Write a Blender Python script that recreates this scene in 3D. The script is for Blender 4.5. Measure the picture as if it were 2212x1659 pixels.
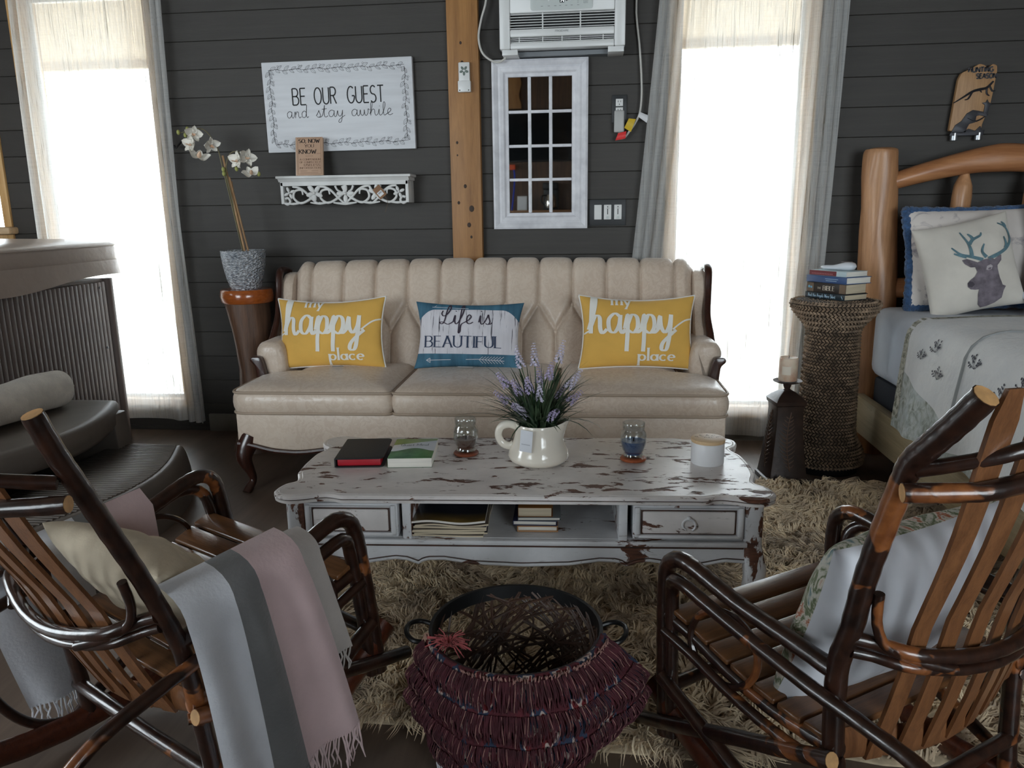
import bpy, bmesh, math, random
import numpy as np
from mathutils import Vector, Matrix

for o in list(bpy.data.objects):
    bpy.data.objects.remove(o, do_unlink=True)
SC = bpy.context.scene
COL = SC.collection
PI = math.pi
R = math.radians
random.seed(7)
RNG = np.random.default_rng(7)

# ------------------------------------------------------------------ camera
F_PX, CAM_H = 1660.0, 1.18
PITCH, YAW, ROLL = R(12.6), R(6.3), R(0.8)
cam = bpy.data.cameras.new('camera')
cam.sensor_fit = 'HORIZONTAL'
cam.sensor_width = 36.0
cam.lens = F_PX / 2212.0 * 36.0
cam.clip_start = 0.02
CAM = bpy.data.objects.new('camera', cam)
COL.objects.link(CAM)
_fw = Vector((-math.sin(YAW) * math.cos(PITCH), math.cos(YAW) * math.cos(PITCH), -math.sin(PITCH)))
_r0 = Vector((math.cos(YAW), math.sin(YAW), 0.0))
_u0 = _r0.cross(_fw)
_ri = math.cos(ROLL) * _r0 - math.sin(ROLL) * _u0
_up = math.cos(ROLL) * _u0 + math.sin(ROLL) * _r0
CAM.matrix_world = Matrix(((_ri.x, _up.x, -_fw.x, 0.0), (_ri.y, _up.y, -_fw.y, 0.0),
                           (_ri.z, _up.z, -_fw.z, CAM_H), (0, 0, 0, 1)))
SC.camera = CAM

# ------------------------------------------------------------------ world (bright overcast daylight), exposure
SC.view_settings.view_transform = 'Standard'
SC.view_settings.look = 'None'
SC.view_settings.gamma = 1.0
SC.view_settings.use_curve_mapping = False
SC.view_settings.exposure = 0.72
world = bpy.data.worlds.new('overcast_sky')
SC.world = world
world.use_nodes = True
_wn = world.node_tree.nodes
_bg = _wn['Background']
_bg.inputs['Color'].default_value = (0.89, 0.945, 1.0, 1.0)
_bg.inputs['Strength'].default_value = 7.0

SC.cycles.max_bounces = 8
SC.cycles.diffuse_bounces = 4
SC.cycles.glossy_bounces = 3
SC.cycles.transmission_bounces = 4
SC.cycles.transparent_max_bounces = 12
# daylight enters through the window openings; portals only guide the sampling of the sky
def portal(x, y, z, w, h, rot):
    l = bpy.data.lights.new('window_portal', 'AREA')
    l.shape = 'RECTANGLE'; l.size = w; l.size_y = h
    l.cycles.is_portal = True
    o = bpy.data.objects.new('window_portal', l)
    o.location = (x, y, z); o.rotation_euler = rot
    COL.objects.link(o)
# openings: (x0, x1, z0, z1) in the back wall, likewise in the front wall, (y0, y1, z0, z1) in the side wall
BACK_OPEN = [(-4.3, -3.20, 1.16, 2.2), (-2.98, -2.27, 0.16, 2.31), (0.37, 0.99, 0.16, 2.31)]
FRONT_OPEN = [(-4.5, -1.95, 0.6, 2.3), (1.1, 3.3, 0.6, 2.3)]
LEFT_OPEN = [(0.2, 1.9, 0.35, 2.25)]
W_Y, F_Y, L_X, R_X, CEIL = 3.97, -1.75, -5.0, 3.6, 2.75
for a in BACK_OPEN:
    portal((a[0] + a[1]) / 2, W_Y + 0.12, (a[2] + a[3]) / 2, a[1] - a[0], a[3] - a[2], (R(-90), 0, 0))
for a in FRONT_OPEN:
    portal((a[0] + a[1]) / 2, F_Y - 0.1, (a[2] + a[3]) / 2, a[1] - a[0], a[3] - a[2], (R(90), 0, 0))
for a in LEFT_OPEN:
    portal(L_X - 0.1, (a[0] + a[1]) / 2, (a[2] + a[3]) / 2, a[1] - a[0], a[3] - a[2], (R(90), 0, R(-90)))

# ------------------------------------------------------------------ materials
def srgb(c):
    return tuple(((v / 255.0) / 12.92 if v / 255.0 <= 0.04045 else ((v / 255.0 + 0.055) / 1.055) ** 2.4) for v in c)
_mats = {}
class NT:
    """small node-tree helper around one material"""
    def __init__(s, name):
        s.m = bpy.data.materials.new(name)
        s.m.use_nodes = True
        s.t = s.m.node_tree
        s.n = s.t.nodes
        s.b = s.n['Principled BSDF']
        s.out = s.n['Material Output']
        s.tc = s.n.new('ShaderNodeTexCoord')
    def new(s, typ, **kw):
        x = s.n.new(typ)
        for k, v in kw.items():
            if k in x.inputs.keys() if hasattr(x.inputs, 'keys') else False:
                x.inputs[k].default_value = v
            else:
                setattr(x, k, v)
        return x
    def link(s, a, b):
        s.t.links.new(a, b)
    def coords(s, scale=(1, 1, 1), rot=(0, 0, 0), src='Object'):
        mp = s.n.new('ShaderNodeMapping')
        mp.inputs['Scale'].default_value = scale
        mp.inputs['Rotation'].default_value = rot
        s.link(s.tc.outputs[src], mp.inputs['Vector'])
        return mp.outputs['Vector']
    def noise(s, vec, scale=5, detail=4, rough=0.55, dist=0.0):
        x = s.n.new('ShaderNodeTexNoise')
        x.inputs['Scale'].default_value = scale
        x.inputs['Detail'].default_value = detail
        x.inputs['Roughness'].default_value = rough
        x.inputs['Distortion'].default_value = dist
        s.link(vec, x.inputs['Vector'])
        return x.outputs['Fac']
    def ramp(s, fac, stops, interp='LINEAR'):
        x = s.n.new('ShaderNodeValToRGB')
        x.color_ramp.interpolation = interp
        els = x.color_ramp.elements
        while len(els) < len(stops):
            els.new(0.5)
        for e, (p, c) in zip(els, stops):
            e.position = p
            e.color = (*(srgb(c) if max(c) > 1.0 or len(c) == 3 else c), 1.0)
        s.link(fac, x.inputs['Fac'])
        return x.outputs['Color']
    def val(s, fac, lo0, hi0, lo1, hi1):
        x = s.n.new('ShaderNodeMapRange')
        x.inputs['From Min'].default_value = lo0; x.inputs['From Max'].default_value = hi0
        x.inputs['To Min'].default_value = lo1; x.inputs['To Max'].default_value = hi1
        s.link(fac, x.inputs['Value'])
        return x.outputs['Result']
    def math(s, op, a, b=None):
        x = s.n.new('ShaderNodeMath'); x.operation = op
        for i, v in enumerate((a, b)):
            if v is None: continue
            if isinstance(v, (int, float)): x.inputs[i].default_value = v
            else: s.link(v, x.inputs[i])
        return x.outputs[0]
    def mix(s, fac, a, b):
        x = s.n.new('ShaderNodeMix'); x.data_type = 'RGBA'
        for k, v in ((0, fac), (6, a), (7, b)):
            if isinstance(v, tuple): x.inputs[k].default_value = (*srgb(v), 1.0)
            elif isinstance(v, (int, float)): x.inputs[k].default_value = v
            else: s.link(v, x.inputs[k])
        return x.outputs[2]
    def bump(s, h, strength=0.3, dist=0.01):
        x = s.n.new('ShaderNodeBump')
        x.inputs['Strength'].default_value = strength
        x.inputs['Distance'].default_value = dist
        s.link(h, x.inputs['Height'])
        s.link(x.outputs['Normal'], s.b.inputs['Normal'])
    def set(s, **kw):
        for k, v in kw.items():
            k = k.replace('_', ' ')
            i = s.b.inputs[k]
            if hasattr(v, 'is_linked') or hasattr(v, 'links'): s.link(v, i)
            elif isinstance(v, tuple) and len(v) == 3: i.default_value = (*v, 1.0)
            else: i.default_value = v

def M(name, col, rough=0.5, metal=0.0, var=0.0, vscale=6.0, stretch=(1, 1, 1), bump=0.0, bscale=60.0, bdist=0.004,
      sheen=0.0, coat=0.0, spec=0.5, src='Object', var2=None):
    """plain procedural material: base colour with noise variation and fine relief"""
    if name in _mats: return _mats[name]
    t = NT(name)
    t.set(Roughness=rough, Metallic=metal)
    t.b.inputs['Specular IOR Level'].default_value = spec
    if sheen: t.set(Sheen_Weight=sheen)
    if coat: t.set(Coat_Weight=coat, Coat_Roughness=0.12)
    v = t.coords(stretch, src=src)
    if var > 0:
        n = t.noise(v, vscale, 5)
        lo = tuple(max(0, c * (1 - var)) for c in col); hi = tuple(min(255, c * (1 + var * 0.7)) for c in col)
        if var2: hi = var2
        t.link(t.ramp(n, [(0.3, lo), (0.7, hi)]), t.b.inputs['Base Color'])
    else:
        n = t.noise(v, vscale, 3)
        lo = tuple(c * 0.97 for c in col)
        t.link(t.ramp(n, [(0.35, lo), (0.65, col)]), t.b.inputs['Base Color'])
    if bump > 0:
        t.bump(t.noise(v, bscale, 4), bump, bdist)
    _mats[name] = t.m
    return t.m

# ------------------------------------------------------------------ mesh helpers
class MB:
    """collects geometry for ONE mesh object"""
    def __init__(s): s.v, s.f = [], []
    def add(s, verts, faces):
        o = len(s.v)
        s.v.extend([tuple(map(float, p)) for p in verts])
        s.f.extend([tuple(i + o for i in f) for f in faces])
        return s
    def mesh(s, name, smooth=True, angle=40):
        m = bpy.data.meshes.new(name)
        m.from_pydata(s.v, [], s.f)
        m.validate()
        m.update()
        if smooth and len(m.polygons):
            m.polygons.foreach_set('use_smooth', [True] * len(m.polygons))
            m.set_sharp_from_angle(angle=R(angle))
        return m
    def xf(s, fn):
        s.v = [tuple(fn(Vector(p))) for p in s.v]
        return s
    # --- primitives
    def box(s, x0, x1, y0, y1, z0, z1, bev=0.0, seg=2):
        x0, x1 = min(x0, x1), max(x0, x1); y0, y1 = min(y0, y1), max(y0, y1); z0, z1 = min(z0, z1), max(z0, z1)
        if bev <= 0:
            v = [(x, y, z) for x in (x0, x1) for y in (y0, y1) for z in (z0, z1)]
            return s.add(v, [(0, 1, 3, 2), (4, 6, 7, 5), (0, 4, 5, 1), (2, 3, 7, 6), (0, 2, 6, 4), (1, 5, 7, 3)])
        bm = bmesh.new()
        bmesh.ops.create_cube(bm, size=1.0)
        for p in bm.verts:
            p.co = Vector(((x0 + x1) / 2 + p.co.x * (x1 - x0), (y0 + y1) / 2 + p.co.y * (y1 - y0), (z0 + z1) / 2 + p.co.z * (z1 - z0)))
        b = min(bev, 0.49 * min(x1 - x0, y1 - y0, z1 - z0))
        bmesh.ops.bevel(bm, geom=list(bm.edges), offset=b, segments=seg, affect='EDGES', profile=0.5)
        return s.frombm(bm)
    def frombm(s, bm):
        bm.verts.index_update()
        s.add([p.co[:] for p in bm.verts], [[p.index for p in f.verts] for f in bm.faces])
        bm.free()
        return s
    def prism(s, poly, d0, d1, axis='y', bev=0.0):
        """extrude a 2-D outline; axis = direction of extrusion (y: poly is x,z; z: poly is x,y; x: poly is y,z)"""
        bm = bmesh.new()
        def P(p, d):
            return {'y': (p[0], d, p[1]), 'z': (p[0], p[1], d), 'x': (d, p[0], p[1])}[axis]
        a = [bm.verts.new(P(p, d0)) for p in poly]
        b = [bm.verts.new(P(p, d1)) for p in poly]
        n = len(poly)
        f0 = bm.faces.new(a); f1 = bm.faces.new(b[::-1])
        for i in range(n):
            bm.faces.new((a[i], b[i], b[(i + 1) % n], a[(i + 1) % n]))
        bmesh.ops.recalc_face_normals(bm, faces=bm.faces)
        if bev > 0:
            ed = [e for e in bm.edges if (f0 in e.link_faces) != (f1 in e.link_faces)]
            bmesh.ops.bevel(bm, geom=ed, offset=bev, segments=2, affect='EDGES', profile=0.5)
        bmesh.ops.triangulate(bm, faces=[f for f in bm.faces if len(f.verts) > 4])
        return s.frombm(bm)
    def tube(s, pts, rad, seg=10, closed=False, caps=True, smooth=0, flat=1.0, up=None, jitter=0.0):
        """sweep a circle along points; rad: number or list; flat squashes along the frame's second axis"""
        P = [Vector(p) for p in pts]
        if not hasattr(rad, '__len__'): rad = [rad] * len(P)
        rad = list(rad)
        if smooth: P, rad = spline(P, smooth, closed, rad)
        n = len(P)
        T = []
        for i in range(n):
            a = P[(i - 1) % n] if (closed or i > 0) else P[i]
            b = P[(i + 1) % n] if (closed or i < n - 1) else P[i]
            d = (b - a)
            T.append(d.normalized() if d.length > 1e-9 else Vector((0, 0, 1)))
        ref = Vector(up) if up is not None else (Vector((0, 0, 1)) if abs(T[0].z) < 0.9 else Vector((1, 0, 0)))
        nrm = (ref - T[0] * ref.dot(T[0])).normalized()
        vs = []
        for i in range(n):
            if i:
                if up is not None:
                    q = ref - T[i] * ref.dot(T[i])
                    nrm = q.normalized() if q.length > 1e-6 else nrm
                else:
                    nrm = (nrm - T[i] * nrm.dot(T[i])).normalized()
            bi = T[i].cross(nrm)
            r = rad[i] * (1 + jitter * math.sin(i * 2.3) if jitter else 1)
            for k in range(seg):
                a = 2 * PI * k / seg
                vs.append(P[i] + bi * (math.cos(a) * r) + nrm * (math.sin(a) * r * flat))
        fs = []
        for i in range(n if closed else n - 1):
            j = (i + 1) % n
            for k in range(seg):
                l = (k + 1) % seg
                fs.append((i * seg + k, i * seg + l, j * seg + l, j * seg + k))
        if caps and not closed:
            fs.append(tuple(range(seg))[::-1])
            fs.append(tuple((n - 1) * seg + k for k in range(seg)))
        return s.add(vs, fs)
    def lathe(s, prof, seg=24, c=(0, 0, 0), sx=1.0, sy=1.0, caps=True, a0=0.0, a1=2 * PI):
        """revolve (radius, z) pairs about the vertical through c"""
        full = abs(a1 - a0 - 2 * PI) < 1e-6
        m = seg if full else seg + 1
        vs = []
        for r, z in prof:
            for k in range(m):
                a = a0 + (a1 - a0) * k / seg
                vs.append((c[0] + r * math.cos(a) * sx, c[1] + r * math.sin(a) * sy, c[2] + z))
        fs = []
        for i in range(len(prof) - 1):
            for k in range(seg):
                l = (k + 1) % m
                fs.append((i * m + k, i * m + l, (i + 1) * m + l, (i + 1) * m + k))
        if caps and full:
            if prof[0][0] > 1e-5: fs.append(tuple(range(m))[::-1])
            if prof[-1][0] > 1e-5: fs.append(tuple((len(prof) - 1) * m + k for k in range(m)))
        return s.add(vs, fs)
    def grid(s, fn, nu, nv, closeu=False):
        vs = [fn(i / (nu if closeu else nu - 1), j / (nv - 1)) for j in range(nv) for i in range(nu)]
        fs = []
        for j in range(nv - 1):
            for i in range(nu if closeu else nu - 1):
                k = (i + 1) % nu
                fs.append((j * nu + i, j * nu + k, (j + 1) * nu + k, (j + 1) * nu + i))
        return s.add(vs, fs)
    def sphere(s, c, r, seg=12, rings=8, sx=1, sy=1, sz=1):
        return s.lathe([(max(1e-4, r * math.sin(PI * i / rings)), -r * math.cos(PI * i / rings) * sz) for i in range(rings + 1)], seg, c, sx, sy, caps=False)
    def ribbon(s, strokes, width, fn, off=0.0006, thick=None, smooth=0):
        """flat lettering: strokes in (u,v) mapped to a surface by fn(u, v, lift)"""
        for st in strokes:
            P = [Vector((p[0], p[1], 0)) for p in st]
            if smooth and len(P) > 2: P, _ = spline(P, smooth, False, [0] * len(P))
            elif len(P) == 2: P = [P[0].lerp(P[1], k / 4) for k in range(5)]
            n = len(P); vs = []; fs = []
            for i in range(n):
                a, b = P[max(0, i - 1)], P[min(n - 1, i + 1)]
                d = b - a
                d = d.normalized() if d.length > 1e-9 else Vector((1, 0, 0))
                q = Vector((-d.y, d.x, 0))
                w = width(d, i / max(1, n - 1)) if callable(width) else width
                for sg in (-0.5, 0.5):
                    p = P[i] + q * (w * sg)
                    vs.append(fn(p.x, p.y, off))
            for i in range(n - 1):
                fs.append((2 * i, 2 * i + 2, 2 * i + 3, 2 * i + 1))
            s.add(vs, fs)
        return s
    def disc(s, fn, c, r, off=0.0006, seg=10):
        vs = [fn(c[0], c[1], off)] + [fn(c[0] + r * math.cos(2 * PI * k / seg), c[1] + r * math.sin(2 * PI * k / seg), off) for k in range(seg)]
        return s.add(vs, [(0, 1 + k, 1 + (k + 1) % seg) for k in range(seg)])
    def poly(s, fn, pts, off=0.0006, step=None):
        """flat filled outline laid on a surface, subdivided so that it follows it"""
        bm = bmesh.new()
        f = bm.faces.new([bm.verts.new((p[0], p[1], 0)) for p in pts])
        bmesh.ops.triangulate(bm, faces=[f])
        if step:
            for _ in range(6):
                ed = [e for e in bm.edges if e.calc_length() > step]
                if not ed: break
                bmesh.ops.subdivide_edges(bm, edges=ed, cuts=1)
                bmesh.ops.triangulate(bm, faces=[f for f in bm.faces if len(f.verts) > 3])
        for p in bm.verts: p.co = Vector(fn(p.co.x, p.co.y, off))
        return s.frombm(bm)

def spline(P, sub, closed, rad):
    n = len(P); out = []; ro = []
    for i in range(n if closed else n - 1):
        def g(k):
            return P[k % n] if closed else P[max(0, min(n - 1, k))]
        def h(k):
            return rad[k % n] if closed else rad[max(0, min(n - 1, k))]
        a, b, c, d = g(i - 1), g(i), g(i + 1), g(i + 2)
        for k in range(sub):
            t = k / sub
            out.append(0.5 * ((2 * b) + (c - a) * t + (2 * a - 5 * b + 4 * c - d) * t * t + (3 * b - a - 3 * c + d) * t ** 3))
            ro.append(h(i) * (1 - t) + h(i + 1) * t)
    if not closed:
        out.append(P[-1].copy()); ro.append(rad[-1])
    return out, ro

def obj(name, mb, mat, parent=None, smooth=True, angle=40, kind=None, label=None):
    me = mb.mesh(name, smooth, angle) if isinstance(mb, MB) else mb
    o = bpy.data.objects.new(name, me)
    COL.objects.link(o)
    if mat is not None and not len(me.materials): me.materials.append(mat)
    if parent is not None: o.parent = parent
    if kind: o['kind'] = kind
    if label: o['label'] = label
    return o
def tag(o, label, cat, group=None, kind=None):
    o['label'] = label; o['category'] = cat
    if group: o['group'] = group
    if kind: o['kind'] = kind
    return o
def thing(name, label, cat, loc=(0, 0, 0), rotz=0.0, group=None):
    o = bpy.data.objects.new(name, None)
    o.empty_display_size = 0.05
    COL.objects.link(o)
    o.location = loc; o.rotation_euler = (0, 0, rotz)
    return tag(o, label, cat, group)
def place(o, loc=(0, 0, 0), rot=(0, 0, 0), parent=None):
    o.location = loc; o.rotation_euler = rot
    if parent is not None: o.parent = parent
    return o
def inst(src, parent, loc=(0, 0, 0), rot=(0, 0, 0), scale=(1, 1, 1)):
    """another object sharing the mesh of src"""
    o = src.copy(); COL.objects.link(o)
    o.parent = parent; o.location = loc; o.rotation_euler = rot; o.scale = scale
    return o
def frame_fn(o, ex, ey):
    """planar surface map for lettering: origin, unit vectors along u and v"""
    o, ex, ey = Vector(o), Vector(ex), Vector(ey)
    n = ex.cross(ey).normalized()
    return lambda u, v, l: o + ex * u + ey * v + n * l
def smoothstep(a, b, x):
    t = max(0.0, min(1.0, (x - a) / (b - a)))
    return t * t * (3 - 2 * t)
# ------------------------------------------------------------------ hand-drawn letter shapes (strokes in a unit em)
def arc(cx, cy, rx, ry, a0, a1, n=10):
    return [(cx + rx * math.cos(R(a0 + (a1 - a0) * i / n)), cy + ry * math.sin(R(a0 + (a1 - a0) * i / n))) for i in range(n + 1)]
CAPS = {
 'A': (.66, [[(0, 0), (.33, 1)], [(.33, 1), (.66, 0)], [(.13, .34), (.53, .34)]]),
 'B': (.56, [[(0, 0), (0, 1)], [(0, 1), (.28, 1)] + arc(.28, .76, .22, .24, 90, -90)[1:] + [(0, .52)], [(.28, .52)] + arc(.28, .26, .27, .26, 90, -90)[1:] + [(0, 0)]]),
 'C': (.62, [arc(.34, .5, .34, .5, 50, 310, 16)]),
 'D': (.62, [[(0, 0), (0, 1)], [(0, 1), (.22, 1)] + arc(.22, .5, .40, .5, 90, -90, 14)[1:] + [(0, 0)]]),
 'E': (.48, [[(0, 0), (0, 1)], [(0, 1), (.48, 1)], [(0, .52), (.4, .52)], [(0, 0), (.48, 0)]]),
 'F': (.46, [[(0, 0), (0, 1)], [(0, 1), (.46, 1)], [(0, .52), (.38, .52)]]),
 'G': (.64, [arc(.34, .5, .34, .5, 50, 340, 18) + [(.66, .44)], [(.42, .44), (.66, .44)]]),
 'H': (.58, [[(0, 0), (0, 1)], [(.58, 0), (.58, 1)], [(0, .52), (.58, .52)]]),
 'I': (.06, [[(.03, 0), (.03, 1)]]),
 'J': (.4, [[(.38, 1), (.38, .25)] + arc(.19, .22, .19, .22, 0, -170)]),
 'K': (.56, [[(0, 0), (0, 1)], [(.54, 1), (0, .42)], [(.16, .58), (.56, 0)]]),
 'L': (.46, [[(0, 1), (0, 0)], [(0, 0), (.46, 0)]]),
 'M': (.76, [[(0, 0), (0, 1)], [(0, 1), (.38, .2)], [(.38, .2), (.76, 1)], [(.76, 1), (.76, 0)]]),
 'N': (.6, [[(0, 0), (0, 1)], [(0, 1), (.6, 0)], [(.6, 0), (.6, 1)]]),
 'O': (.7, [arc(.35, .5, .35, .5, 90, 450, 22)]),
 'P': (.52, [[(0, 0), (0, 1)], [(0, 1), (.26, 1)] + arc(.26, .74, .26, .26, 90, -90)[1:] + [(0, .48)]]),
 'Q': (.7, [arc(.35, .5, .35, .5, 90, 450, 22), [(.42, .22), (.72, -.1)]]),
 'R': (.56, [[(0, 0), (0, 1)], [(0, 1), (.28, 1)] + arc(.28, .75, .25, .25, 90, -90)[1:] + [(0, .5)], [(.26, .5), (.56, 0)]]),
 'S': (.52, [arc(.26, .75, .24, .25, 35, 270, 12) + arc(.26, .25, .26, .25, 90, -145, 12)[1:]]),
 'T': (.58, [[(0, 1), (.58, 1)], [(.29, 1), (.29, 0)]]),
 'U': (.58, [[(0, 1), (0, .3)] + arc(.29, .3, .29, .3, 180, 360, 12)[1:] + [(.58, 1)]]),
 'V': (.6, [[(0, 1), (.3, 0)], [(.3, 0), (.6, 1)]]),
 'W': (.86, [[(0, 1), (.22, 0)], [(.22, 0), (.43, .8)], [(.43, .8), (.64, 0)], [(.64, 0), (.86, 1)]]),
 'Y': (.6, [[(0, 1), (.3, .48)], [(.6, 1), (.3, .48)], [(.3, .48), (.3, 0)]]),
 ',': (.1, [[(.06, .08), (.0, -.16)]]),
 '.': (.1, [[(.02, .0), (.08, .0), (.08, .06)]]),
 # upright lower case
 'a': (.44, [arc(.2, .22, .2, .23, 20, 340, 14), [(.42, .46), (.42, 0)]]),
 'c': (.4, [arc(.22, .22, .22, .23, 45, 315, 14)]),
 'd': (.46, [arc(.2, .22, .2, .23, 20, 340, 14), [(.43, 1), (.43, 0)]]),
 'e': (.44, [[(.02, .24), (.42, .24)] + arc(.22, .22, .21, .24, 5, 310, 14)]),
 'g': (.44, [arc(.2, .22, .2, .23, 20, 340, 14), [(.42, .46), (.42, -.15)] + arc(.22, -.15, .2, .18, 0, -160, 8)]),
 'h': (.44, [[(0, 0), (0, 1)], [(0, .2)] + arc(.21, .25, .2, .2, 160, 0, 8) + [(.41, 0)]]),
 'i': (.08, [[(.04, 0), (.04, .46)], [(.04, .64), (.04, .72)]]),
 'l': (.08, [[(.04, 0), (.04, 1)]]),
 'm': (.68, [[(0, 0), (0, .46)], [(0, .2)] + arc(.16, .28, .16, .18, 160, 0, 8) + [(.32, 0)], [(.32, .2)] + arc(.5, .28, .17, .18, 160, 0, 8) + [(.67, 0)]]),
 'n': (.44, [[(0, 0), (0, .46)], [(0, .2)] + arc(.21, .25, .2, .2, 160, 0, 8) + [(.41, 0)]]),
 'o': (.44, [arc(.22, .22, .21, .23, 90, 450, 16)]),
 'p': (.46, [[(.02, -.38), (.02, .46)], arc(.24, .22, .21, .23, 160, -160, 14)]),
 'r': (.3, [[(0, 0), (0, .46)], [(0, .22)] + arc(.2, .26, .19, .2, 160, 60, 6)]),
 's': (.36, [arc(.18, .345, .15, .11, 30, 270, 8) + arc(.18, .115, .17, .12, 90, -150, 8)[1:]]),
 't': (.3, [[(.12, .75), (.12, .1)] + arc(.22, .1, .1, .1, 180, 290, 6)[1:], [(0, .46), (.28, .46)]]),
 'u': (.44, [[(0, .46), (0, .2)] + arc(.2, .2, .2, .2, 180, 350, 8)[1:], [(.41, .46), (.41, 0)]]),
 'y': (.44, [[(0, .46), (.21, .02)], [(.43, .46), (.12, -.36)]]),
 'W ': (.86, []),
}
# joined handwriting: x-height .5
CURS = {
 'a': (.60, [[(.42, .44), (.26, .52), (.08, .36), (.10, .08), (.26, .02), (.40, .22), (.44, .48)], [(.44, .48), (.43, .14), (.50, .0), (.60, .1)]]),
 'n': (.58, [[(0, .1), (.06, .38), (.12, .47), (.13, .3), (.12, 0)], [(.13, .22), (.24, .46), (.36, .43), (.38, .16), (.45, 0), (.58, .1)]]),
 'd': (.60, [[(.42, .42), (.26, .52), (.08, .36), (.10, .08), (.26, .02), (.40, .24), (.50, .98)], [(.50, .98), (.44, .5), (.43, .14), (.50, 0), (.60, .1)]]),
 's': (.42, [[(0, .1), (.14, .36), (.2, .52), (.24, .36), (.3, .14), (.2, .0), (.06, .05)], [(.2, 0), (.32, .02), (.42, .1)]]),
 't': (.40, [[(0, .1), (.12, .5), (.2, .92), (.15, .4), (.16, .08), (.26, 0), (.40, .1)], [(.0, .60), (.34, .64)]]),
 'y': (.58, [[(0, .1), (.07, .46), (.1, .18), (.22, .02), (.36, .2), (.42, .5)], [(.42, .5), (.38, .05), (.28, -.4), (.12, -.42), (.18, -.22), (.58, .1)]]),
 'w': (.70, [[(0, .1), (.06, .46), (.09, .14), (.2, .02), (.31, .2), (.33, .46), (.36, .12), (.46, .02), (.57, .2), (.6, .5), (.70, .42)]]),
 'h': (.56, [[(0, .1), (.16, .62), (.2, .95), (.11, .98), (.08, .6), (.06, 0)], [(.07, .2), (.2, .46), (.33, .42), (.35, .14), (.42, 0), (.56, .1)]]),
 'i': (.30, [[(0, .1), (.09, .47), (.09, .14), (.16, 0), (.30, .1)], [(.12, .68), (.14, .72)]]),
 'l': (.30, [[(0, .1), (.18, .62), (.2, .95), (.11, .96), (.07, .5), (.1, .08), (.18, 0), (.30, .1)]]),
 'e': (.42, [[(0, .1), (.2, .24), (.3, .4), (.2, .51), (.08, .36), (.09, .1), (.22, 0), (.42, .1)]]),
 'p': (.54, [[(0, .12), (.1, .5), (.09, .1), (.06, -.48)], [(.09, .22), (.22, .48), (.38, .42), (.40, .16), (.27, .01), (.1, .08)], [(.3, .02), (.42, .02), (.54, .12)]]),
 'f': (.36, [[(0, .1), (.22, .62), (.26, .98), (.16, .96), (.08, .4), (.0, -.42), (.08, -.42), (.14, -.05), (.36, .1)]]),
 'L': (.62, [[(.04, .72), (-.02, .55), (.1, .42), (.3, .55), (.46, .86), (.4, 1.02), (.28, .8), (.16, .2), (.02, .0), (-.12, .08), (.06, .1), (.34, -.02), (.62, .12)]]),
}
def set_text(txt, font=CAPS, h=1.0, track=0.16, space=0.38, width=None):
    """strokes for one line starting at 0,0; width rescales the advance so the line fits"""
    x = 0.0; out = []
    for ch in txt:
        if ch == ' ':
            x += space; continue
        w, st = font[ch]
        for s in st: out.append([(x + p[0], p[1]) for p in s])
        x += w + track
    x -= track
    k = 1.0 if width is None else width / (x * h)
    return [[(p[0] * h * k, p[1] * h) for p in s] for s in out], x * h * k
def serifs(strokes, h, sw):
    """little feet where straight uprights end"""
    out = []
    for s in strokes:
        for a, b in ((s[0], s[1]), (s[-1], s[-2])):
            dx, dy = abs(a[0] - b[0]), abs(a[1] - b[1])
            if dy > dx * 1.1 and dy > 0.05 * h and (abs(a[1]) < 0.03 * h or abs(a[1] - h) < 0.03 * h or abs(a[1] - 0.46 * h) < 0.02 * h or a[1] < -0.3 * h):
                out.append([(a[0] - sw, a[1]), (a[0] + sw, a[1])])
    return out
def move(strokes, dx, dy, rot=0.0):
    c, s = math.cos(rot), math.sin(rot)
    return [[(dx + p[0] * c - p[1] * s, dy + p[0] * s + p[1] * c) for p in st] for st in strokes]
def pen(thin, thick, slant=0.0):
    """broad-nib width: uprights thick, level strokes thin"""
    return lambda d, t: thin + (thick - thin) * abs(d.y) ** 1.3
def letter(mb, txt, fn, x, y, h, w=None, sw=None, serif=False, center=True, track=0.16, font=CAPS, smooth=0, rot=0.0, space=0.38, off=0.0006):
    st, W = set_text(txt, font, h, track, space, w)
    sw = sw or h * 0.1
    dx = x - (W / 2 if center else 0)
    if serif:
        sf = serifs(st, h, h * 0.13)
        mb.ribbon(move(st, dx, y, rot), pen(sw * 0.45, sw * 1.25), fn, off, smooth=smooth)
        mb.ribbon(move(sf, dx, y, rot), sw * 0.45, fn, off)
    else:
        mb.ribbon(move(st, dx, y, rot), sw, fn, off, smooth=smooth)
    return mb
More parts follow.
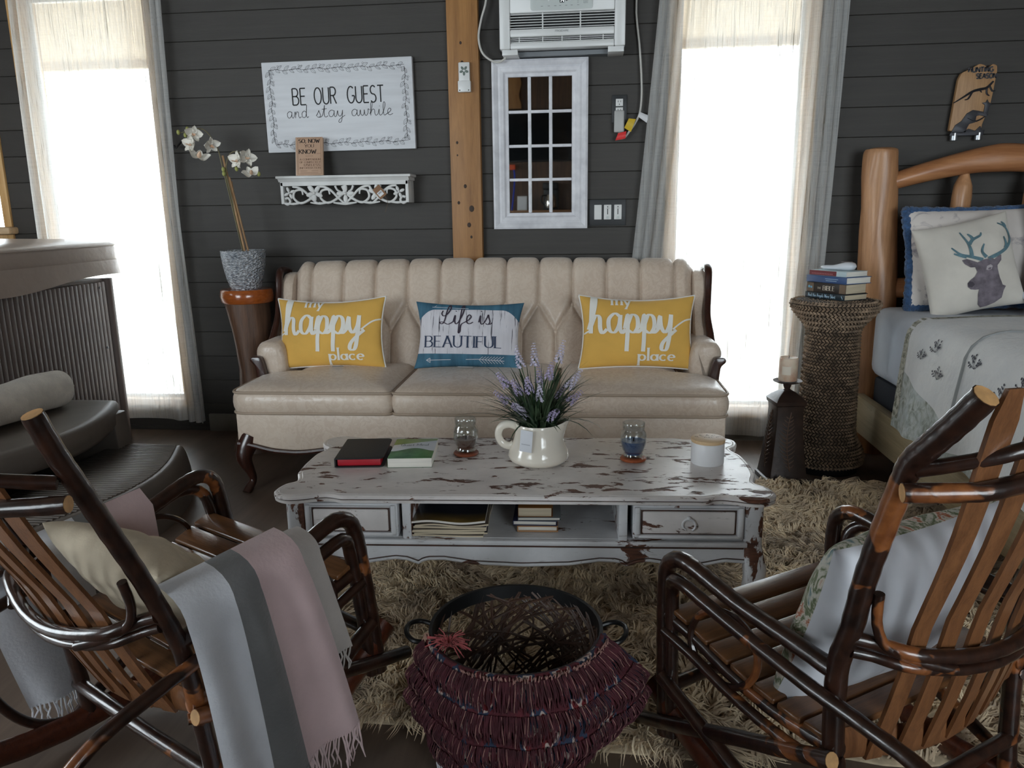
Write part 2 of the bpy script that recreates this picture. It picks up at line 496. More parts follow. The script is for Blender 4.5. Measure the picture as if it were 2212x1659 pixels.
# ------------------------------------------------------------------ the room
def m_board():
    t = NT('charcoal_painted_boards')
    v = t.coords((0.6, 8, 8))
    n = t.noise(v, 6, 6, 0.6)
    oi = t.n.new('ShaderNodeObjectInfo')
    k = t.math('ADD', t.math('MULTIPLY', n, 0.75), t.math('MULTIPLY', oi.outputs['Random'], 0.25))
    t.link(t.ramp(k, [(0.2, (50, 47, 44)), (0.8, (65, 62, 58))]), t.b.inputs['Base Color'])
    t.set(Roughness=0.62)
    v2 = t.coords((3, 60, 60))
    t.bump(t.noise(v2, 8, 5), 0.25, 0.002)
    return t.m
MAT_BOARD = m_board()
def m_wood(name, dark, light, scale=1.0, axis='z', rough=0.45, coat=0.0, ring=5.0, bump=0.15, knots=0.0):
    t = NT(name)
    st = {'x': (0.5, 7, 7), 'y': (7, 0.5, 7), 'z': (7, 7, 0.5)}[axis]
    v = t.coords(tuple(a * scale for a in st))
    n = t.noise(v, ring, 6, 0.62, 0.6)
    n2 = t.noise(v, ring * 7, 4, 0.6)
    k = t.math('ADD', t.math('MULTIPLY', n, 0.72), t.math('MULTIPLY', n2, 0.28))
    c = t.ramp(k, [(0.33, dark), (0.66, light)])
    if knots:
        st2 = {'x': (2.0, 6, 6), 'y': (6, 2.0, 6), 'z': (6, 6, 2.0)}[axis]
        vo = t.n.new('ShaderNodeTexVoronoi'); vo.inputs['Scale'].default_value = 1.4 * scale
        t.link(t.coords(st2), vo.inputs['Vector'])
        kf = t.val(vo.outputs['Distance'], 0.02, knots, 1.0, 0.0)
        c = t.mix(kf, c, tuple(x * 0.35 for x in dark))
    t.link(c, t.b.inputs['Base Color'])
    t.set(Roughness=rough)
    if coat: t.set(Coat_Weight=coat, Coat_Roughness=0.15)
    t.bump(n2, bump, 0.002)
    return t.m
MAT_PINE = m_wood('pine_beam', (134, 92, 50), (172, 124, 72), 1.0, 'z', 0.5, 0.0, 4.0, 0.12, 0.055)
MAT_PINETRIM = m_wood('pine_trim', (196, 150, 92), (222, 182, 124), 1.5, 'z', 0.5)
MAT_PANEL = m_wood('brown_panelling', (62, 44, 32), (96, 70, 50), 1.0, 'z', 0.5)
MAT_CEIL = m_wood('ceiling_boards', (96, 82, 68), (128, 112, 94), 1.0, 'x', 0.6)
MAT_FLOOR = m_wood('dark_vinyl_floor', (86, 72, 62), (110, 94, 82), 0.5, 'y', 0.42, 0.0, 3.0, 0.05)
MAT_WHITE = M('white_paint', (222, 222, 220), 0.45, bump=0.05, bscale=80)
MAT_BLACK = M('black_plastic', (22, 22, 23), 0.4)
MAT_EAVE = m_wood('porch_boards', (186, 160, 126), (216, 192, 158), 1.0, 'y', 0.6)
MAT_GRAVEL = M('pale_gravel', (170, 168, 160), 0.9, var=0.2, vscale=40)
def m_glass():
    t = NT('window_glass')
    t.n.remove(t.b)
    tr = t.n.new('ShaderNodeBsdfTransparent'); tr.inputs['Color'].default_value = (0.95, 0.97, 0.97, 1)
    gl = t.n.new('ShaderNodeBsdfGlossy'); gl.inputs['Roughness'].default_value = 0.02
    fr = t.n.new('ShaderNodeFresnel'); fr.inputs['IOR'].default_value = 1.45
    mx = t.n.new('ShaderNodeMixShader')
    t.link(fr.outputs[0], mx.inputs[0]); t.link(tr.outputs[0], mx.inputs[1]); t.link(gl.outputs[0], mx.inputs[2])
    t.link(mx.outputs[0], t.out.inputs['Surface'])
    return t.m
MAT_GLASS = m_glass()

def struct(name, mb, mat, parent=None, **k):
    o = obj(name, mb, mat, parent, **k)
    if parent is None: o['kind'] = 'structure'
    return o
struct('floor', MB().box(L_X, R_X, F_Y, W_Y + 0.1, -0.08, 0.0), MAT_FLOOR)
struct('ceiling', MB().box(L_X - 0.2, R_X + 0.2, F_Y - 0.2, W_Y + 0.2, CEIL, CEIL + 0.12), MAT_CEIL)

def wall_boxes(mb, a0, a1, opens, put):
    """boxes round rectangular openings; put(a0, a1, z0, z1)"""
    x = a0
    for o in sorted(opens):
        put(x, o[0], 0.0, CEIL)
        put(o[0], o[1], 0.0, o[2]); put(o[0], o[1], o[3], CEIL)
        x = o[1]
    put(x, a1, 0.0, CEIL)
    return mb
ROW0, ROWH = 0.9665, 0.13465
def rowz(k): return ROW0 + ROWH * k
BACK_OPEN = [(-4.3, -3.20, rowz(1), rowz(9)), (-2.98, -2.27, rowz(-6), rowz(10)), (0.37, 0.99, rowz(-6), rowz(10))]
mb = MB(); wall_boxes(mb, L_X - 0.2, R_X + 0.2, BACK_OPEN, lambda a, b, c, d: mb.box(a, b, W_Y + 0.02, W_Y + 0.16, c, d))
wall_back = struct('wall_back', mb, MAT_BOARD)
mb = MB(); wall_boxes(mb, L_X, R_X, FRONT_OPEN, lambda a, b, c, d: mb.box(a, b, F_Y - 0.14, F_Y, c, d))
wall_front = struct('wall_front', mb, MAT_PANEL)
mb = MB(); wall_boxes(mb, F_Y, W_Y, LEFT_OPEN, lambda a, b, c, d: mb.box(L_X - 0.14, L_X, a, b, c, d))
struct('wall_left', mb, MAT_PANEL)
struct('wall_right', MB().box(R_X, R_X + 0.14, F_Y, W_Y, 0, CEIL), MAT_PANEL)

# shiplap boards, one object each
SEGS = [(L_X, -4.3), (-4.3, -3.20), (-3.20, -2.98), (-2.98, -2.27), (-2.27, -0.65), (-0.65, 0.37), (0.37, 0.99), (0.99, R_X)]
def board_mesh(w, h):
    g, c, d = 0.0006, 0.0019, 0.019
    sec = [(0.0, g), (0.0, h - g), (-d + c, h - g), (-d, h - g - c), (-d, g + c), (-d + c, g)]
    return MB().prism([(y + 0.02, z) for y, z in sec], 0.001, w - 0.001, 'x').mesh('board', False)
for (a, b) in SEGS:
    me = board_mesh(b - a, ROWH); me.materials.append(MAT_BOARD)
    k = -8
    while rowz(k) < CEIL:
        z0, z1 = rowz(k), rowz(k + 1)
        zc = (z0 + z1) / 2; k += 1
        if z1 < 0.02 or any(o[0] - .01 <= a and b <= o[1] + .01 and o[2] < zc < o[3] for o in BACK_OPEN): continue
        m2 = me
        lo, hi = max(0.001, z0), min(CEIL - 0.001, z1)
        if hi - lo < ROWH - 0.005:
            m2 = board_mesh(b - a, hi - lo); m2.materials.append(MAT_BOARD)
        o = obj('board', m2, MAT_BOARD, wall_back)
        o.location = (a, W_Y, lo)
# pine post running up the wall, planed face
mb = MB().box(-0.727, -0.574, W_Y - 0.045, W_Y + 0.01, 0.0, CEIL - 0.002, 0.004)
post = struct('trim_1', mb, MAT_PINE)
for kx, kz, r in ((-.66, 1.98, .006), (-.655, 1.89, .008), (-.69, 1.52, .006), (-.69, 1.46, .004), (-.655, 1.31, .008), (-.69, 1.23, .007), (-.625, 1.20, .013), (-.63, 1.06, .006), (-.64, 1.12, .01)):
    k = MB().lathe([(r, 0), (r * 0.8, 0.0012), (0.0005, 0.0016)], 10)
    o = obj('knot', k, M('dark_knot', (52, 34, 20), 0.6), post)
    o.location = (kx, W_Y - 0.0452, kz); o.rotation_euler = (R(90), 0, 0); o.scale = (1, 1.25, 1)
struct('baseboard_back', MB().box(-2.15, 3.5, W_Y - 0.012, W_Y + 0.005, 0.0, 0.10, 0.003), M('baseboard_grey', (120, 116, 108), 0.6, var=0.1))

# windows: jamb, casing, sash, pane
def window(n, a, wall='back', mid=False):
    x0, x1, z0, z1 = a
    if wall == 'back':
        P = lambda u0, u1, d0, d1, w0, w1, bev=0.003: MB().box(u0, u1, W_Y + d0, W_Y + d1, w0, w1, bev)
    elif wall == 'front':
        P = lambda u0, u1, d0, d1, w0, w1, bev=0.003: MB().box(u0, u1, F_Y - d1, F_Y - d0, w0, w1, bev)
    else:
        P = lambda u0, u1, d0, d1, w0, w1, bev=0.003: MB().box(L_X - d1, L_X - d0, u0, u1, w0, w1, bev)
    root = bpy.data.objects.new('window_%d' % n, None); COL.objects.link(root); root['kind'] = 'structure'
    for u0, u1, w0, w1 in ((x0, x0 + 0.02, z0, z1), (x1 - 0.02, x1, z0, z1), (x0 + .02, x1 - .02, z1 - 0.02, z1), (x0 + .02, x1 - .02, z0, z0 + 0.02)):
        obj('jamb', P(u0, u1, 0.0, 0.13, w0, w1), MAT_PINETRIM, root)
    c = 0.035
    for u0, u1, w0, w1 in ((x0 - c, x0 + 0.004, z0 - c, z1 + c), (x1 - 0.004, x1 + c, z0 - c, z1 + c), (x0, x1, z1 - .004, z1 + c), (x0, x1, z0 - c, z0 + .004)):
        obj('casing', P(u0, u1, -0.014, 0.004, w0, w1), MAT_PINETRIM, root)
    s = 0.014
    for u0, u1, w0, w1 in ((x0 + .02, x0 + .02 + s, z0 + .02, z1 - .02), (x1 - .02 - s, x1 - .02, z0 + .02, z1 - .02), (x0 + .02 + s, x1 - .02 - s, z1 - .02 - s, z1 - .02), (x0 + .02 + s, x1 - .02 - s, z0 + .02, z0 + .02 + s)):
        obj('sash', P(u0, u1, 0.07, 0.10, w0, w1), MAT_WHITE, root)
    obj('pane', P(x0 + .04, x1 - .04, 0.083, 0.087, z0 + .04, z1 - .04, 0), MAT_GLASS, root)
    return root
w3 = window(1, BACK_OPEN[0])
obj('sill', MB().box(-4.4, -3.14, W_Y - 0.07, W_Y + 0.01, rowz(1) - 0.002, rowz(1) + 0.038, 0.012), M('blond_sill', (214, 184, 146), 0.5, var=0.08, stretch=(1, 8, 8)), w3)
window(2, BACK_OPEN[1]); window(3, BACK_OPEN[2])
for i, a in enumerate(FRONT_OPEN): window(4 + i, a, 'front')
for i, a in enumerate(LEFT_OPEN): window(6 + i, a, 'left')

# outdoors: porch roof over the back windows and open ground
struct('ground', MB().box(-30, 30, W_Y + 0.2, 40, -0.5, -0.35), MAT_GRAVEL)
mb = MB().prism([(W_Y + 0.17, 2.42), (W_Y + 0.17, 2.50), (5.35, 2.31), (5.35, 2.18), (5.30, 2.18), (5.30, 2.23)], -6.5, 5.5, 'x')
struct('porch_roof', mb, MAT_EAVE)

# ------------------------------------------------------------------ sheer curtains
def m_sheer():
    t = NT('sheer_slub_fabric')
    t.n.remove(t.b)
    v = t.coords((220, 3, 3.0))
    n1 = t.noise(v, 1.0, 5, 0.7)
    v2 = t.coords((60, 3, 1.4))
    n2 = t.noise(v2, 1.0, 4, 0.6)
    v3 = t.coords((8, 3, 160))
    n3 = t.noise(v3, 1.0, 3, 0.5)
    k = t.math('ADD', t.math('ADD', t.math('MULTIPLY', n1, 0.55), t.math('MULTIPLY', n2, 0.3)), t.math('MULTIPLY', n3, 0.15))
    a0 = t.val(k, 0.38, 0.60, 0.62, 0.12)
    th = t.math('MULTIPLY', t.val(n1, 0.56, 0.62, 0.0, 1.0), t.val(n2, 0.40, 0.60, 0.25, 1.0))
    a = t.math('MULTIPLY', a0, t.math('SUBTRACT', 1.0, t.math('MULTIPLY', th, 0.8)))
    c = t.ramp(k, [(0.36, (246, 247, 248)), (0.52, (232, 232, 230)), (0.64, (176, 174, 168))])
    c = t.mix(t.math('MULTIPLY', th, 0.75), c, (132, 122, 106))
    tr = t.n.new('ShaderNodeBsdfTransparent')
    tl = t.n.new('ShaderNodeBsdfTranslucent'); t.link(c, tl.inputs['Color'])
    df = t.n.new('ShaderNodeBsdfDiffuse'); t.link(c, df.inputs['Color'])
    m1 = t.n.new('ShaderNodeMixShader'); m1.inputs[0].default_value = 0.55
    t.link(tl.outputs[0], m1.inputs[1]); t.link(df.outputs[0], m1.inputs[2])
    m2 = t.n.new('ShaderNodeMixShader'); t.link(a, m2.inputs[0])
    t.link(m1.outputs[0], m2.inputs[1]); t.link(tr.outputs[0], m2.inputs[2])
    t.link(m2.outputs[0], t.out.inputs['Surface'])
    return t.m
MAT_SHEER = m_sheer()
def interp(tab, x):
    xs = [p[0] for p in tab]
    return float(np.interp(x, xs, [p[1] for p in tab]))
def curtain(label, left, right, zb, zt, bunch_l, bunch_r, seed):
    """left/right: tables of (z, x) for the two edges; bunch: share of cloth gathered in folds at each side"""
    root = thing('sheer_curtain', label, 'curtain', (0, W_Y - 0.043, 0))
    nu, nv = 260, 36
    rs = random.Random(seed)
    ph = [rs.uniform(0, 6) for _ in range(8)]
    def amp(u):
        e = max(math.exp(-((u / bunch_l) ** 2)), math.exp(-(((1 - u) / bunch_r) ** 2)))
        return 0.004 + 0.022 * e, e
    us = np.linspace(0, 1, nu)
    phase = np.cumsum([(5.0 + 62.0 * amp(u)[1]) for u in us]) * (2 * PI) / nu * 0.35
    def pt(i, v, lift=0.0):
        u = us[i]; z = zt + (zb - zt) * v
        xl, xr = interp(left, z), interp(right, z)
        A, e = amp(u)
        w = phase[i] + 0.5 * math.sin(3 * v + ph[0])
        y = A * (0.75 + 0.35 * v) * math.sin(w) + 0.006 * math.sin(9 * u + ph[1] + 2 * v)
        x = xl + (xr - xl) * u + 0.45 * A * math.cos(w) * e + 0.004 * math.sin(5 * v + ph[2] + 14 * u)
        zz = z + (0.012 * math.sin(7 * u + ph[3]) * v)
        return (x, y - 0.012 - lift, zz)
    mb = MB()
    mb.add([pt(i, j / (nv - 1)) for j in range(nv) for i in range(nu)],
           [(j * nu + i, j * nu + i + 1, (j + 1) * nu + i + 1, (j + 1) * nu + i) for j in range(nv - 1) for i in range(nu - 1)])
    obj('panel', mb, MAT_SHEER, root, angle=180)
    mb = MB(); hv = 0.075 / (zt - zb)
    mb.add([pt(i, 1 - hv + hv * j / 3, 0.0025) for j in range(4) for i in range(nu)],
           [(j * nu + i, j * nu + i + 1, (j + 1) * nu + i + 1, (j + 1) * nu + i) for j in range(3) for i in range(nu - 1)])
    obj('hem', mb, MAT_SHEER, root, angle=180)
    # the pole it hangs from, above the picture
    x0, x1 = interp(left, zt), interp(right, zt)
    r = MB().tube([(x0 - 0.1, -0.012, zt + 0.012), (x1 + 0.1, -0.012, zt + 0.012)], 0.011, 10)
    obj('pole', r, MAT_BLACK, root)
    for x in (x0 - 0.08, x1 + 0.08):
        obj('bracket', MB().box(x - 0.008, x + 0.008, -0.012, 0.06, zt, zt + 0.024, 0.002), MAT_BLACK, root)
    return root
curtain('long white sheer curtain behind the hot tub and orchid', [(0.0, -3.0), (2.4, -2.965)], [(0.0, -2.15), (1.2, -2.17), (2.4, -2.15)], 0.075, 2.42, 0.10, 0.16, 3)
curtain('long white sheer curtain between the air conditioner and the bed', [(0, 0.10), (0.9, 0.165), (2.14, 0.28), (2.4, 0.29)], [(0, 1.07), (1.1, 1.10), (2.4, 1.13)], 0.05, 2.42, 0.20, 0.22, 5)
# ------------------------------------------------------------------ sofa
def round_poly(pts, r, n=5):
    out = []
    m = len(pts)
    for i in range(m):
        p0, p1, p2 = Vector(pts[i - 1]), Vector(pts[i]), Vector(pts[(i + 1) % m])
        rr = r[i] if hasattr(r, '__len__') else r
        d0, d1 = (p0 - p1), (p2 - p1)
        k = min(rr, d0.length * 0.49, d1.length * 0.49)
        a, b = p1 + d0.normalized() * k, p1 + d1.normalized() * k
        for j in range(n + 1):
            t = j / n
            q = a.lerp(p1, t).lerp(p1.lerp(b, t), t)
            out.append((q.x, q.y))
    return out
def densify(poly, step):
    out = []
    for i, p in enumerate(poly):
        q = poly[(i + 1) % len(poly)]
        d = math.dist(p, q); k = max(1, int(d / step))
        for j in range(k):
            out.append((p[0] + (q[0] - p[0]) * j / k, p[1] + (q[1] - p[1]) * j / k))
    return out
def outline_normals(poly):
    n = len(poly); N = []
    area = sum(poly[i][0] * poly[(i + 1) % n][1] - poly[(i + 1) % n][0] * poly[i][1] for i in range(n))
    sg = 1 if area > 0 else -1
    for i in range(n):
        a, b = poly[i - 1], poly[(i + 1) % n]
        d = Vector((b[0] - a[0], b[1] - a[1])).normalized()
        N.append((d.y * sg, -d.x * sg))
    return N
def stack_rings(mb, poly, rings, dome=None, flatbottom=True):
    """rings: (outward offset, z); dome: list of (scale, z) closing the top"""
    n = len(poly); N = outline_normals(poly)
    cx = sum(p[0] for p in poly) / n; cy = sum(p[1] for p in poly) / n
    vs = []
    for off, z in rings:
        vs += [(p[0] + q[0] * off, p[1] + q[1] * off, z) for p, q in zip(poly, N)]
    k = len(rings)
    off = rings[-1][0]
    for sc, z in (dome or []):
        vs += [(cx + (p[0] + q[0] * off - cx) * sc, cy + (p[1] + q[1] * off - cy) * sc, z) for p, q in zip(poly, N)]
        k += 1
    fs = [(i * n + j, i * n + (j + 1) % n, (i + 1) * n + (j + 1) % n, (i + 1) * n + j) for i in range(k - 1) for j in range(n)]
    if flatbottom: fs.append(tuple(range(n))[::-1])
    if dome:
        vs.append((cx, cy, dome[-1][1])); c = len(vs) - 1
        fs += [((k - 1) * n + j, (k - 1) * n + (j + 1) % n, c) for j in range(n)]
    else:
        fs.append(tuple((k - 1) * n + j for j in range(n)))
    return mb.add(vs, fs)

def m_damask():
    t = NT('cream_damask')
    v = t.coords((1, 1, 1))
    warp = t.noise(v, 7, 3)
    n = t.noise(v, 24, 5, 0.6, 2.5)
    k = t.ramp(n, [(0.47, (0, 0, 0)), (0.53, (255, 255, 255))])
    big = t.noise(v, 3.0, 3)
    base = t.ramp(big, [(0.3, (190, 170, 152)), (0.7, (208, 190, 172))])
    c = t.mix(t.math('MULTIPLY', k, 0.24), base, (226, 214, 200))
    t.link(c, t.b.inputs['Base Color'])
    t.link(t.val(k, 0, 1, 0.46, 0.30), t.b.inputs['Roughness'])
    t.set(Sheen_Weight=0.25)
    t.bump(t.math('ADD', t.math('MULTIPLY', k, 0.6), t.noise(v, 260, 2)), 0.12, 0.002)
    return t.m
MAT_DAMASK = m_damask()
MAT_MAHOG = m_wood('mahogany', (34, 17, 12), (66, 34, 24), 2.0, 'z', 0.28, 0.5)
SOFA = thing('tufted_sofa', 'long cream damask sofa with tufted back and dark wood legs', 'sofa', (-0.50, 3.05, 0.0), R(1.3))
# seat cushions
cx_in, cx_out, y_b = 0.345, 1.035, 0.58
def cushion_outline(i):
    if i == 1: p = [(-.342, 0), (.342, 0), (.342, y_b), (-.342, y_b)]; r = [.035, .035, .02, .02]
    else:
        p = [(.348, 0), (1.04, .0), (1.04, .30), (.885, .33), (.885, y_b), (.348, y_b)]; r = [.035, .06, .04, .02, .02, .02]
        if i == 0:
            p = [(-a, b) for a, b in p][::-1]; r = r[::-1]
    return densify(round_poly(p, r), 0.03)
for i in range(3):
    ol = cushion_outline(i)
    mb = MB()
    stack_rings(mb, ol, [(-0.014, 0.352), (-0.002, 0.360), (0.006, 0.385), (0.008, 0.405), (0.006, 0.425), (-0.002, 0.446), (-0.010, 0.455)],
                [(0.93, 0.468), (0.8, 0.478), (0.6, 0.485), (0.3, 0.489)])
    c = obj('seat_cushion', mb, MAT_DAMASK, SOFA, angle=60)
    for z in (0.448, 0.359):
        N = outline_normals(ol)
        obj('piping', MB().tube([(p[0] + q[0] * 0.001, p[1] + q[1] * 0.001, z) for p, q in zip(ol, N)], 0.0062, 6, True), M('damask_piping', (170, 152, 134), 0.6), c)
# base with serpentine lower edge
def wave_edge(x):
    a = abs(x)
    return 0.198 + 0.028 * smoothstep(0.86, 1.02, a) + 0.012 * math.cos(a * 11.5) * smoothstep(0.95, 0.7, a)
xs = np.linspace(-1.03, 1.03, 90)
front = [(x, wave_edge(x)) for x in xs]
mb = MB().prism(front + [(1.03, 0.355), (-1.03, 0.355)], 0.016, 0.06, 'y', 0.006)
obj('front_apron', mb, MAT_DAMASK, SOFA)
obj('apron_trim', MB().tube([(x, 0.012, wave_edge(x) - 0.006) for x in xs], 0.011, 8), MAT_MAHOG, SOFA)
for s in (-1, 1):
    obj('side_apron', MB().box(s * 0.99, s * 1.035, 0.03, 0.78, 0.215, 0.355, 0.006), MAT_DAMASK, SOFA)
obj('seat_deck', MB().box(-1.0, 1.0, 0.05, 0.78, 0.24, 0.352, 0.004), MAT_DAMASK, SOFA)
for s in (-1, 1):
    for y, back in ((0.05, 0), (0.74, 1)):
        o = -0.03 if not back else 0.02
        path = [(s * 0.985, y, 0.25), (s * 1.005, y + o * .5, 0.20), (s * 1.012, y + o, 0.15), (s * 0.995, y + o * .6, 0.09), (s * 0.988, y + o * .4, 0.05), (s * 1.0, y + o, 0.02), (s * 1.008, y + o * 1.6, 0.0)]
        obj('leg', MB().tube(path, [.043, .042, .033, .020, .0155, .019, .019], 10, smooth=4), MAT_MAHOG, SOFA)
# tufted back as one relief surface
pch = 0.1615
zb1, zb2 = 0.735, 0.610
lean0, lean1 = (0.555, 0.43), (0.705, 0.885)
def back_curve(s):
    """s: metres along the surface from the seat upwards, over the top and down behind"""
    L = math.dist(lean0, lean1); d = ((lean1[0] - lean0[0]) / L, (lean1[1] - lean0[1]) / L)
    if s <= L:
        return (lean0[0] + d[0] * s, lean0[1] + d[1] * s), (-d[1], d[0])
    a = (s - L) / 0.052
    if a < PI:
        n0 = (-d[1], d[0]); c = (lean1[0] - n0[0] * 0.052, lean1[1] - n0[1] * 0.052)
        ca, sa = math.cos(a), math.sin(a)
        n = (n0[0] * ca + d[0] * sa, n0[1] * ca + d[1] * sa)
        return (c[0] + n[0] * 0.052, c[1] + n[1] * 0.052), n
    q, n = back_curve(L + 0.052 * PI - 1e-6)
    e = s - L - 0.052 * PI
    return (q[0] - d[0] * e, q[1] - d[1] * e), n
Lb = math.dist(lean0, lean1)
s1 = (zb1 - lean0[1]) / (lean1[1] - lean0[1]) * Lb; s2 = (zb2 - lean0[1]) / (lean1[1] - lean0[1]) * Lb
segs = []
for k in range(12):
    x = (k - 5.5) * pch
    segs.append((x, s1, x, Lb + 0.15))
    segs.append((x, s1, x - pch / 2, s2)); segs.append((x, s1, x + pch / 2, s2))
for k in range(13):
    x = (k - 6) * pch
    segs.append((x, s2, x, -0.1))
SG = np.array(segs)
def tuft(x, s):
    ax, ay, bx, by = SG.T
    dx, dy = bx - ax, by - ay
    t = np.clip(((x - ax) * dx + (s - ay) * dy) / (dx * dx + dy * dy), 0, 1)
    d = np.sqrt((x - ax - t * dx) ** 2 + (s - ay - t * dy) ** 2)
    m = float(d.min())
    return 0.029 * (1 - math.exp(-m / 0.009))
nx, ns = 560, 84
S_tot = Lb + 0.052 * PI + 0.25
vs = []
for j in range(ns):
    s = S_tot * (j / (ns - 1)) ** 1.0
    (y, z), n = back_curve(s)
    for i in range(nx):
        x = -1.0 + 2.0 * i / (nx - 1)
        fade = 1 - smoothstep(Lb + 0.10, Lb + 0.2, s)
        h = tuft(x, s) * fade
        e = smoothstep(0.93, 1.0, abs(x)); h = h * (1 - e) - 0.03 * e
        crown = 0.022 * (1 - (x / 1.0) ** 2)
        vs.append((x, y + n[0] * h, z + n[1] * h + crown * s / S_tot))
fs = [(j * nx + i, j * nx + i + 1, (j + 1) * nx + i + 1, (j + 1) * nx + i) for j in range(ns - 1) for i in range(nx - 1)]
BACK = obj('backrest', MB().add(vs, fs), MAT_DAMASK, SOFA, angle=180)
btn = None
for k in range(25):
    if k < 12: x, s = (k - 5.5) * pch, s1
    else: x, s = (k - 18) * pch, s2
    if abs(x) > 0.95: continue
    (y, z), n = back_curve(s)
    z += 0.022 * (1 - x * x) * s / S_tot
    if btn is None: btn = MB().sphere((0, 0, 0), 0.0115, 10, 6, 1, 1, 0.6).mesh('button')
    b = obj('button', btn, MAT_DAMASK, BACK)
    b.location = (x, y + n[0] * 0.006, z + n[1] * 0.006); b.rotation_euler = (R(90) - 0.32, 0, 0)
# inner frame that closes the back, arms, wings
obj('back_frame', MB().prism([(0.60, 0.36), (0.76, 0.36), (0.79, 0.84), (0.72, 0.84)], -0.985, 0.985, 'x', 0.01), MAT_DAMASK, SOFA)
for s in (-1, 1):
    def X(a, b): return (min(s * a, s * b), max(s * a, s * b))
    # arm: rolled pad over an upholstered side
    prof = round_poly([(0.925, 0.36), (0.925, 0.535), (0.945, 0.605), (1.045, 0.610), (1.075, 0.55), (1.045, 0.50), (1.035, 0.36)], [0.005, 0.06, .05, .04, .04, .03, .005], 4)
    prof = [(s * a, b) for a, b in prof]
    obj('arm', MB().prism(prof, 0.345, 0.66, 'y', 0.028), MAT_DAMASK, SOFA, angle=50)
    # carved wooden arm front
    sc = round_poly([(1.015, 0.36), (1.005, 0.45), (1.02, 0.52), (1.03, 0.545), (1.075, 0.545), (1.082, 0.525), (1.058, 0.505), (1.052, 0.45), (1.058, 0.36)], 0.012, 3)
    obj('arm_front', MB().prism([(s * a, b) for a, b in sc], 0.31, 0.36, 'y', 0.006), MAT_MAHOG, SOFA)
    # wing with wooden edge
    wing = round_poly([(0.52, 0.56), (0.60, 0.70), (0.66, 0.86), (0.70, 0.895), (0.78, 0.90), (0.79, 0.5)], 0.02, 3)
    a, b = X(0.975, 1.035)
    obj('wing', MB().prism(wing, a, b, 'x', 0.012), MAT_DAMASK, SOFA)
    path = [(s * 1.04, 0.79, 0.902), (s * 1.043, 0.72, 0.915), (s * 1.044, 0.665, 0.895), (s * 1.04, 0.63, 0.80), (s * 1.032, 0.575, 0.70), (s * 1.04, 0.53, 0.62), (s * 1.045, 0.50, 0.585)]
    obj('wing_trim', MB().tube(path, [.016, .018, .019, .017, .017, .019, .016], 10, smooth=5), MAT_MAHOG, SOFA)

# ------------------------------------------------------------------ scatter cushions
def pillow_fn(w, h, t, pinch=0.06, sag=0.0):
    """surface of a stuffed cushion standing upright, front towards -y; returns front(u in m, v in m, lift) and grid fn"""
    def raw(a, b, side):
        e = (max(0.0, 1 - a * a) * max(0.0, 1 - b * b)) ** 0.42
        x = w / 2 * a * (1 - pinch * (1 - b * b)); z = h / 2 * b * (1 - pinch * (1 - a * a)) - sag * (1 - a * a) * (0.5 + 0.5 * b)
        wr = 0.004 * math.sin(9 * a + 4 * b) * math.sin(7 * b - 2 * a) * e
        return Vector((x, side * (t * e + wr), z))
    def front(u, v, lift):
        a = max(-0.985, min(0.985, u / (w / 2))); b = max(-0.985, min(0.985, v / (h / 2)))
        for _ in range(3):
            p = raw(a, b, -1)
            a += (u - p.x) / (w / 2); b += (v - p.z) / (h / 2)
            a = max(-0.99, min(0.99, a)); b = max(-0.99, min(0.99, b))
        e = 1e-3
        p = raw(a, b, -1)
        da = raw(a + e, b, -1) - p; db = raw(a, b + e, -1) - p
        n = da.cross(db)
        n = n.normalized() if n.length > 1e-12 else Vector((0, -1, 0))
        if n.y > 0: n = -n
        return p + n * lift
    return raw, front
def pillow_body(raw, n=60):
    mb = MB()
    T = [math.sin(PI / 2 * (2 * i / (n - 1) - 1)) for i in range(n)]
    for side in (-1, 1):
        vs = [raw(a, b, side) for b in T for a in T]
        fs = [(j * n + i, j * n + i + 1, (j + 1) * n + i + 1, (j + 1) * n + i) for j in range(n - 1) for i in range(n - 1)]
        if side > 0: fs = [f[::-1] for f in fs]
        mb.add(vs, fs)
    return mb
def pillow_edge(raw, n=24):
    T = [math.sin(PI / 2 * (2 * i / (n - 1) - 1)) for i in range(n)]
    p = [raw(a, -1, 1) for a in T] + [raw(1, b, 1) for b in T[1:]] + [raw(a, 1, 1) for a in T[::-1][1:]] + [raw(-1, b, 1) for b in T[::-1][1:-1]]
    return p
MAT_YELLOW = M('mustard_cotton', (222, 174, 82), 0.8, var=0.06, vscale=5, bump=0.15, bscale=400, bdist=0.002, sheen=0.2)
MAT_THREAD = M('white_embroidery', (236, 234, 226), 0.75, bump=0.25, bscale=300)
MAT_CORD = M('white_cord', (232, 230, 224), 0.75)
MAT_TAG = M('white_satin_label', (222, 224, 226), 0.5)
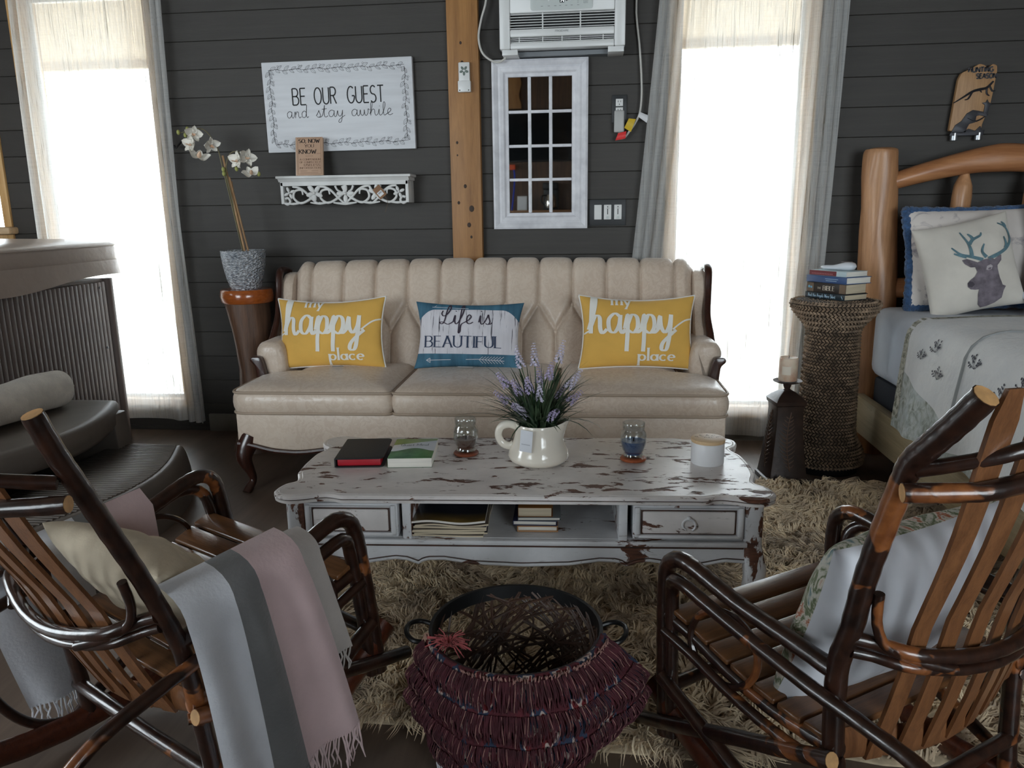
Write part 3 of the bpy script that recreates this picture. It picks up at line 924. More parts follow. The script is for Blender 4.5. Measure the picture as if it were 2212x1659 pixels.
def happy(label, x, y, z, rz, tilt, roll):
    p = thing('throw_pillow', label, 'pillow', (x, y, z), 0)
    p.rotation_euler = (tilt, roll, rz)
    raw, front = pillow_fn(0.52, 0.335, 0.062, 0.085, 0.012)
    obj('pillow_cover', pillow_body(raw), MAT_YELLOW, p, angle=180)
    obj('piping', MB().tube(pillow_edge(raw), 0.0045, 6, True), MAT_CORD, p)
    mb = MB()
    st, W = set_text('happy', CURS, 0.168, -0.02, width=0.385)
    mb.ribbon(move(st, -0.215, -0.010), pen(0.007, 0.0185), front, 0.0026, smooth=6)
    mb.ribbon([[(0.155, 0.008), (0.18, 0.03), (0.21, 0.05), (0.243, 0.060)], [(-0.235, -0.012), (-0.205, 0.006)]], 0.007, front, 0.0026, smooth=4)
    letter(mb, 'my', front, -0.072, 0.118, 0.052, 0.082, 0.008, True, off=0.0026)
    letter(mb, 'place', front, 0.085, -0.128, 0.052, 0.160, 0.0085, True, off=0.0026)
    obj('lettering', mb, MAT_THREAD, p, smooth=False)
    return p
PT = R(-15)
p1 = happy('yellow happy place pillow at the orchid end of the sofa', -1.235, 3.475, 0.636, R(1), PT, R(-1.0))
mb = MB().add([(0.02, -0.045, -0.163), (0.075, -0.05, -0.163), (0.08, -0.085, -0.160), (0.03, -0.082, -0.161)], [(0, 1, 2, 3)])
mb.add([(0.02, -0.045, -0.164), (0.075, -0.05, -0.164), (0.08, -0.085, -0.161), (0.03, -0.082, -0.162)], [(3, 2, 1, 0)])
obj('care_label', mb, MAT_TAG, p1)
happy('yellow happy place pillow beside the bright window and wicker pedestal', 0.185, 3.485, 0.642, R(3), PT, R(0.6))
def m_planks():
    t = NT('printed_weathered_planks')
    sx = t.n.new('ShaderNodeSeparateXYZ'); t.link(t.tc.outputs['Object'], sx.inputs[0])
    v = t.coords((95, 0.01, 5))
    n = t.noise(v, 1.0, 4, 0.6, 0.3)
    line = t.ramp(n, [(0.375, (52, 52, 62)), (0.415, (220, 218, 224))])
    soft = t.noise(t.coords((30, 1, 3)), 1.0, 4)
    white = t.mix(t.val(soft, 0.3, 0.7, 0.0, 0.35), line, (168, 166, 176))
    teal = t.ramp(t.noise(t.coords((26, 1, 4)), 1.0, 4), [(0.3, (44, 84, 106)), (0.7, (70, 118, 142))])
    ax = t.math('ABSOLUTE', sx.outputs['X'])
    cor = t.math('MULTIPLY', t.math('POWER', t.math('MAXIMUM', t.math('SUBTRACT', ax, 0.155), 0.0), 2.0), 9.0)
    top = t.math('GREATER_THAN', t.math('ADD', sx.outputs['Z'], cor), 0.116)
    bot = t.math('LESS_THAN', sx.outputs['Z'], -0.088)
    t.link(t.mix(t.math('MAXIMUM', top, bot), white, teal), t.b.inputs['Base Color'])
    t.set(Roughness=0.75)
    t.bump(t.noise(t.coords((1, 1, 1)), 300, 2), 0.15, 0.002)
    return t.m
p = thing('throw_pillow', 'blue and white lettered pillow in the middle of the sofa', 'pillow', (-0.58, 3.47, 0.625), 0)
p.rotation_euler = (R(-16), R(0.9), R(1))
raw, front = pillow_fn(0.505, 0.315, 0.055, 0.10)
obj('pillow_cover', pillow_body(raw), m_planks(), p, angle=180)
mb = MB()
st, W = set_text('Life', CURS, 0.085, 0.0); mb.ribbon(move(st, -0.12, 0.048), pen(0.003, 0.0065), front, 0.0024, smooth=6)
st, W = set_text('is', CURS, 0.085, 0.0); mb.ribbon(move(st, 0.05, 0.048), pen(0.003, 0.0065), front, 0.0024, smooth=6)
obj('script_lettering', mb, M('plum_print', (58, 48, 62), 0.8), p, smooth=False)
mb = MB(); letter(mb, 'BEAUTIFUL', front, -0.02, -0.058, 0.05, 0.35, 0.0062, True, off=0.0024)
obj('capital_lettering', mb, M('navy_print', (48, 62, 88), 0.8), p, smooth=False)
mb = MB()
mb.ribbon([[(-0.19, -0.118), (-0.1, -0.114), (0.05, -0.110), (0.17, -0.116)], [(-0.19, -0.118), (-0.172, -0.108)], [(-0.19, -0.118), (-0.172, -0.128)], [(-0.172, -0.108), (-0.172, -0.128)]], 0.0026, front, 0.0024)
for k in range(8):
    x = 0.055 + k * 0.0135
    mb.ribbon([[(x, -0.111), (x + 0.018, -0.098)], [(x, -0.111), (x + 0.018, -0.128)]], 0.0022, front, 0.0024)
obj('arrow_print', mb, M('pale_print', (200, 204, 210), 0.8), p, smooth=False)
obj('upper_arrow_print', MB().ribbon([[(-0.17, 0.127), (-0.05, 0.121), (0.0, 0.120)], [(-0.16, 0.127), (-0.15, 0.134)]], 0.0022, front, 0.0024), M('pale_print', (200, 204, 210), 0.8), p, smooth=False)
obj('care_label', MB().box(-0.035, 0.035, -0.088, -0.045, -0.1515, -0.1500), MAT_TAG, p)
# ------------------------------------------------------------------ distressed coffee table
def m_chipped(name, amt=0.40, stretch=(2.2, 7, 7), paint=(206, 204, 204)):
    """white paint worn through to brown wood in ragged streaks"""
    t = NT(name)
    v = t.coords(stretch)
    n = t.noise(v, 2.6, 9, 0.66, 0.5)
    n2 = t.noise(t.coords((stretch[0] * .5, stretch[1] * .4, stretch[2] * .4)), 2.0, 3)
    k = t.math('ADD', t.math('MULTIPLY', n, 0.68), t.math('MULTIPLY', n2, 0.32))
    mask = t.ramp(k, [(amt - 0.012, (255, 255, 255)), (amt + 0.006, (0, 0, 0))])
    wood = t.ramp(t.noise(t.coords((4, 30, 30)), 4, 4), [(0.3, (62, 36, 26)), (0.7, (112, 70, 50))])
    tone = t.ramp(t.noise(t.coords((3, 3, 3)), 3, 5), [(0.3, tuple(c * 0.9 for c in paint)), (0.7, paint)])
    grey = t.ramp(t.noise(t.coords((5, 40, 40)), 3, 6, 0.7), [(0.30, (120, 108, 100)), (0.40, (255, 255, 255))])
    mu = t.n.new('ShaderNodeMix'); mu.data_type = 'RGBA'; mu.blend_type = 'MULTIPLY'; mu.inputs[0].default_value = 0.6
    t.link(tone, mu.inputs[6]); t.link(grey, mu.inputs[7])
    t.link(t.mix(mask, mu.outputs[2], wood), t.b.inputs['Base Color'])
    t.link(t.val(mask, 0, 1, 0.30, 0.6), t.b.inputs['Roughness'])
    t.bump(t.math('MULTIPLY', mask, -1.0), 0.35, 0.0012)
    return t.m
MAT_CHIP = m_chipped('chipped_white_paint', 0.447, (4.2, 11, 11), (232, 226, 223))
MAT_CHIP_B = m_chipped('lightly_chipped_white_paint', 0.422, (3.0, 8, 8), (224, 224, 226))
MAT_CHIP_V = m_chipped('chipped_white_upright', 0.455, (9, 9, 4.0), (224, 224, 226))
MAT_RUBBED = M('rubbed_through_brown', (66, 42, 32), 0.6, var=0.3, vscale=20)
TAB = thing('coffee_table', 'white chipped-paint coffee table with drawers and curved legs', 'table', (-0.215, 2.26, 0.0), R(3.0))
hx, hy = 0.70, 0.285
def top_outline(grow=0.0):
    """serpentine corners: the long and short sides step in before each swept corner"""
    q = [(0.0, -hy - grow), (0.15, -hy - grow), (0.28, -hy - grow), (0.37, -hy - grow), (0.43, -hy - grow), (0.47, -hy - grow), (hx - 0.20, -hy - grow), (hx - 0.165, -hy - grow + .012), (hx - 0.135, -hy - grow + 0.010), (hx - 0.06, -hy - grow - .012), (hx - 0.012, -hy - grow + .012),
         (hx + grow, -hy + 0.05), (hx + grow - .012, -hy + 0.095), (hx + grow - 0.035, -hy + 0.12), (hx + grow - .032, -hy + 0.15), (hx + grow - 0.018, -hy + 0.19), (hx + grow - 0.014, -hy + 0.235), (hx + grow - .012, 0.0)]
    right = q + [(a, -b) for a, b in q[::-1][1:]]
    full = right + [(-a, b) for a, b in right[::-1][1:-1]]
    P, _ = spline([Vector((a, b, 0)) for a, b in full], 4, True, [0] * len(full))
    return [(p.x, p.y) for p in P]
ol = top_outline()
mb = MB()
stack_rings(mb, ol, [(-0.03, 0.393), (-0.012, 0.393), (-0.002, 0.397), (-0.001, 0.404), (-0.006, 0.406), (-0.006, 0.4075), (0.0, 0.409), (0.0, 0.415), (-0.004, 0.4185), (-0.010, 0.4195), (-0.012, 0.4188), (-0.014, 0.42)], [(0.985, 0.42), (0.5, 0.42)])
TOP = obj('table_top', mb, MAT_CHIP, TAB, angle=22)
# brown line where the moulding has been rubbed
N = outline_normals(ol)
obj('worn_edge', MB().tube([(p[0] - q[0] * 0.0045, p[1] - q[1] * 0.0045, 0.4068) for p, q in zip(ol, N)], 0.0016, 6, True), MAT_RUBBED, TOP)
# carcase
bx, by = 0.668, 0.250
obj('carcase_back', MB().box(-bx + .03, bx - .03, by - 0.02, by, 0.275, 0.393), MAT_CHIP_B, TAB)
obj('carcase_floor', MB().box(-bx + .03, bx - .03, -by + 0.012, by - 0.02, 0.262, 0.278), MAT_CHIP_B, TAB)
for x in (-0.325, 0.285):
    obj('divider', MB().box(x - 0.012, x + 0.012, -by + 0.002, by - .02, 0.276, 0.393, 0.002), MAT_CHIP_V, TAB)
for s in (-1, 1):
    obj('side_panel', MB().box(s * (bx - 0.03), s * bx, -by + 0.05, by - 0.05, 0.255, 0.393, 0.002), MAT_CHIP_B, TAB)
obj('top_rail', MB().box(-bx + .05, bx - .05, -by, -by + 0.03, 0.386, 0.394, 0.002), MAT_CHIP_B, TAB)
obj('bottom_rail', MB().box(-bx + 0.04, bx - 0.04, -by - 0.008, -by + 0.02, 0.262, 0.277, 0.004), MAT_CHIP_B, TAB)
obj('worn_edge', MB().box(-bx + 0.05, bx - 0.05, -by - 0.0065, -by + 0.01, 0.2575, 0.2625, 0.001), MAT_RUBBED, TAB)
def apron_z(x, w):
    return float(np.interp(abs(x) / w, [0, .2, .33, .40, .43, .445, .46, .49, .54, .60, .68, .76, .85, .92, 1], [.198, .203, .216, .215, .208, .200, .207, .214, .217, .211, .202, .206, .219, .216, .212]))
xs = np.linspace(-bx + .03, bx - .03, 120)
for y0, y1, nm in ((-by, -by + 0.02, 'front_apron'), (by - 0.02, by, 'back_apron')):
    ap = obj(nm, MB().prism([(x, apron_z(x, bx)) for x in xs] + [(bx - .03, 0.262), (-bx + .03, 0.262)], y0, y1, 'y'), MAT_CHIP_B, TAB)
    if y0 < 0:
        obj('apron_bead', MB().tube([(x, y0 - 0.001, apron_z(x, bx) + 0.003) for x in xs], 0.0045, 6), MAT_CHIP_B, ap)
        obj('worn_edge', MB().tube([(x, y0 - 0.001, apron_z(x, bx) + 0.0095) for x in xs], 0.0016, 5), MAT_RUBBED, ap)
for s in (-1, 1):
    obj('side_apron', MB().prism([(y, 0.215 + 0.012 * math.cos(y * 18)) for y in np.linspace(-by + .03, by - .03, 30)] + [(by - .03, 0.262), (-by + .03, 0.262)], s * (bx - 0.02) if s > 0 else -bx, s * bx if s > 0 else -bx + 0.02, 'x'), MAT_CHIP_B, TAB)
# cabriole legs: square post above, swept below
for sx in (-1, 1):
    for sy in (-1, 1):
        mb = MB()
        lev = [(0.393, 0.026, 0.0), (0.27, 0.026, 0.0), (0.235, 0.028, 0.004), (0.20, 0.030, 0.010), (0.16, 0.027, 0.010), (0.11, 0.020, 0.001), (0.065, 0.016, -0.004), (0.03, 0.017, 0.002), (0.012, 0.021, 0.012), (0.0, 0.020, 0.016)]
        sq = round_poly([(-1, -1), (1, -1), (1, 1), (-1, 1)], 0.55, 3)
        n = len(sq); vs = []
        for z, hw, o in lev:
            cx, cy = sx * (bx - 0.024 + o), sy * (by - 0.022 + o)
            vs += [(cx + a * hw, cy + b * hw, z) for a, b in sq]
        fs = [(i * n + j, i * n + (j + 1) % n, (i + 1) * n + (j + 1) % n, (i + 1) * n + j) for i in range(len(lev) - 1) for j in range(n)]
        fs += [tuple(range(n)), tuple((len(lev) - 1) * n + j for j in range(n))[::-1]]
        obj('leg', mb.add(vs, fs), MAT_CHIP_V, TAB)
# drawers
def drawer(x0, x1):
    y = -by
    d = obj('drawer', MB().box(x0, x1, y + 0.0005, y + 0.30, 0.284, 0.383, 0.001), MAT_CHIP_B, TAB)
    f = 0.016
    for a, b, c, e in ((x0 + .004, x1 - .004, 0.377, 0.383 - .004 - f + .012), (x0 + .004, x1 - .004, 0.288, 0.288 + f * .6), (x0 + .004, x0 + .004 + f * .9, 0.288, 0.379), (x1 - .004 - f * .9, x1 - .004, 0.288, 0.379)):
        obj('moulding', MB().box(a, b, y - 0.008, y + 0.004, min(c, e), max(c, e), 0.003), MAT_CHIP_B, d)
    obj('panel', MB().box(x0 + 0.026, x1 - 0.026, y - 0.006, y + 0.003, 0.302, 0.367, 0.004), MAT_CHIP, d)
    obj('worn_edge', MB().box(x0 + 0.0215, x1 - 0.0215, y - 0.0012, y + 0.002, 0.2985, 0.3705, 0.0005), MAT_RUBBED, d)
    cx = (x0 + x1) / 2
    ring = [(cx + 0.017 * math.sin(a), y - 0.011 - 0.004 * math.cos(a / 2), 0.331 - 0.017 * math.cos(a) * 0.95) for a in np.linspace(R(28), R(332), 22)]
    obj('ring_pull', MB().tube(ring, 0.0032, 6), MAT_CHIP_B, d)
    obj('ring_pull_boss', MB().sphere((cx, y - 0.008, 0.349), 0.0065, 8, 6), MAT_CHIP_B, d)
drawer(-0.617, -0.350); drawer(0.312, 0.617)

# ------------------------------------------------------------------ things on and in the table
def on_table(px, py):
    """table-local to room coordinates"""
    a = R(3.0)
    return (-0.215 + px * math.cos(a) - py * math.sin(a), 2.26 + px * math.sin(a) + py * math.cos(a))
MAT_PAGES = M('white_paper_block', (226, 222, 212), 0.8, var=0.06, vscale=2, stretch=(4, 4, 260))
MAT_PAGES_C = M('cream_paper_block', (200, 186, 160), 0.8, var=0.10, vscale=2, stretch=(4, 4, 260))
MAT_PAGES_R = M('red_page_edges', (176, 22, 40), 0.5, var=0.06, vscale=2, stretch=(4, 4, 260))
def book(name, label, cat, x, y, z, rz, w, d, t, cover, pages, hard=0.0025, spine='left', soft=False, group=None, cover_name='cover'):
    """lying book: w along x, d along y; the spine on one side"""
    b = thing(name, label, cat, (x, y, z), rz, group)
    ov = hard if not soft else 0.0008
    i = 0.004 if not soft else 0.0005
    x0, x1, y0, y1 = -w / 2, w / 2, -d / 2, d / 2
    px0, px1, py0, py1 = x0 + i, x1 - i, y0 + i, y1 - i
    if spine == 'left': px0 = x0 + ov
    elif spine == 'right': px1 = x1 - ov
    elif spine == 'front': py0 = y0 + ov
    elif spine == 'back': py1 = y1 - ov
    obj('page_block', MB().box(px0, px1, py0, py1, ov, t - ov, 0.0006), pages, b)
    c = MB().box(x0, x1, y0, y1, 0, ov, 0.0004).box(x0, x1, y0, y1, t - ov, t, 0.0004)
    if spine == 'left': c.box(x0, x0 + ov, y0, y1, 0, t, 0.0004)
    elif spine == 'right': c.box(x1 - ov, x1, y0, y1, 0, t, 0.0004)
    elif spine == 'front': c.box(x0, x1, y0, y0 + ov, 0, t, 0.0004)
    elif spine == 'back': c.box(x0, x1, y1 - ov, y1, 0, t, 0.0004)
    cv = obj(cover_name, c, cover, b)
    return b, cv
# leather bound book with red edges: limp cover overlapping the pages
b = thing('leather_book', 'black leather book with red page edges on the coffee table', 'book', (-0.730, 2.290, 0.4205), R(7))
obj('page_block', MB().box(-0.068, 0.066, -0.100, 0.100, 0.004, 0.026, 0.003), MAT_PAGES_R, b)
cov = round_poly([(-0.075, -0.107), (0.075, -0.107), (0.075, 0.107), (-0.075, 0.107)], [0.006, .02, .02, .006], 4)
MAT_LEATHER = M('black_leather', (26, 24, 26), 0.55, bump=0.3, bscale=200, bdist=0.002)
c = MB().prism(cov, 0.026, 0.0295, 'z', 0.0012).prism(cov, 0.0, 0.0038, 'z', 0.001).box(-0.076, -0.071, -0.106, 0.106, 0.001, 0.029, 0.0015)
obj('cover', c, MAT_LEATHER, b)
# paperback with a green and white cover
def m_quiet():
    t = NT('green_hills_print')
    sx = t.n.new('ShaderNodeSeparateXYZ'); t.link(t.tc.outputs['Object'], sx.inputs[0])
    X, Y = sx.outputs['X'], sx.outputs['Y']
    n = t.noise(t.coords((9, 9, 9)), 2, 3)
    w1 = t.math('MULTIPLY', t.math('SINE', t.math('MULTIPLY', t.math('ADD', X, 0.03), 45.0)), 0.016)
    low = t.math('LESS_THAN', Y, t.math('ADD', w1, -0.015))
    up = t.math('GREATER_THAN', t.math('ADD', Y, t.math('MULTIPLY', X, -0.35)), 0.058)
    g1 = t.ramp(n, [(0.35, (46, 92, 56)), (0.65, (84, 136, 84))])
    g2 = t.ramp(n, [(0.35, (104, 142, 62)), (0.65, (140, 172, 96))])
    c = t.mix(low, (206, 214, 222), g1)
    t.link(t.mix(up, c, g2), t.b.inputs['Base Color'])
    t.set(Roughness=0.3)
    return t.m
b, cv = book('paperback_book', 'green and white paperback beside the black leather book', 'book', -0.572, 2.298, 0.4205, R(6), 0.136, 0.206, 0.030, m_quiet(), MAT_PAGES, soft=True)
mb = MB(); letter(mb, 'Quiet Mind', frame_fn((0, 0, 0.030), (1, 0, 0), (0, 1, 0)), 0.0, 0.024, 0.022, 0.088, 0.0014, False)
obj('title', mb, M('grey_print', (70, 88, 100), 0.6), b, smooth=False)

# jar candles
MAT_JAR = None
def m_clear():
    t = NT('clear_glass')
    t.n.remove(t.b)
    tr = t.n.new('ShaderNodeBsdfTransparent'); tr.inputs['Color'].default_value = (0.93, 0.95, 0.95, 1)
    gl = t.n.new('ShaderNodeBsdfGlossy'); gl.inputs['Roughness'].default_value = 0.03
    lw = t.n.new('ShaderNodeLayerWeight'); lw.inputs['Blend'].default_value = 0.25
    mx = t.n.new('ShaderNodeMixShader')
    f = t.math('ADD', t.math('MULTIPLY', lw.outputs['Facing'], 0.55), 0.05)
    t.link(f, mx.inputs[0]); t.link(tr.outputs[0], mx.inputs[1]); t.link(gl.outputs[0], mx.inputs[2])
    t.link(mx.outputs[0], t.out.inputs['Surface'])
    return t.m
MAT_JAR = m_clear()
MAT_COASTER = m_wood('terracotta_coaster', (150, 74, 40), (184, 100, 60), 6, 'x', 0.45)
def jar_candle(label, x, y, wax, fill, wick, coaster):
    c = thing('jar_candle', label, 'candle', (x, y, 0.4205))
    obj('coaster', MB().lathe([(0.030, 0), (0.039, 0.003), (0.041, 0.007), (0.038, 0.011), (0.030, 0.0125)], 28), coaster, c)
    z0 = 0.0128
    prof = [(0.0005, z0), (0.028, z0), (0.031, z0 + 0.004), (0.030, z0 + 0.010), (0.028, z0 + 0.014), (0.034, z0 + 0.024), (0.0395, z0 + 0.045), (0.0405, z0 + 0.066), (0.038, z0 + 0.078), (0.033, z0 + 0.086), (0.0325, z0 + 0.089), (0.034, z0 + 0.093), (0.0345, z0 + 0.108), (0.0335, z0 + 0.110)]
    obj('jar', MB().lathe(prof + [(r - 0.0022, z) for r, z in prof[::-1][:-2]] + [(0.0005, z0 + 0.004)], 32, caps=False), MAT_JAR, c)
    inner = [(r - 0.003, z) for r, z in prof[3:] if z < z0 + fill]
    rt = inner[-1][0]
    obj('wax', MB().lathe([(0.0005, inner[0][1])] + inner + [(rt, z0 + fill), (rt * 0.6, z0 + fill - 0.002), (0.0005, z0 + fill - 0.003)], 28, caps=False), wax, c)
    obj('wick', MB().tube([(0, 0, z0 + fill - 0.003), (0.001, 0, z0 + fill + 0.008)], 0.0022, 6), M('charred_wick', (30, 26, 24), 0.9), c)
    return c
jar_candle('glass jar candle with low brown wax near the paperback', -0.409, 2.335, M('brown_wax', (92, 62, 50), 0.4, var=0.15), 0.042, 1, M('red_brown_coaster', (120, 62, 40), 0.45, var=0.15))
jar_candle('glass jar candle with blue wax on an orange wooden coaster', 0.121, 2.312, M('blue_wax', (58, 92, 138), 0.4, var=0.10), 0.052, 1, MAT_COASTER)
# tub candle with wooden lid
c = thing('lidded_candle', 'white tumbler candle with pale wooden lid on the table end', 'candle', (0.346, 2.305, 0.4205))
obj('tumbler', MB().lathe([(0.0005, 0.0), (0.047, 0.0), (0.0495, 0.003), (0.0495, 0.066), (0.048, 0.068), (0.0005, 0.068)], 36, caps=False), M('matte_white_glass', (226, 226, 228), 0.35), c)
obj('lid', MB().lathe([(0.0005, 0.0682), (0.050, 0.0682), (0.051, 0.070), (0.051, 0.078), (0.049, 0.0795), (0.0005, 0.0795)], 36, caps=False), m_wood('blond_lid', (206, 172, 130), (226, 196, 156), 4, 'x', 0.5), c)
mb = MB()
fl = frame_fn((0, 0, 0.0796), (1, 0, 0), (0, 1, 0))
for i, ch in enumerate('PEACE'):
    a = R(-58 + 29 * i)
    st, W = set_text(ch, CAPS, 0.014)
    mb.ribbon(move(move(st, -W / 2, 0), math.sin(a) * 0.030, math.cos(a) * 0.030 - 0.012, -a), 0.0014, fl, 0.0003)
letter(mb, 'FULL', fl, 0.002, -0.004, 0.008, 0.026, 0.0011)
obj('lettering', mb, M('dark_engraving', (96, 72, 52), 0.7), c, smooth=False)

# cream pitcher with artificial lavender
PIT = thing('ceramic_pitcher', 'glossy cream pitcher with hang tag in the centre of the table', 'pitcher', (-0.172, 2.285, 0.4205), R(2))
PIT.scale = (1.05, 1.05, 1.13)
MAT_CREAM = M('cream_glaze', (236, 228, 214), 0.12, var=0.03, vscale=4, coat=0.6)
prof = [(0.062, 0.0), (0.078, 0.003), (0.088, 0.012), (0.090, 0.022), (0.086, 0.036), (0.079, 0.050), (0.072, 0.068), (0.068, 0.085), (0.0665, 0.100), (0.068, 0.110)]
def pit_pt(r, z, a):
    lip = smoothstep(0.06, 0.112, z)
    sp = math.exp(-((a) / 0.42) ** 2) if abs(a) < PI else 0
    rr = r + lip * sp * 0.026
    return (rr * math.cos(a), rr * math.sin(a), z + lip * sp * 0.012)
mb = MB(); seg = 44
inner = [(r - 0.004, z) for r, z in prof[1:]][::-1]
allp = prof + [(0.0665, 0.1115)] + [(0.064, 0.110)] + inner
vs = []
for r, z in allp:
    for k in range(seg):
        a = -PI + 2 * PI * k / seg
        vs.append(pit_pt(r, z, a))
fs = [(i * seg + k, i * seg + (k + 1) % seg, (i + 1) * seg + (k + 1) % seg, (i + 1) * seg + k) for i in range(len(allp) - 1) for k in range(seg)]
fs += [tuple(range(seg))[::-1], tuple((len(allp) - 1) * seg + k for k in range(seg))]
obj('pitcher_body', mb.add(vs, fs), MAT_CREAM, PIT, angle=60)
obj('handle', MB().tube([(-0.060, 0, 0.098), (-0.085, 0, 0.106), (-0.110, 0, 0.098), (-0.119, 0, 0.075), (-0.108, 0, 0.052), (-0.088, 0, 0.044), (-0.074, 0, 0.047)], [.012, .0115, .011, .011, .011, .0115, .013], 12, smooth=5), MAT_CREAM, PIT)
tg = obj('hang_tag', MB().box(-0.0195, 0.0195, -0.0006, 0.0006, -0.058, 0.0, 0.0004), M('white_card', (214, 216, 222), 0.7), PIT)
tg.location = (-0.030, -0.0725, 0.106); tg.rotation_euler = (R(-6), R(2), R(-24))
# the tag's line of small print is too fine to read: a broken grey rule
mb = MB()
for k in range(9): mb.ribbon([[(-0.014 + k * 0.0031, -0.038), (-0.0122 + k * 0.0031, -0.038)]], 0.0022, frame_fn((0, -0.0007, 0), (1, 0, 0), (0, 0, 1)), 0.0002)
obj('small_print', mb, M('grey_ink', (140, 142, 150), 0.8), tg, smooth=False)
# plant
LAV = thing('lavender_bunch', 'artificial lavender with grassy leaves in the cream pitcher', 'plant', (-0.172, 2.285, 0.431))
LAV.scale = (1.05, 1.05, 1.02)
MAT_LEAF = M('dark_green_leaf', (44, 66, 44), 0.5, var=0.3, vscale=12)
MAT_LEAF2 = M('grey_green_leaf', (74, 92, 66), 0.5, var=0.2, vscale=12)
MAT_STEM = M('green_stem', (70, 92, 58), 0.6)
MAT_BLOOM = M('lilac_floret', (190, 178, 210), 0.7, var=0.12, vscale=60)
MAT_BLOOM2 = M('pale_lilac_floret', (212, 206, 226), 0.7, var=0.1, vscale=60)
obj('foam_plug', MB().lathe([(0.0005, 0.094), (0.055, 0.094), (0.06, 0.100), (0.04, 0.106), (0.0005, 0.108)], 18, caps=False), MAT_LEAF, LAV)
def blade(L, w, bend, seg=7):
    vs, fs = [], []
    for i in range(seg):
        t = i / (seg - 1)
        ang = bend * t
        z = L * (math.sin(ang) / bend if bend > 0.01 else t); x = L * ((1 - math.cos(ang)) / bend if bend > 0.01 else 0)
        ww = w * (1 - t) ** 0.7 * (0.5 + 1.2 * min(t * 3, 1) * 0.5)
        vs += [(x, -ww, z + 0.2 * ww), (x - 0.15 * ww, 0, z), (x, ww, z + 0.2 * ww)]
    for i in range(seg - 1):
        a = 3 * i
        fs += [(a, a + 3, a + 4, a + 1), (a + 1, a + 4, a + 5, a + 2)]
    return MB().add(vs, fs)
blades = [blade(L, w, bd).mesh('leaf') for L, w, bd in ((0.16, .0046, 0.5), (0.19, .0042, 0.7), (0.13, .005, 1.0), (0.10, .0055, 1.3), (0.21, .003, 0.9), (0.17, .0042, 1.5), (0.12, .005, 0.3))]
for i, m in enumerate(blades): m.materials.append(MAT_LEAF if i % 3 else MAT_LEAF2)
rs = random.Random(11)
for i in range(290):
    a = rs.uniform(0, 2 * PI); r = 0.045 * math.sqrt(rs.random())
    o = obj('leaf', rs.choice(blades), None, LAV)
    o.location = (r * math.cos(a), r * math.sin(a), 0.098)
    o.rotation_euler = (0, rs.uniform(0.0, 0.75) * (0.35 + r / 0.045), a + rs.uniform(-0.5, 0.5))
    k = rs.uniform(0.8, 1.25); o.scale = (k, k, k)
for a, L in ((R(175), .23), (R(160), .22), (R(200), .21), (R(20), .17), (R(-10), .16), (R(215), .20)):
    o = obj('leaf', blade(L, 0.0026, 1.25).mesh('leaf'), MAT_LEAF2, LAV)
    o.location = (0.03 * math.cos(a), 0.03 * math.sin(a), 0.10); o.rotation_euler = (0, 0.35, a)
def floret_mesh():
    mb = MB()
    for k in range(5):
        a = 2 * PI * k / 5
        d = Vector((math.cos(a), math.sin(a), 0)); q = Vector((-d.y, d.x, 0))
        mb.add([(0, 0, 0), tuple(d * 0.0035 + q * 0.002 + Vector((0, 0, 0.0025))), tuple(d * 0.0062 + Vector((0, 0, 0.0045))), tuple(d * 0.0035 - q * 0.002 + Vector((0, 0, 0.0025)))], [(0, 1, 2, 3)])
    return mb
def spike(n, L):
    mb = MB()
    r2 = random.Random(n)
    for k in range(n):
        t = k / n; z = L * t
        for j in range(5 if t < 0.75 else 3):
            a = 2 * PI * j / 5 + k * 0.9
            rad = 0.0075 * (1 - 0.75 * t) + 0.001
            F = floret_mesh()
            mat = Matrix.Translation((rad * math.cos(a), rad * math.sin(a), z)) @ Matrix.Rotation(a, 4, 'Z') @ Matrix.Rotation(R(62) * (1 - 0.5 * t), 4, 'Y') @ Matrix.Scale(1.0 - 0.45 * t, 4)
            F.xf(lambda p: mat @ p); mb.add(F.v, F.f)
    return mb
spikes = [spike(7, 0.055).mesh('flower_head', False), spike(9, 0.072).mesh('flower_head', False)]
spikes[0].materials.append(MAT_BLOOM); spikes[1].materials.append(MAT_BLOOM2)
heads = [(-.055, .01, .30, 1), (-.012, .02, .305, 1), (.062, .02, .315, 1), (.035, -.01, .27, 0), (-.06, -.03, .225, 0), (-.025, -.04, .235, 0), (.010, -.05, .215, 1), (.10, -.01, .24, 1), (.105, .0, .19, 0),
         (-.055, -.05, .165, 0), (-.04, -.06, .16, 1), (.045, -.05, .15, 0), (-.10, -.02, .245, 0), (-.105, -.01, .19, 0), (.065, .02, .20, 0), (.0, .03, .25, 0)]
for x, y, z, kd in heads:
    p0 = Vector((x * 0.25, y * 0.25, 0.10)); p1 = Vector((x * 0.6, y * 0.6, 0.10 + (z - .1) * .6)); p2 = Vector((x, y, z))
    st = obj('flower_stem', MB().tube([p0, p1, p2], 0.0016, 5, smooth=4), MAT_STEM, LAV)
    h = obj('flower_head', spikes[kd], None, st)
    d = (p2 - p1).normalized()
    h.location = p2 - d * 0.02; h.rotation_euler = d.to_track_quat('Z', 'Y').to_euler(); h.scale = (1.1, 1.1, 1.0)

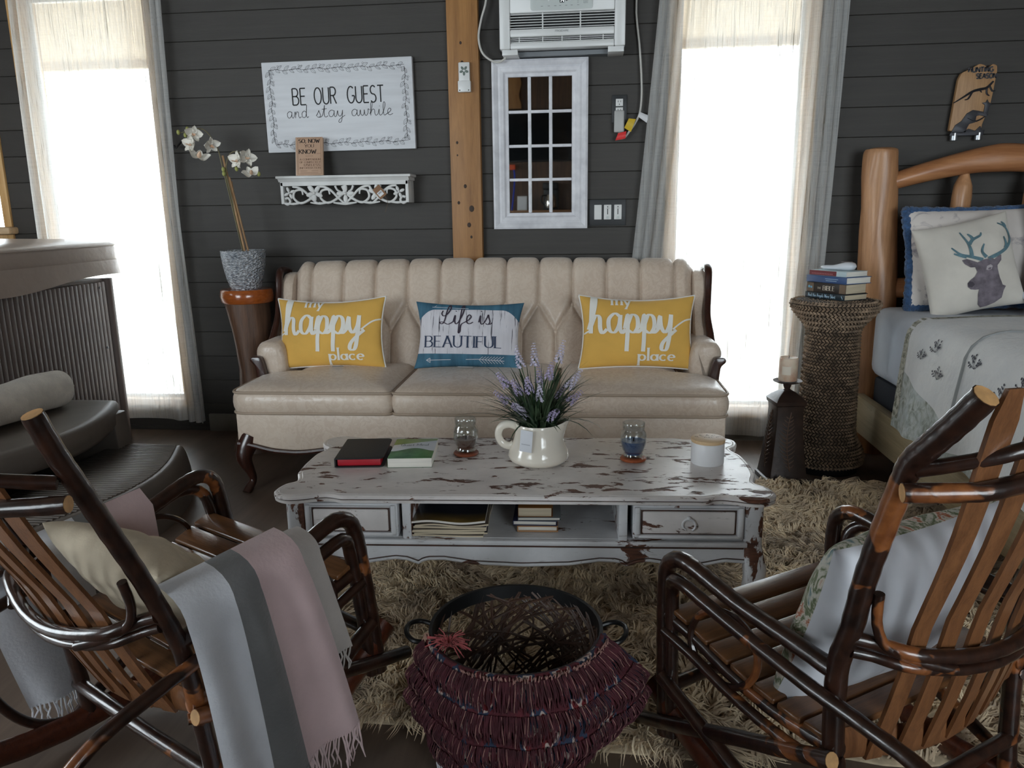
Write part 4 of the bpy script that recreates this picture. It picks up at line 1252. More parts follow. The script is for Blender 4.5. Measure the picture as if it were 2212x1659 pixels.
# magazines and books inside the table
def cub(px, py): return on_table(px, py)
x, y = cub(-0.205, -0.10)
rs = random.Random(4)
zc = 0.279
for k in range(7):
    t = 0.0042 + 0.002 * rs.random()
    o = thing('magazine', ['worn grey magazine at the bottom of the pile inside the coffee table', 'second magazine from the bottom of the pile inside the coffee table', 'third magazine from the bottom of the pile inside the coffee table',
        'fourth magazine from the bottom of the pile inside the coffee table', 'third magazine from the top of the pile inside the coffee table', 'pale curled magazine second from the top of the table pile', 'dark covered magazine on top of the pile inside the coffee table'][k], 'magazine', (x + rs.uniform(-.006, .006), y + rs.uniform(-.006, .004), zc), R(3 + rs.uniform(-2.5, 2.5)), 'magazines inside the coffee table')
    curl = 0.004 if k >= 5 else 0.0006
    def sheet(z, cu=curl):
        return lambda u, v: (-0.105 + 0.21 * u, -0.135 + 0.27 * v, z + cu * math.sin(u * PI * 2.2) * (1 - v) ** 2)
    mb = MB().grid(sheet(0.0), 16, 6).grid(sheet(t), 16, 6)
    n0 = 16 * 6
    edge = [i for i in range(16)] + [16 * j + 15 for j in range(1, 6)] + [16 * 5 + i for i in range(14, -1, -1)] + [16 * j for j in range(4, 0, -1)]
    mb.f += [(edge[i], edge[(i + 1) % len(edge)], edge[(i + 1) % len(edge)] + n0, edge[i] + n0) for i in range(len(edge))]
    obj('pages', mb, MAT_PAGES_C if k < 6 else MAT_PAGES, o)
    if k == 6:
        t2 = NT('dark_photo_cover')
        n = t2.noise(t2.coords((6, 10, 6)), 1.6, 4)
        sxx = t2.n.new('ShaderNodeSeparateXYZ'); t2.link(t2.tc.outputs['Object'], sxx.inputs[0])
        band = t2.val(sxx.outputs['Y'], -0.13, -0.07, 1.0, 0.0)
        c0 = t2.ramp(n, [(0.35, (26, 26, 32)), (0.7, (52, 50, 56))])
        t2.link(t2.mix(t2.math('MULTIPLY', band, n), c0, (176, 140, 60)), t2.b.inputs['Base Color']); t2.set(Roughness=0.3)
        obj('front_cover', MB().grid(sheet(t + 0.0006), 16, 6), t2.m, o)
        zc += 0.001
    else:
        obj('front_cover', MB().grid(sheet(t + 0.0003), 16, 6), M('dull_cover_%d' % (k % 3), ((92, 84, 78), (70, 72, 84), (110, 98, 84))[k % 3], 0.4, var=0.2), o)
    zc += t + 0.0009 + (curl if k >= 5 else 0)
x, y = cub(0.045, -0.115)
B_ = [(0.118, 0.165, 0.018, 'thin hardback with tan boards at the bottom of the table book pile', M('tan_boards', (176, 130, 86), 0.6), MAT_PAGES, 0.003),
      (0.128, 0.17, 0.015, 'hardback with navy and tan spine second from the bottom of the table book pile', M('navy_boards', (44, 48, 78), 0.6), MAT_PAGES, 0.002),
      (0.124, 0.165, 0.010, 'slim grey book third from the bottom of the table book pile', M('grey_boards', (112, 116, 118), 0.6), MAT_PAGES, 0.0015),
      (0.100, 0.150, 0.028, 'thick paperback with brown cover topping the table book pile', M('brown_paper_cover', (118, 76, 34), 0.5, var=0.2), MAT_PAGES_C, 0.001)]
zc = 0.279
for k, (w, d, t, lb, cm, pm, ov) in enumerate(B_):
    bb, cv = book('stacked_book', lb, 'book', x + (0.0, -0.006, 0.004, -0.006)[k], y + (0, .003, .0, -.004)[k], zc, R((3, 2, 4, 3)[k]), w, d, t, cm, pm, ov, 'left', group='books inside the coffee table')
    zc += t + 0.0004
# ------------------------------------------------------------------ things on the back wall
# white board sign
SG_ = thing('wooden_sign', 'white be our guest sign with black leaf border on the wall', 'sign', (-1.289, W_Y - 0.002, 1.712), 0)
MAT_SIGN = M('white_sign_board', (214, 216, 220), 0.55, var=0.04, vscale=3, stretch=(1, 10, 10), bump=0.06)
obj('sign_board', MB().box(-0.384, 0.384, -0.028, 0.0, -0.2165, 0.2165, 0.003), MAT_SIGN, SG_)
SG_.rotation_euler = (0, R(-0.4), 0)
fw_ = frame_fn((0, -0.0283, 0), (1, 0, 0), (0, 0, 1))
INK = M('black_ink', (28, 28, 30), 0.7)
for wd_, x_, w_s in (('BE', -0.200, 0.068), ('OUR', -0.065, 0.112), ('GUEST', 0.142, 0.185)):
    obj('capital_lettering', letter(MB(), wd_, fw_, x_, 0.010, 0.078, w_s, 0.0062), INK, SG_, smooth=False)
for w, x, wd in (('and', -0.272, 0.115), ('stay', -0.118, 0.150), ('awhile', 0.062, 0.215)):
    st, W = set_text(w, CURS, 0.062, 0.0, width=wd)
    obj('script_lettering', MB().ribbon(move(st, x, -0.052), 0.0026, fw_, 0.0006, smooth=6), INK, SG_, smooth=False)
mb = MB()
rs = random.Random(2)
def vine(p0, p1, n, side):
    p0, p1 = Vector(p0), Vector(p1); d = (p1 - p0); L = d.length; d.normalize(); q = Vector((-d.y, d.x))
    for k in range(n):
        c = p0 + d * (L * k / n) + q * 0.004 * math.sin(k * 2.1)
        c2 = p0 + d * (L * (k + 1) / n) + q * 0.004 * math.sin((k + 1) * 2.1)
        mb.ribbon([[tuple(c), tuple(c2)]], 0.0016, fw_, 0.0005)
        for sg in (-1, 1):
            ax = (d * 0.85 + q * sg * rs.uniform(0.35, 0.7)).normalized(); nx_ = Vector((-ax.y, ax.x))
            l = rs.uniform(0.026, 0.036); w = rs.uniform(0.005, 0.008)
            base = c + d * (0.004 * sg)
            e = [base, base + ax * l * .35 + nx_ * w, base + ax * l * .7 + nx_ * w * .8, base + ax * l, base + ax * l * .7 - nx_ * w * .8, base + ax * l * .35 - nx_ * w, base]
            mb.ribbon([[tuple(p) for p in e]], 0.0012, fw_, 0.0005, smooth=3)
            mb.ribbon([[tuple(base), tuple(base + ax * l * .9)]], 0.0009, fw_, 0.0005)
        if k % 3 == 1:
            bq = c + q * 0.014 + d * 0.01
            mb.ribbon([[tuple(bq + Vector((0.0045 * math.cos(a), 0.0045 * math.sin(a)))) for a in np.linspace(0, 2 * PI, 9)]], 0.001, fw_, 0.0005)
ix, iz = 0.345, 0.178
vine((-ix, iz), (ix, iz), 19, 1); vine((ix, iz - .01), (ix, -iz), 10, 1); vine((-ix + .01, -iz), (ix, -iz), 19, 1); vine((-ix, iz - .01), (-ix, -iz), 10, 1)
obj('leaf_border', mb, M('grey_black_ink', (44, 44, 48), 0.7), SG_, smooth=False)

# carved white shelf
SH = thing('carved_shelf', 'white carved wall shelf with pierced scroll front and paper tag', 'shelf', (-1.258, W_Y, 1.235))
MAT_SHW = M('whitewashed_wood', (216, 216, 214), 0.6, var=0.06, vscale=8, bump=0.15, bscale=40)
obj('top_board', MB().prism(round_poly([(-0.345, -0.135), (0.345, -0.135), (0.345, 0), (-0.345, 0)], 0.002, 1), 0.124, 0.137, 'z', 0.003), MAT_SHW, SH)
obj('cornice', MB().prism([(-0.120, 0.108), (-0.134, 0.1235), (-0.0, 0.1235), (0, 0.108)], -0.335, 0.335, 'x'), MAT_SHW, SH)
obj('front_rail', MB().box(-0.33, 0.33, -0.118, -0.102, 0.088, 0.109, 0.002), MAT_SHW, SH)
for s in (-1, 1):
    obj('end_panel', MB().box(s * 0.314, s * 0.33, -0.118, -0.001, 0.0, 0.108, 0.003), MAT_SHW, SH)
def scroll(pts, r, y=-0.110, par=SH, nm='scroll', sm=6):
    return obj(nm, MB().tube([(p[0], y, p[1]) for p in pts], r, 8, smooth=sm, flat=1.0), MAT_SHW, par)
for s in (-1, 1):
    scroll([(s * 0.322, 0.01), (s * 0.30, -0.002), (s * 0.285, 0.012), (s * 0.295, 0.03), (s * 0.31, 0.026)], 0.006)
    for k, c in enumerate((0.06, 0.20)):
        a = s * c; w = s * 0.068
        scroll([(a - w * 1.05, 0.084), (a - w * .75, 0.05), (a - w * .2, 0.02), (a + w * .45, 0.004), (a + w * .95, 0.028), (a + w * .85, 0.062), (a + w * .35, 0.068), (a + w * .25, 0.045)], [.006, .0065, .0065, .006, .006, .006, .005, .004])
        scroll([(a + w * 1.0, 0.084), (a + w * .55, 0.080), (a + w * .1, 0.062), (a - w * .35, 0.030), (a - w * .8, 0.004), (a - w * 1.05, 0.006)], [.005, .006, .006, .006, .005, .004])
        scroll([(a - w * .2, 0.086), (a - w * .35, 0.066), (a - w * .6, 0.058)], [.006, .005, .003])
    for x in (0.13, 0.27):
        scroll([(s * (x - .055), 0.008), (s * x, 0.001), (s * (x + .05), 0.006)], [.004, .0065, .003])
scroll([(-0.06, 0.004), (0.0, -0.002), (0.06, 0.004)], [.004, .007, .004])
def flower(cx, cz, r, n, rot0):
    for k in range(n):
        a = rot0 + 2 * PI * k / n
        pet = MB().sphere((0, 0, 0), 1.0, 10, 6)
        pet.xf(lambda p: Vector((cx + (math.cos(a) * (r * .62 + p.x * r * .5) - math.sin(a) * p.y * r * .28), -0.114 + p.z * 0.006, cz + (math.sin(a) * (r * .62 + p.x * r * .5) + math.cos(a) * p.y * r * .28))))
        obj('petal', pet, MAT_SHW, SH)
    obj('flower_eye', MB().sphere((cx, -0.118, cz), r * 0.2, 8, 6), MAT_SHW, SH)
flower(-0.155, 0.052, 0.040, 5, 0.9); flower(0.005, 0.048, 0.042, 4, 1.57); flower(0.165, 0.050, 0.038, 5, 0.3); flower(-0.285, 0.055, 0.028, 4, .4); flower(0.28, 0.052, 0.028, 4, .4)
tg = obj('paper_tag', MB().box(-0.021, 0.021, -0.001, 0.001, -0.030, 0.030, 0.0005), M('kraft_card', (140, 104, 76), 0.8, var=0.08), SH)
tg.location = (0.185, -0.126, 0.052); tg.rotation_euler = (R(6), R(-38), 0)
obj('barcode_sticker', MB().box(-0.015, 0.012, -0.0018, -0.001, -0.020, 0.004), MAT_TAG, tg)
mb = MB()
for k in range(7): mb.ribbon([[(-0.010 + k * 0.003, -0.008), (-0.010 + k * 0.003, 0.0)]], 0.0012, frame_fn((0, -0.0019, 0), (1, 0, 0), (0, 0, 1)), 0.0003)
obj('barcode_lines', mb, INK, tg, smooth=False)
obj('twine', MB().tube([(0.20, -0.122, 0.05), (0.222, -0.123, 0.01), (0.216, -0.12, -0.02), (0.208, -0.12, -0.045)], 0.0009, 4, smooth=4), M('brown_twine', (120, 100, 80), 0.9), SH)

# book standing on the shelf
b = thing('trivia_book', 'small tan so now you know book standing on the white shelf', 'book', (-1.434, 3.862, 1.3745), R(-5))
b.rotation_euler = (R(-11), 0, R(4))
MAT_KRAFT = M('tan_book_cover', (192, 158, 132), 0.6, var=0.06, vscale=6)
obj('page_block', MB().box(-0.066, 0.064, 0.002, 0.018, 0.003, 0.187), MAT_PAGES, b)
obj('front_cover', MB().box(-0.068, 0.068, 0.0, 0.0022, 0, 0.190, 0.0005), MAT_KRAFT, b)
obj('back_cover', MB().box(-0.068, 0.068, 0.018, 0.0202, 0, 0.190, 0.0005), MAT_KRAFT, b)
obj('spine', MB().box(-0.070, -0.067, 0.0, 0.0202, 0, 0.190, 0.001), M('pale_spine', (206, 196, 186), 0.6), b)
ff = frame_fn((0, -0.0001, 0), (1, 0, 0), (0, 0, 1))
mb = MB()
letter(mb, 'SO,', ff, -0.034, 0.162, 0.018, 0.036, 0.0036, True); letter(mb, 'NOW', ff, 0.025, 0.162, 0.018, 0.055, 0.0036, True)
letter(mb, 'YOU', ff, 0.0, 0.139, 0.015, 0.045, 0.0020, True)
letter(mb, 'KNOW...', ff, 0.002, 0.108, 0.020, 0.106, 0.0038, True)
obj('title', mb, M('dark_brown_ink', (48, 36, 30), 0.7), b, smooth=False)
mb = MB()
letter(mb, 'A COMPENDIUM', ff, 0.004, 0.075, 0.0085, 0.104, 0.0014, True)
letter(mb, 'OF COMPLETELY', ff, 0.004, 0.061, 0.0085, 0.104, 0.0014, True)
letter(mb, 'USELESS', ff, 0.014, 0.046, 0.0105, 0.08, 0.0020, True)
letter(mb, 'INFORMATION', ff, 0.004, 0.033, 0.0075, 0.104, 0.0013, True)
mb.ribbon([[(-0.058, 0.186), (0.060, 0.186)], [(-0.058, 0.006), (0.060, 0.006)], [(-0.058, 0.006), (-0.058, 0.186)], [(0.060, 0.006), (0.060, 0.186)], [(-0.02, 0.096), (0.02, 0.096)], [(-0.045, 0.022), (-0.01, 0.022)], [(0.01, 0.022), (0.045, 0.022)], [(-0.045, 0.012), (0.045, 0.012)]], 0.0012, ff, 0.0005)
obj('subtitle', mb, M('mid_brown_ink', (112, 82, 64), 0.7), b, smooth=False)

# air conditioner through the wall
AC = thing('air_conditioner', 'white window air conditioner mounted high above the mirror', 'air conditioner', (-0.168, W_Y, 1.925))
MAT_ACW = M('white_abs_plastic', (222, 223, 222), 0.32, spec=0.5)
MAT_ACG = M('grey_control_panel', (196, 202, 200), 0.35)
MAT_SLOT = M('dark_vent_slot', (34, 35, 36), 0.7)
obj('housing', MB().box(-0.30, 0.292, -0.085, -0.001, 0.0, 0.50, 0.004), MAT_SLOT, AC)
bw, y0 = 0.292, -0.135
for nm, a in (('left_bezel', (-bw, -bw + .05, y0, -0.07, 0.0, 0.50)), ('right_bezel', (bw - .05, bw, y0, -0.07, 0.0, 0.50)), ('upper_panel', (-bw + .05, bw - .05, y0, -0.07, 0.155, 0.50)), ('middle_panel', (-bw + .05, bw - .05, y0, -0.07, 0.052, 0.086)), ('lower_lip', (-bw + .05, bw - .05, y0, -0.07, 0.0, 0.028))):
    obj(nm, MB().box(*a, 0.006), MAT_ACW, AC)
for k in range(6):
    z = 0.090 + k * 0.0118
    sl = obj('louver', MB().box(-bw + .048, bw - .048, -0.005, 0.005, -0.0017, 0.0017, 0.0008), MAT_ACW, AC)
    sl.location = (0, y0 + 0.012, z + 0.002); sl.rotation_euler = (R(12), 0, 0)
for x in (-0.09, 0.085):
    obj('louver_brace', MB().box(x - .003, x + .003, y0 + 0.01, y0 + 0.022, 0.086, 0.156), MAT_ACW, AC)
for k in range(3):
    sl = obj('lower_louver', MB().box(-bw + .048, bw - .048, -0.005, 0.005, -0.0015, 0.0015, 0.0006), MAT_ACW, AC)
    sl.location = (0, y0 + 0.016, 0.032 + k * 0.0075); sl.rotation_euler = (R(10), 0, 0)
for x in (-0.20, -0.09, 0.0, 0.085, 0.19):
    obj('lower_brace', MB().box(x - .002, x + .002, y0 + 0.012, y0 + 0.026, 0.026, 0.054), MAT_ACW, AC)
obj('control_panel', MB().prism(round_poly([(-0.145, 0.163), (0.142, 0.163), (0.142, 0.30), (-0.145, 0.30)], 0.012, 4), y0 - 0.002, y0 + 0.002, 'y', 0.0008), MAT_ACG, AC)
fa = frame_fn((0, y0 - 0.0021, 0), (1, 0, 0), (0, 0, 1))
obj('display', MB().box(-0.010, 0.011, y0 - 0.0026, y0 - 0.001, 0.192, 0.212, 0.0003), MAT_BLACK, AC)
mb = MB(); fd = frame_fn((0, y0 - 0.0027, 0), (1, 0, 0), (0, 0, 1))
mb.ribbon([[(-0.007, 0.209), (-0.001, 0.209)], [(-0.001, 0.209), (-0.004, 0.195)], [(0.002, 0.209), (0.002, 0.202)], [(0.002, 0.202), (0.008, 0.202)], [(0.007, 0.209), (0.007, 0.195)]], 0.0018, fd, 0.0002)
tdig = NT('lit_digits'); tdig.set(Base_Color=(0.8, 0.9, 1.0), Emission_Color=(0.75, 0.88, 1.0), Emission_Strength=1.6)
obj('display_digits', mb, tdig.m, AC, smooth=False)
for x, r in ((-0.060, 0.005), (0.040, 0.005), (0.022, 0.006)):
    obj('panel_button', MB().lathe([(r, 0), (r, .0012), (r * .8, .0018), (0.0004, .002)], 12, caps=False).xf(lambda p: Vector((p.x + x, y0 - 0.002 - p.z, p.y + 0.205))), MAT_BLACK if abs(x - .022) < 1e-6 else MAT_TAG, AC)
mb = MB()
for x in (-0.092, -0.060, -0.03, -0.008, 0.02, 0.045, 0.075): mb.ribbon([[(x - 0.005, 0.180), (x + 0.005, 0.180)]], 0.0016, fa, 0.0003)
mb.ribbon([[(0.100, 0.187), (0.118, 0.187), (0.118, 0.203), (0.100, 0.203), (0.100, 0.187)], [(0.103, 0.207), (0.109, 0.211), (0.115, 0.207)], [(0.103, 0.191), (0.115, 0.191)], [(0.103, 0.196), (0.115, 0.196)]] + [[(0.070, 0.19 + .006 * k), (0.077, 0.19 + .006 * k)] for k in range(4)], 0.0012, fa, 0.0003)
obj('panel_markings', mb, M('grey_marking', (110, 114, 116), 0.6), AC, smooth=False)
mb = MB(); letter(mb, 'FRIGIDAIRE', frame_fn((0, y0 - 0.0002, 0), (1, 0, 0), (0, 0, 1)), 0.0, 0.069, 0.0075, 0.062, 0.0011)
obj('maker_lettering', mb, M('grey_marking', (110, 114, 116), 0.6), AC, smooth=False)
for x in (-0.245, 0.250):
    obj('bracket', MB().box(x - 0.037, x + 0.037, -0.12, -0.001, -0.0235, -0.014, 0.002).box(x - 0.037, x + 0.037, -0.122, -0.118, -0.0235, 0.0, 0.001), MAT_ACW, AC)
obj('sleeve', MB().box(-0.24, 0.24, -0.06, -0.001, -0.020, 0.0), M('grey_sleeve', (120, 124, 128), 0.5), AC)
MAT_CABLE = M('grey_white_cable', (196, 194, 188), 0.45)
obj('power_cord', MB().tube([(-0.355, -0.03, 0.5), (-0.36, -0.05, 0.26), (-0.388, -0.05, 0.155), (-0.402, -0.055, 0.072), (-0.382, -0.06, 0.0), (-0.325, -0.065, -0.040), (-0.280, -0.07, -0.032), (-0.258, -0.075, 0.0)], 0.0052, 8, smooth=6), MAT_CABLE, AC)

# plug, cord with warning labels, outlet
OUT = thing('wall_outlet', 'white electrical outlet with black plate beside the window curtain', 'outlet', (0.105, W_Y, 1.672))
obj('cover_plate', MB().box(-0.036, 0.036, -0.006, -0.0005, -0.075, 0.055, 0.003), M('black_cover_plate', (44, 46, 48), 0.5), OUT)
for z in (0.0195, -0.0195):
    rc = obj('receptacle', MB().box(-0.0175, 0.0175, -0.009, -0.005, z - 0.017, z + 0.017, 0.002), MAT_WHITE, OUT)
    for x in (-0.006, 0.006): obj('slot', MB().box(x - .0012, x + .0012, -0.0094, -0.008, z + 0.001, z + 0.009), MAT_BLACK, rc)
    obj('ground_hole', MB().box(-.002, .002, -0.0094, -0.008, z - 0.011, z - 0.006), MAT_BLACK, rc)
CORD = thing('plug_cord', 'pale power cord and plug with red, yellow and white labels', 'power cord', (0.105, W_Y, 1.60))
MAT_GREYPL = M('grey_plug', (178, 178, 176), 0.45)
pl = obj('plug_body', MB().box(-0.025, 0.024, -0.048, -0.0105, -0.05, 0.052, 0.008, 3), MAT_GREYPL, CORD)
obj('plug_neck', MB().tube([(0.003, -0.03, -0.05), (0.005, -0.03, -0.066), (0.008, -0.03, -0.078)], [.009, .0075, .006], 8), MAT_GREYPL, CORD)
obj('cable', MB().tube([(0.07, -0.02, 0.9), (0.071, -0.02, 0.54), (0.074, -0.02, 0.462), (0.092, -0.025, 0.32), (0.104, -0.03, 0.153), (0.099, -0.035, 0.048), (0.078, -0.038, -0.005), (0.05, -0.04, -0.045), (0.028, -0.036, -0.072), (0.008, -0.03, -0.078)], 0.0048, 8, smooth=6), MAT_CABLE, CORD)
def flag(name, mat, pts, t=0.001):
    return obj(name, MB().grid(lambda u, v: tuple((Vector(pts[0]).lerp(Vector(pts[1]), u)).lerp(Vector(pts[3]).lerp(Vector(pts[2]), u), v) + Vector((0, -0.006 * math.sin(u * PI), 0))), 8, 4), mat, CORD)
flag('yellow_label', M('yellow_plastic', (206, 172, 40), 0.4), [(0.024, -0.045, -0.030), (0.045, -0.05, 0.012), (0.078, -0.05, 0.008), (0.056, -0.046, -0.050)])
flag('red_label', M('red_plastic', (222, 60, 60), 0.4), [(-0.018, -0.05, -0.088), (-0.005, -0.048, -0.054), (0.034, -0.05, -0.046), (0.030, -0.052, -0.080)])
flag('white_label', M('white_plastic_label', (214, 214, 216), 0.4), [(0.088, -0.045, 0.020), (0.096, -0.045, 0.042), (0.140, -0.05, 0.022), (0.130, -0.05, -0.010)])

# dimmer switch plate
SW = thing('switch_plate', 'black three gang plate with white dimmer switches by the mirror', 'light switch', (0.053, W_Y, 1.173))
obj('cover_plate', MB().box(-0.092, 0.092, -0.006, -0.0005, -0.064, 0.063, 0.003), M('black_cover_plate', (44, 46, 48), 0.5), SW)
for x, kind in ((-0.046, 0), (0.002, 1), (0.053, 1)):
    s_ = obj('dimmer', MB().box(x - 0.0185, x + 0.0185, -0.010, -0.005, -0.035, 0.037, 0.002), MAT_WHITE, SW)
    if kind:
        obj('slider_slot', MB().box(x - .002, x + .002, -0.0105, -0.009, -0.010, 0.030), MAT_BLACK, s_)
        obj('slider', MB().box(x - .009, x + .009, -0.0145, -0.0095, 0.018, 0.023, 0.001), MAT_WHITE, s_)
        obj('rocker', MB().box(x - .006, x + .006, -0.013, -0.0095, -0.030, -0.020, 0.001), MAT_ACG, s_)

# remote in its holder on the post
RM = thing('remote_control', 'white fan remote in a holder on the wooden post', 'remote', (-0.643, W_Y - 0.046, 1.752))
obj('holder', MB().box(-0.031, 0.031, -0.028, -0.0005, 0.0, 0.052, 0.004), MAT_ACW, RM)
obj('handset', MB().box(-0.0275, 0.0275, -0.022, -0.004, 0.006, 0.137, 0.005), MAT_ACW, RM)
for k in range(5):
    a = R(90 + 72 * k + 36)
    bt = obj('button', MB().sphere((0, 0, 0), 0.0095, 10, 6, 1.0, 0.62, 0.3), M('grey_green_button', (108, 122, 114), 0.5), RM)
    bt.location = (0.0135 * math.cos(a), -0.0225, 0.098 + 0.0135 * math.sin(a)); bt.rotation_euler = (R(90), -a, 0)
for x in (-0.022, 0.022): obj('holder_screw', MB().sphere((x, -0.0285, 0.008), 0.003, 8, 5), M('dark_screw', (60, 58, 54), 0.4), RM)

# mirror framed like a window
MI = thing('window_mirror', 'white distressed mirror with twelve panes under the air conditioner', 'mirror', (-0.280, W_Y, 1.097))
MAT_MFR = M('whitewashed_frame', (216, 216, 222), 0.5, var=0.10, vscale=7, stretch=(2, 2, 2), bump=0.1, bscale=30, var2=(226, 226, 230))
hw, H_ = 0.2345, 0.803
t_mir = NT('mirror_silver'); t_mir.set(Base_Color=(0.86, 0.88, 0.88), Metallic=1.0, Roughness=0.02)
sec = [(0.0, 0.0), (0.0, -0.030), (0.010, -0.034), (0.020, -0.030), (0.030, -0.022), (0.040, -0.026), (0.055, -0.024), (0.064, -0.016), (0.078, -0.014), (0.080, 0.0)]
def frame_side(a, b, nrm_in):
    """mitred moulding from corner a to corner b"""
    mb = MB(); n = len(sec)
    a, b, q = Vector(a), Vector(b), Vector(nrm_in); d = (b - a).normalized()
    vs = []
    for end, sg in ((a, 1), (b, -1)):
        for w, y in sec:
            p = end + q * w + d * (w * sg)
            vs.append((p.x, y, p.y))
    fs = [(i, i + 1, n + i + 1, n + i) for i in range(n - 1)]
    return mb.add(vs, fs)
for a, b, q in (((-hw, 0), (hw, 0), (0, 1)), ((hw, 0), (hw, H_), (-1, 0)), ((hw, H_), (-hw, H_), (0, -1)), ((-hw, H_), (-hw, 0), (1, 0))):
    obj('frame_moulding', frame_side(a, b, q), MAT_MFR, MI, angle=25)
iw, z0, z1 = hw - 0.079, 0.079, H_ - 0.079
cw = 2 * iw / 3; ch = (z1 - z0) / 4
for c in range(3):
    for r_ in range(4):
        obj('pane', MB().box(-iw + c * cw + .001, -iw + (c + 1) * cw - .001, -0.009, -0.004, z0 + r_ * ch + .001, z0 + (r_ + 1) * ch - .001), t_mir.m, MI)
for c in (1, 2): obj('muntin', MB().box(-iw + c * cw - .008, -iw + c * cw + .008, -0.018, -0.008, z0, z1, 0.003), MAT_MFR, MI)
for r_ in (1, 2, 3): obj('muntin', MB().box(-iw, iw, -0.0165, -0.008, z0 + r_ * ch - .007, z0 + r_ * ch + .007, 0.003), MAT_MFR, MI)

# metal and wood hunting plaque
PL = thing('hunting_plaque', 'wood and black metal deer plaque on the wall above the bed', 'plaque', (1.705, W_Y, 1.50), 0)
MAT_PLW = m_wood('plaque_wood', (150, 112, 74), (180, 140, 98), 3, 'z', 0.5)
MAT_IRON = M('dark_iron', (58, 58, 62), 0.45, metal=0.5, var=0.15)
out_ = round_poly([(-0.083, 0.02), (-0.066, 0.245), (-0.055, 0.272), (-0.02, 0.288), (0.02, 0.31), (0.045, 0.302), (0.056, 0.285), (0.075, 0.308), (0.095, 0.30), (0.098, 0.275), (0.090, 0.18), (0.084, 0.13), (0.06, 0.05), (0.055, 0.02)], 0.006, 2)
obj('wooden_back', MB().prism(out_, -0.040, -0.018, 'y', 0.002), MAT_PLW, PL)
obj('wall_spacer', MB().box(-0.05, 0.045, -0.018, -0.0005, 0.05, 0.22), MAT_PLW, PL)
def sil(name, pts): obj(name, MB().prism(pts, -0.045, -0.0405, 'y', 0.0005), MAT_IRON, PL)
sil('deer_silhouette', round_poly([(-0.075, 0.012), (-0.060, 0.045), (-0.035, 0.062), (-0.015, 0.095), (0.010, 0.110), (0.035, 0.105), (0.058, 0.100), (0.060, 0.130), (0.045, 0.140), (0.062, 0.142), (0.068, 0.155), (0.074, 0.142), (0.092, 0.132), (0.080, 0.122), (0.076, 0.095), (0.074, 0.078), (0.04, 0.086), (0.028, 0.082), (0.026, 0.055), (0.0, 0.048), (-0.008, 0.03), (-0.012, 0.012)], 0.003, 2))
obj('branch_silhouette', MB().tube([(-0.078, -0.042, 0.142), (-0.04, -0.042, 0.165), (0.0, -0.042, 0.190), (0.03, -0.042, 0.198), (0.06, -0.042, 0.205), (0.085, -0.042, 0.232)], [.002, .004, .006, .007, .006, .004], 6, smooth=4), MAT_IRON, PL)
for q in ([(0.0, 0.190), (-0.015, 0.160), (-0.03, 0.155)], [(0.06, 0.205), (0.062, 0.180), (0.075, 0.170)], [(0.07, 0.215), (0.085, 0.190), (0.098, 0.192)], [(0.03, 0.198), (0.04, 0.185)], [(-0.01, 0.075), (0.03, 0.06), (0.078, 0.088)]):
    obj('twig_silhouette', MB().tube([(a, -0.042, b) for a, b in q], [.004] * (len(q) - 1) + [.002], 6, smooth=3), MAT_IRON, PL)
sil('grass_base', round_poly([(-0.082, -0.002), (-0.075, 0.016), (-0.03, 0.010), (0.0, 0.028), (0.03, 0.018), (0.05, 0.040), (0.058, 0.018), (0.072, 0.022), (0.066, -0.002)], 0.002, 1))
mb = MB(); fp = frame_fn((0, -0.0402, 0), (1, 0, 0), (0, 0, 1))
letter(mb, 'HUNTING', fp, 0.026, 0.274, 0.020, 0.105, 0.0062, off=0.003); letter(mb, 'SEASON', fp, 0.052, 0.246, 0.020, 0.085, 0.0062, off=0.003)
obj('lettering', mb, MAT_IRON, PL, smooth=False)
MAT_STEEL = M('brushed_steel', (176, 180, 184), 0.3, metal=0.9)
for x in (-0.055, 0.052):
    obj('candle_cup', MB().lathe([(0.0005, 0), (0.016, 0), (0.016, 0.032), (0.0145, 0.032), (0.0145, 0.004), (0.0005, 0.004)], 18, (x, -0.03, -0.022), caps=False), MAT_STEEL, PL)

# iron coat hook
HK = thing('coat_hook', 'black iron hook on the wall beside the orchid', 'hook', (-2.118, W_Y, 1.56))
obj('back_plate', MB().prism(round_poly([(-0.014, -0.035), (0.014, -0.035), (0.014, 0.035), (-0.014, 0.035)], 0.01, 3), -0.006, -0.0003, 'y', 0.002), MAT_BLACK, HK)
obj('hook_arm', MB().tube([(0, -0.005, 0.01), (-0.012, -0.03, 0.0), (-0.024, -0.05, -0.02), (-0.034, -0.06, -0.035), (-0.044, -0.055, -0.022)], [.005, .005, .0045, .0045, .006], 8, smooth=4), MAT_BLACK, HK)
# ------------------------------------------------------------------ hot tub, steps and towel
TUB = thing('hot_tub', 'dark slatted hot tub with brown padded cover by the window', 'hot tub', (-3.55, 2.785, 0.0))
MAT_CAB = M('dark_brown_cabinet', (116, 103, 97), 0.5, var=0.10, vscale=4, stretch=(6, 6, .6))
MAT_COVER = M('taupe_vinyl_cover', (182, 166, 154), 0.34, var=0.05, vscale=3, bump=0.25, bscale=14, bdist=0.01)
tw, td = 1.02, 1.03
obj('cabinet_core', MB().box(-tw + .02, tw - .02, -td + .02, td - .02, 0.012, 0.872), MAT_CAB, TUB)
slat = MB().box(-0.0155, 0.0155, -0.010, 0.010, 0.05, 0.86, 0.006).mesh('slat')
n = 0
for k in range(64):
    y = -td + 0.045 + k * 0.0308
    if abs(y) > td - 0.03: continue
    o = obj('slat', slat, MAT_CAB, TUB); o.location = (tw - 0.012, y, 0); o.rotation_euler = (0, 0, R(90))
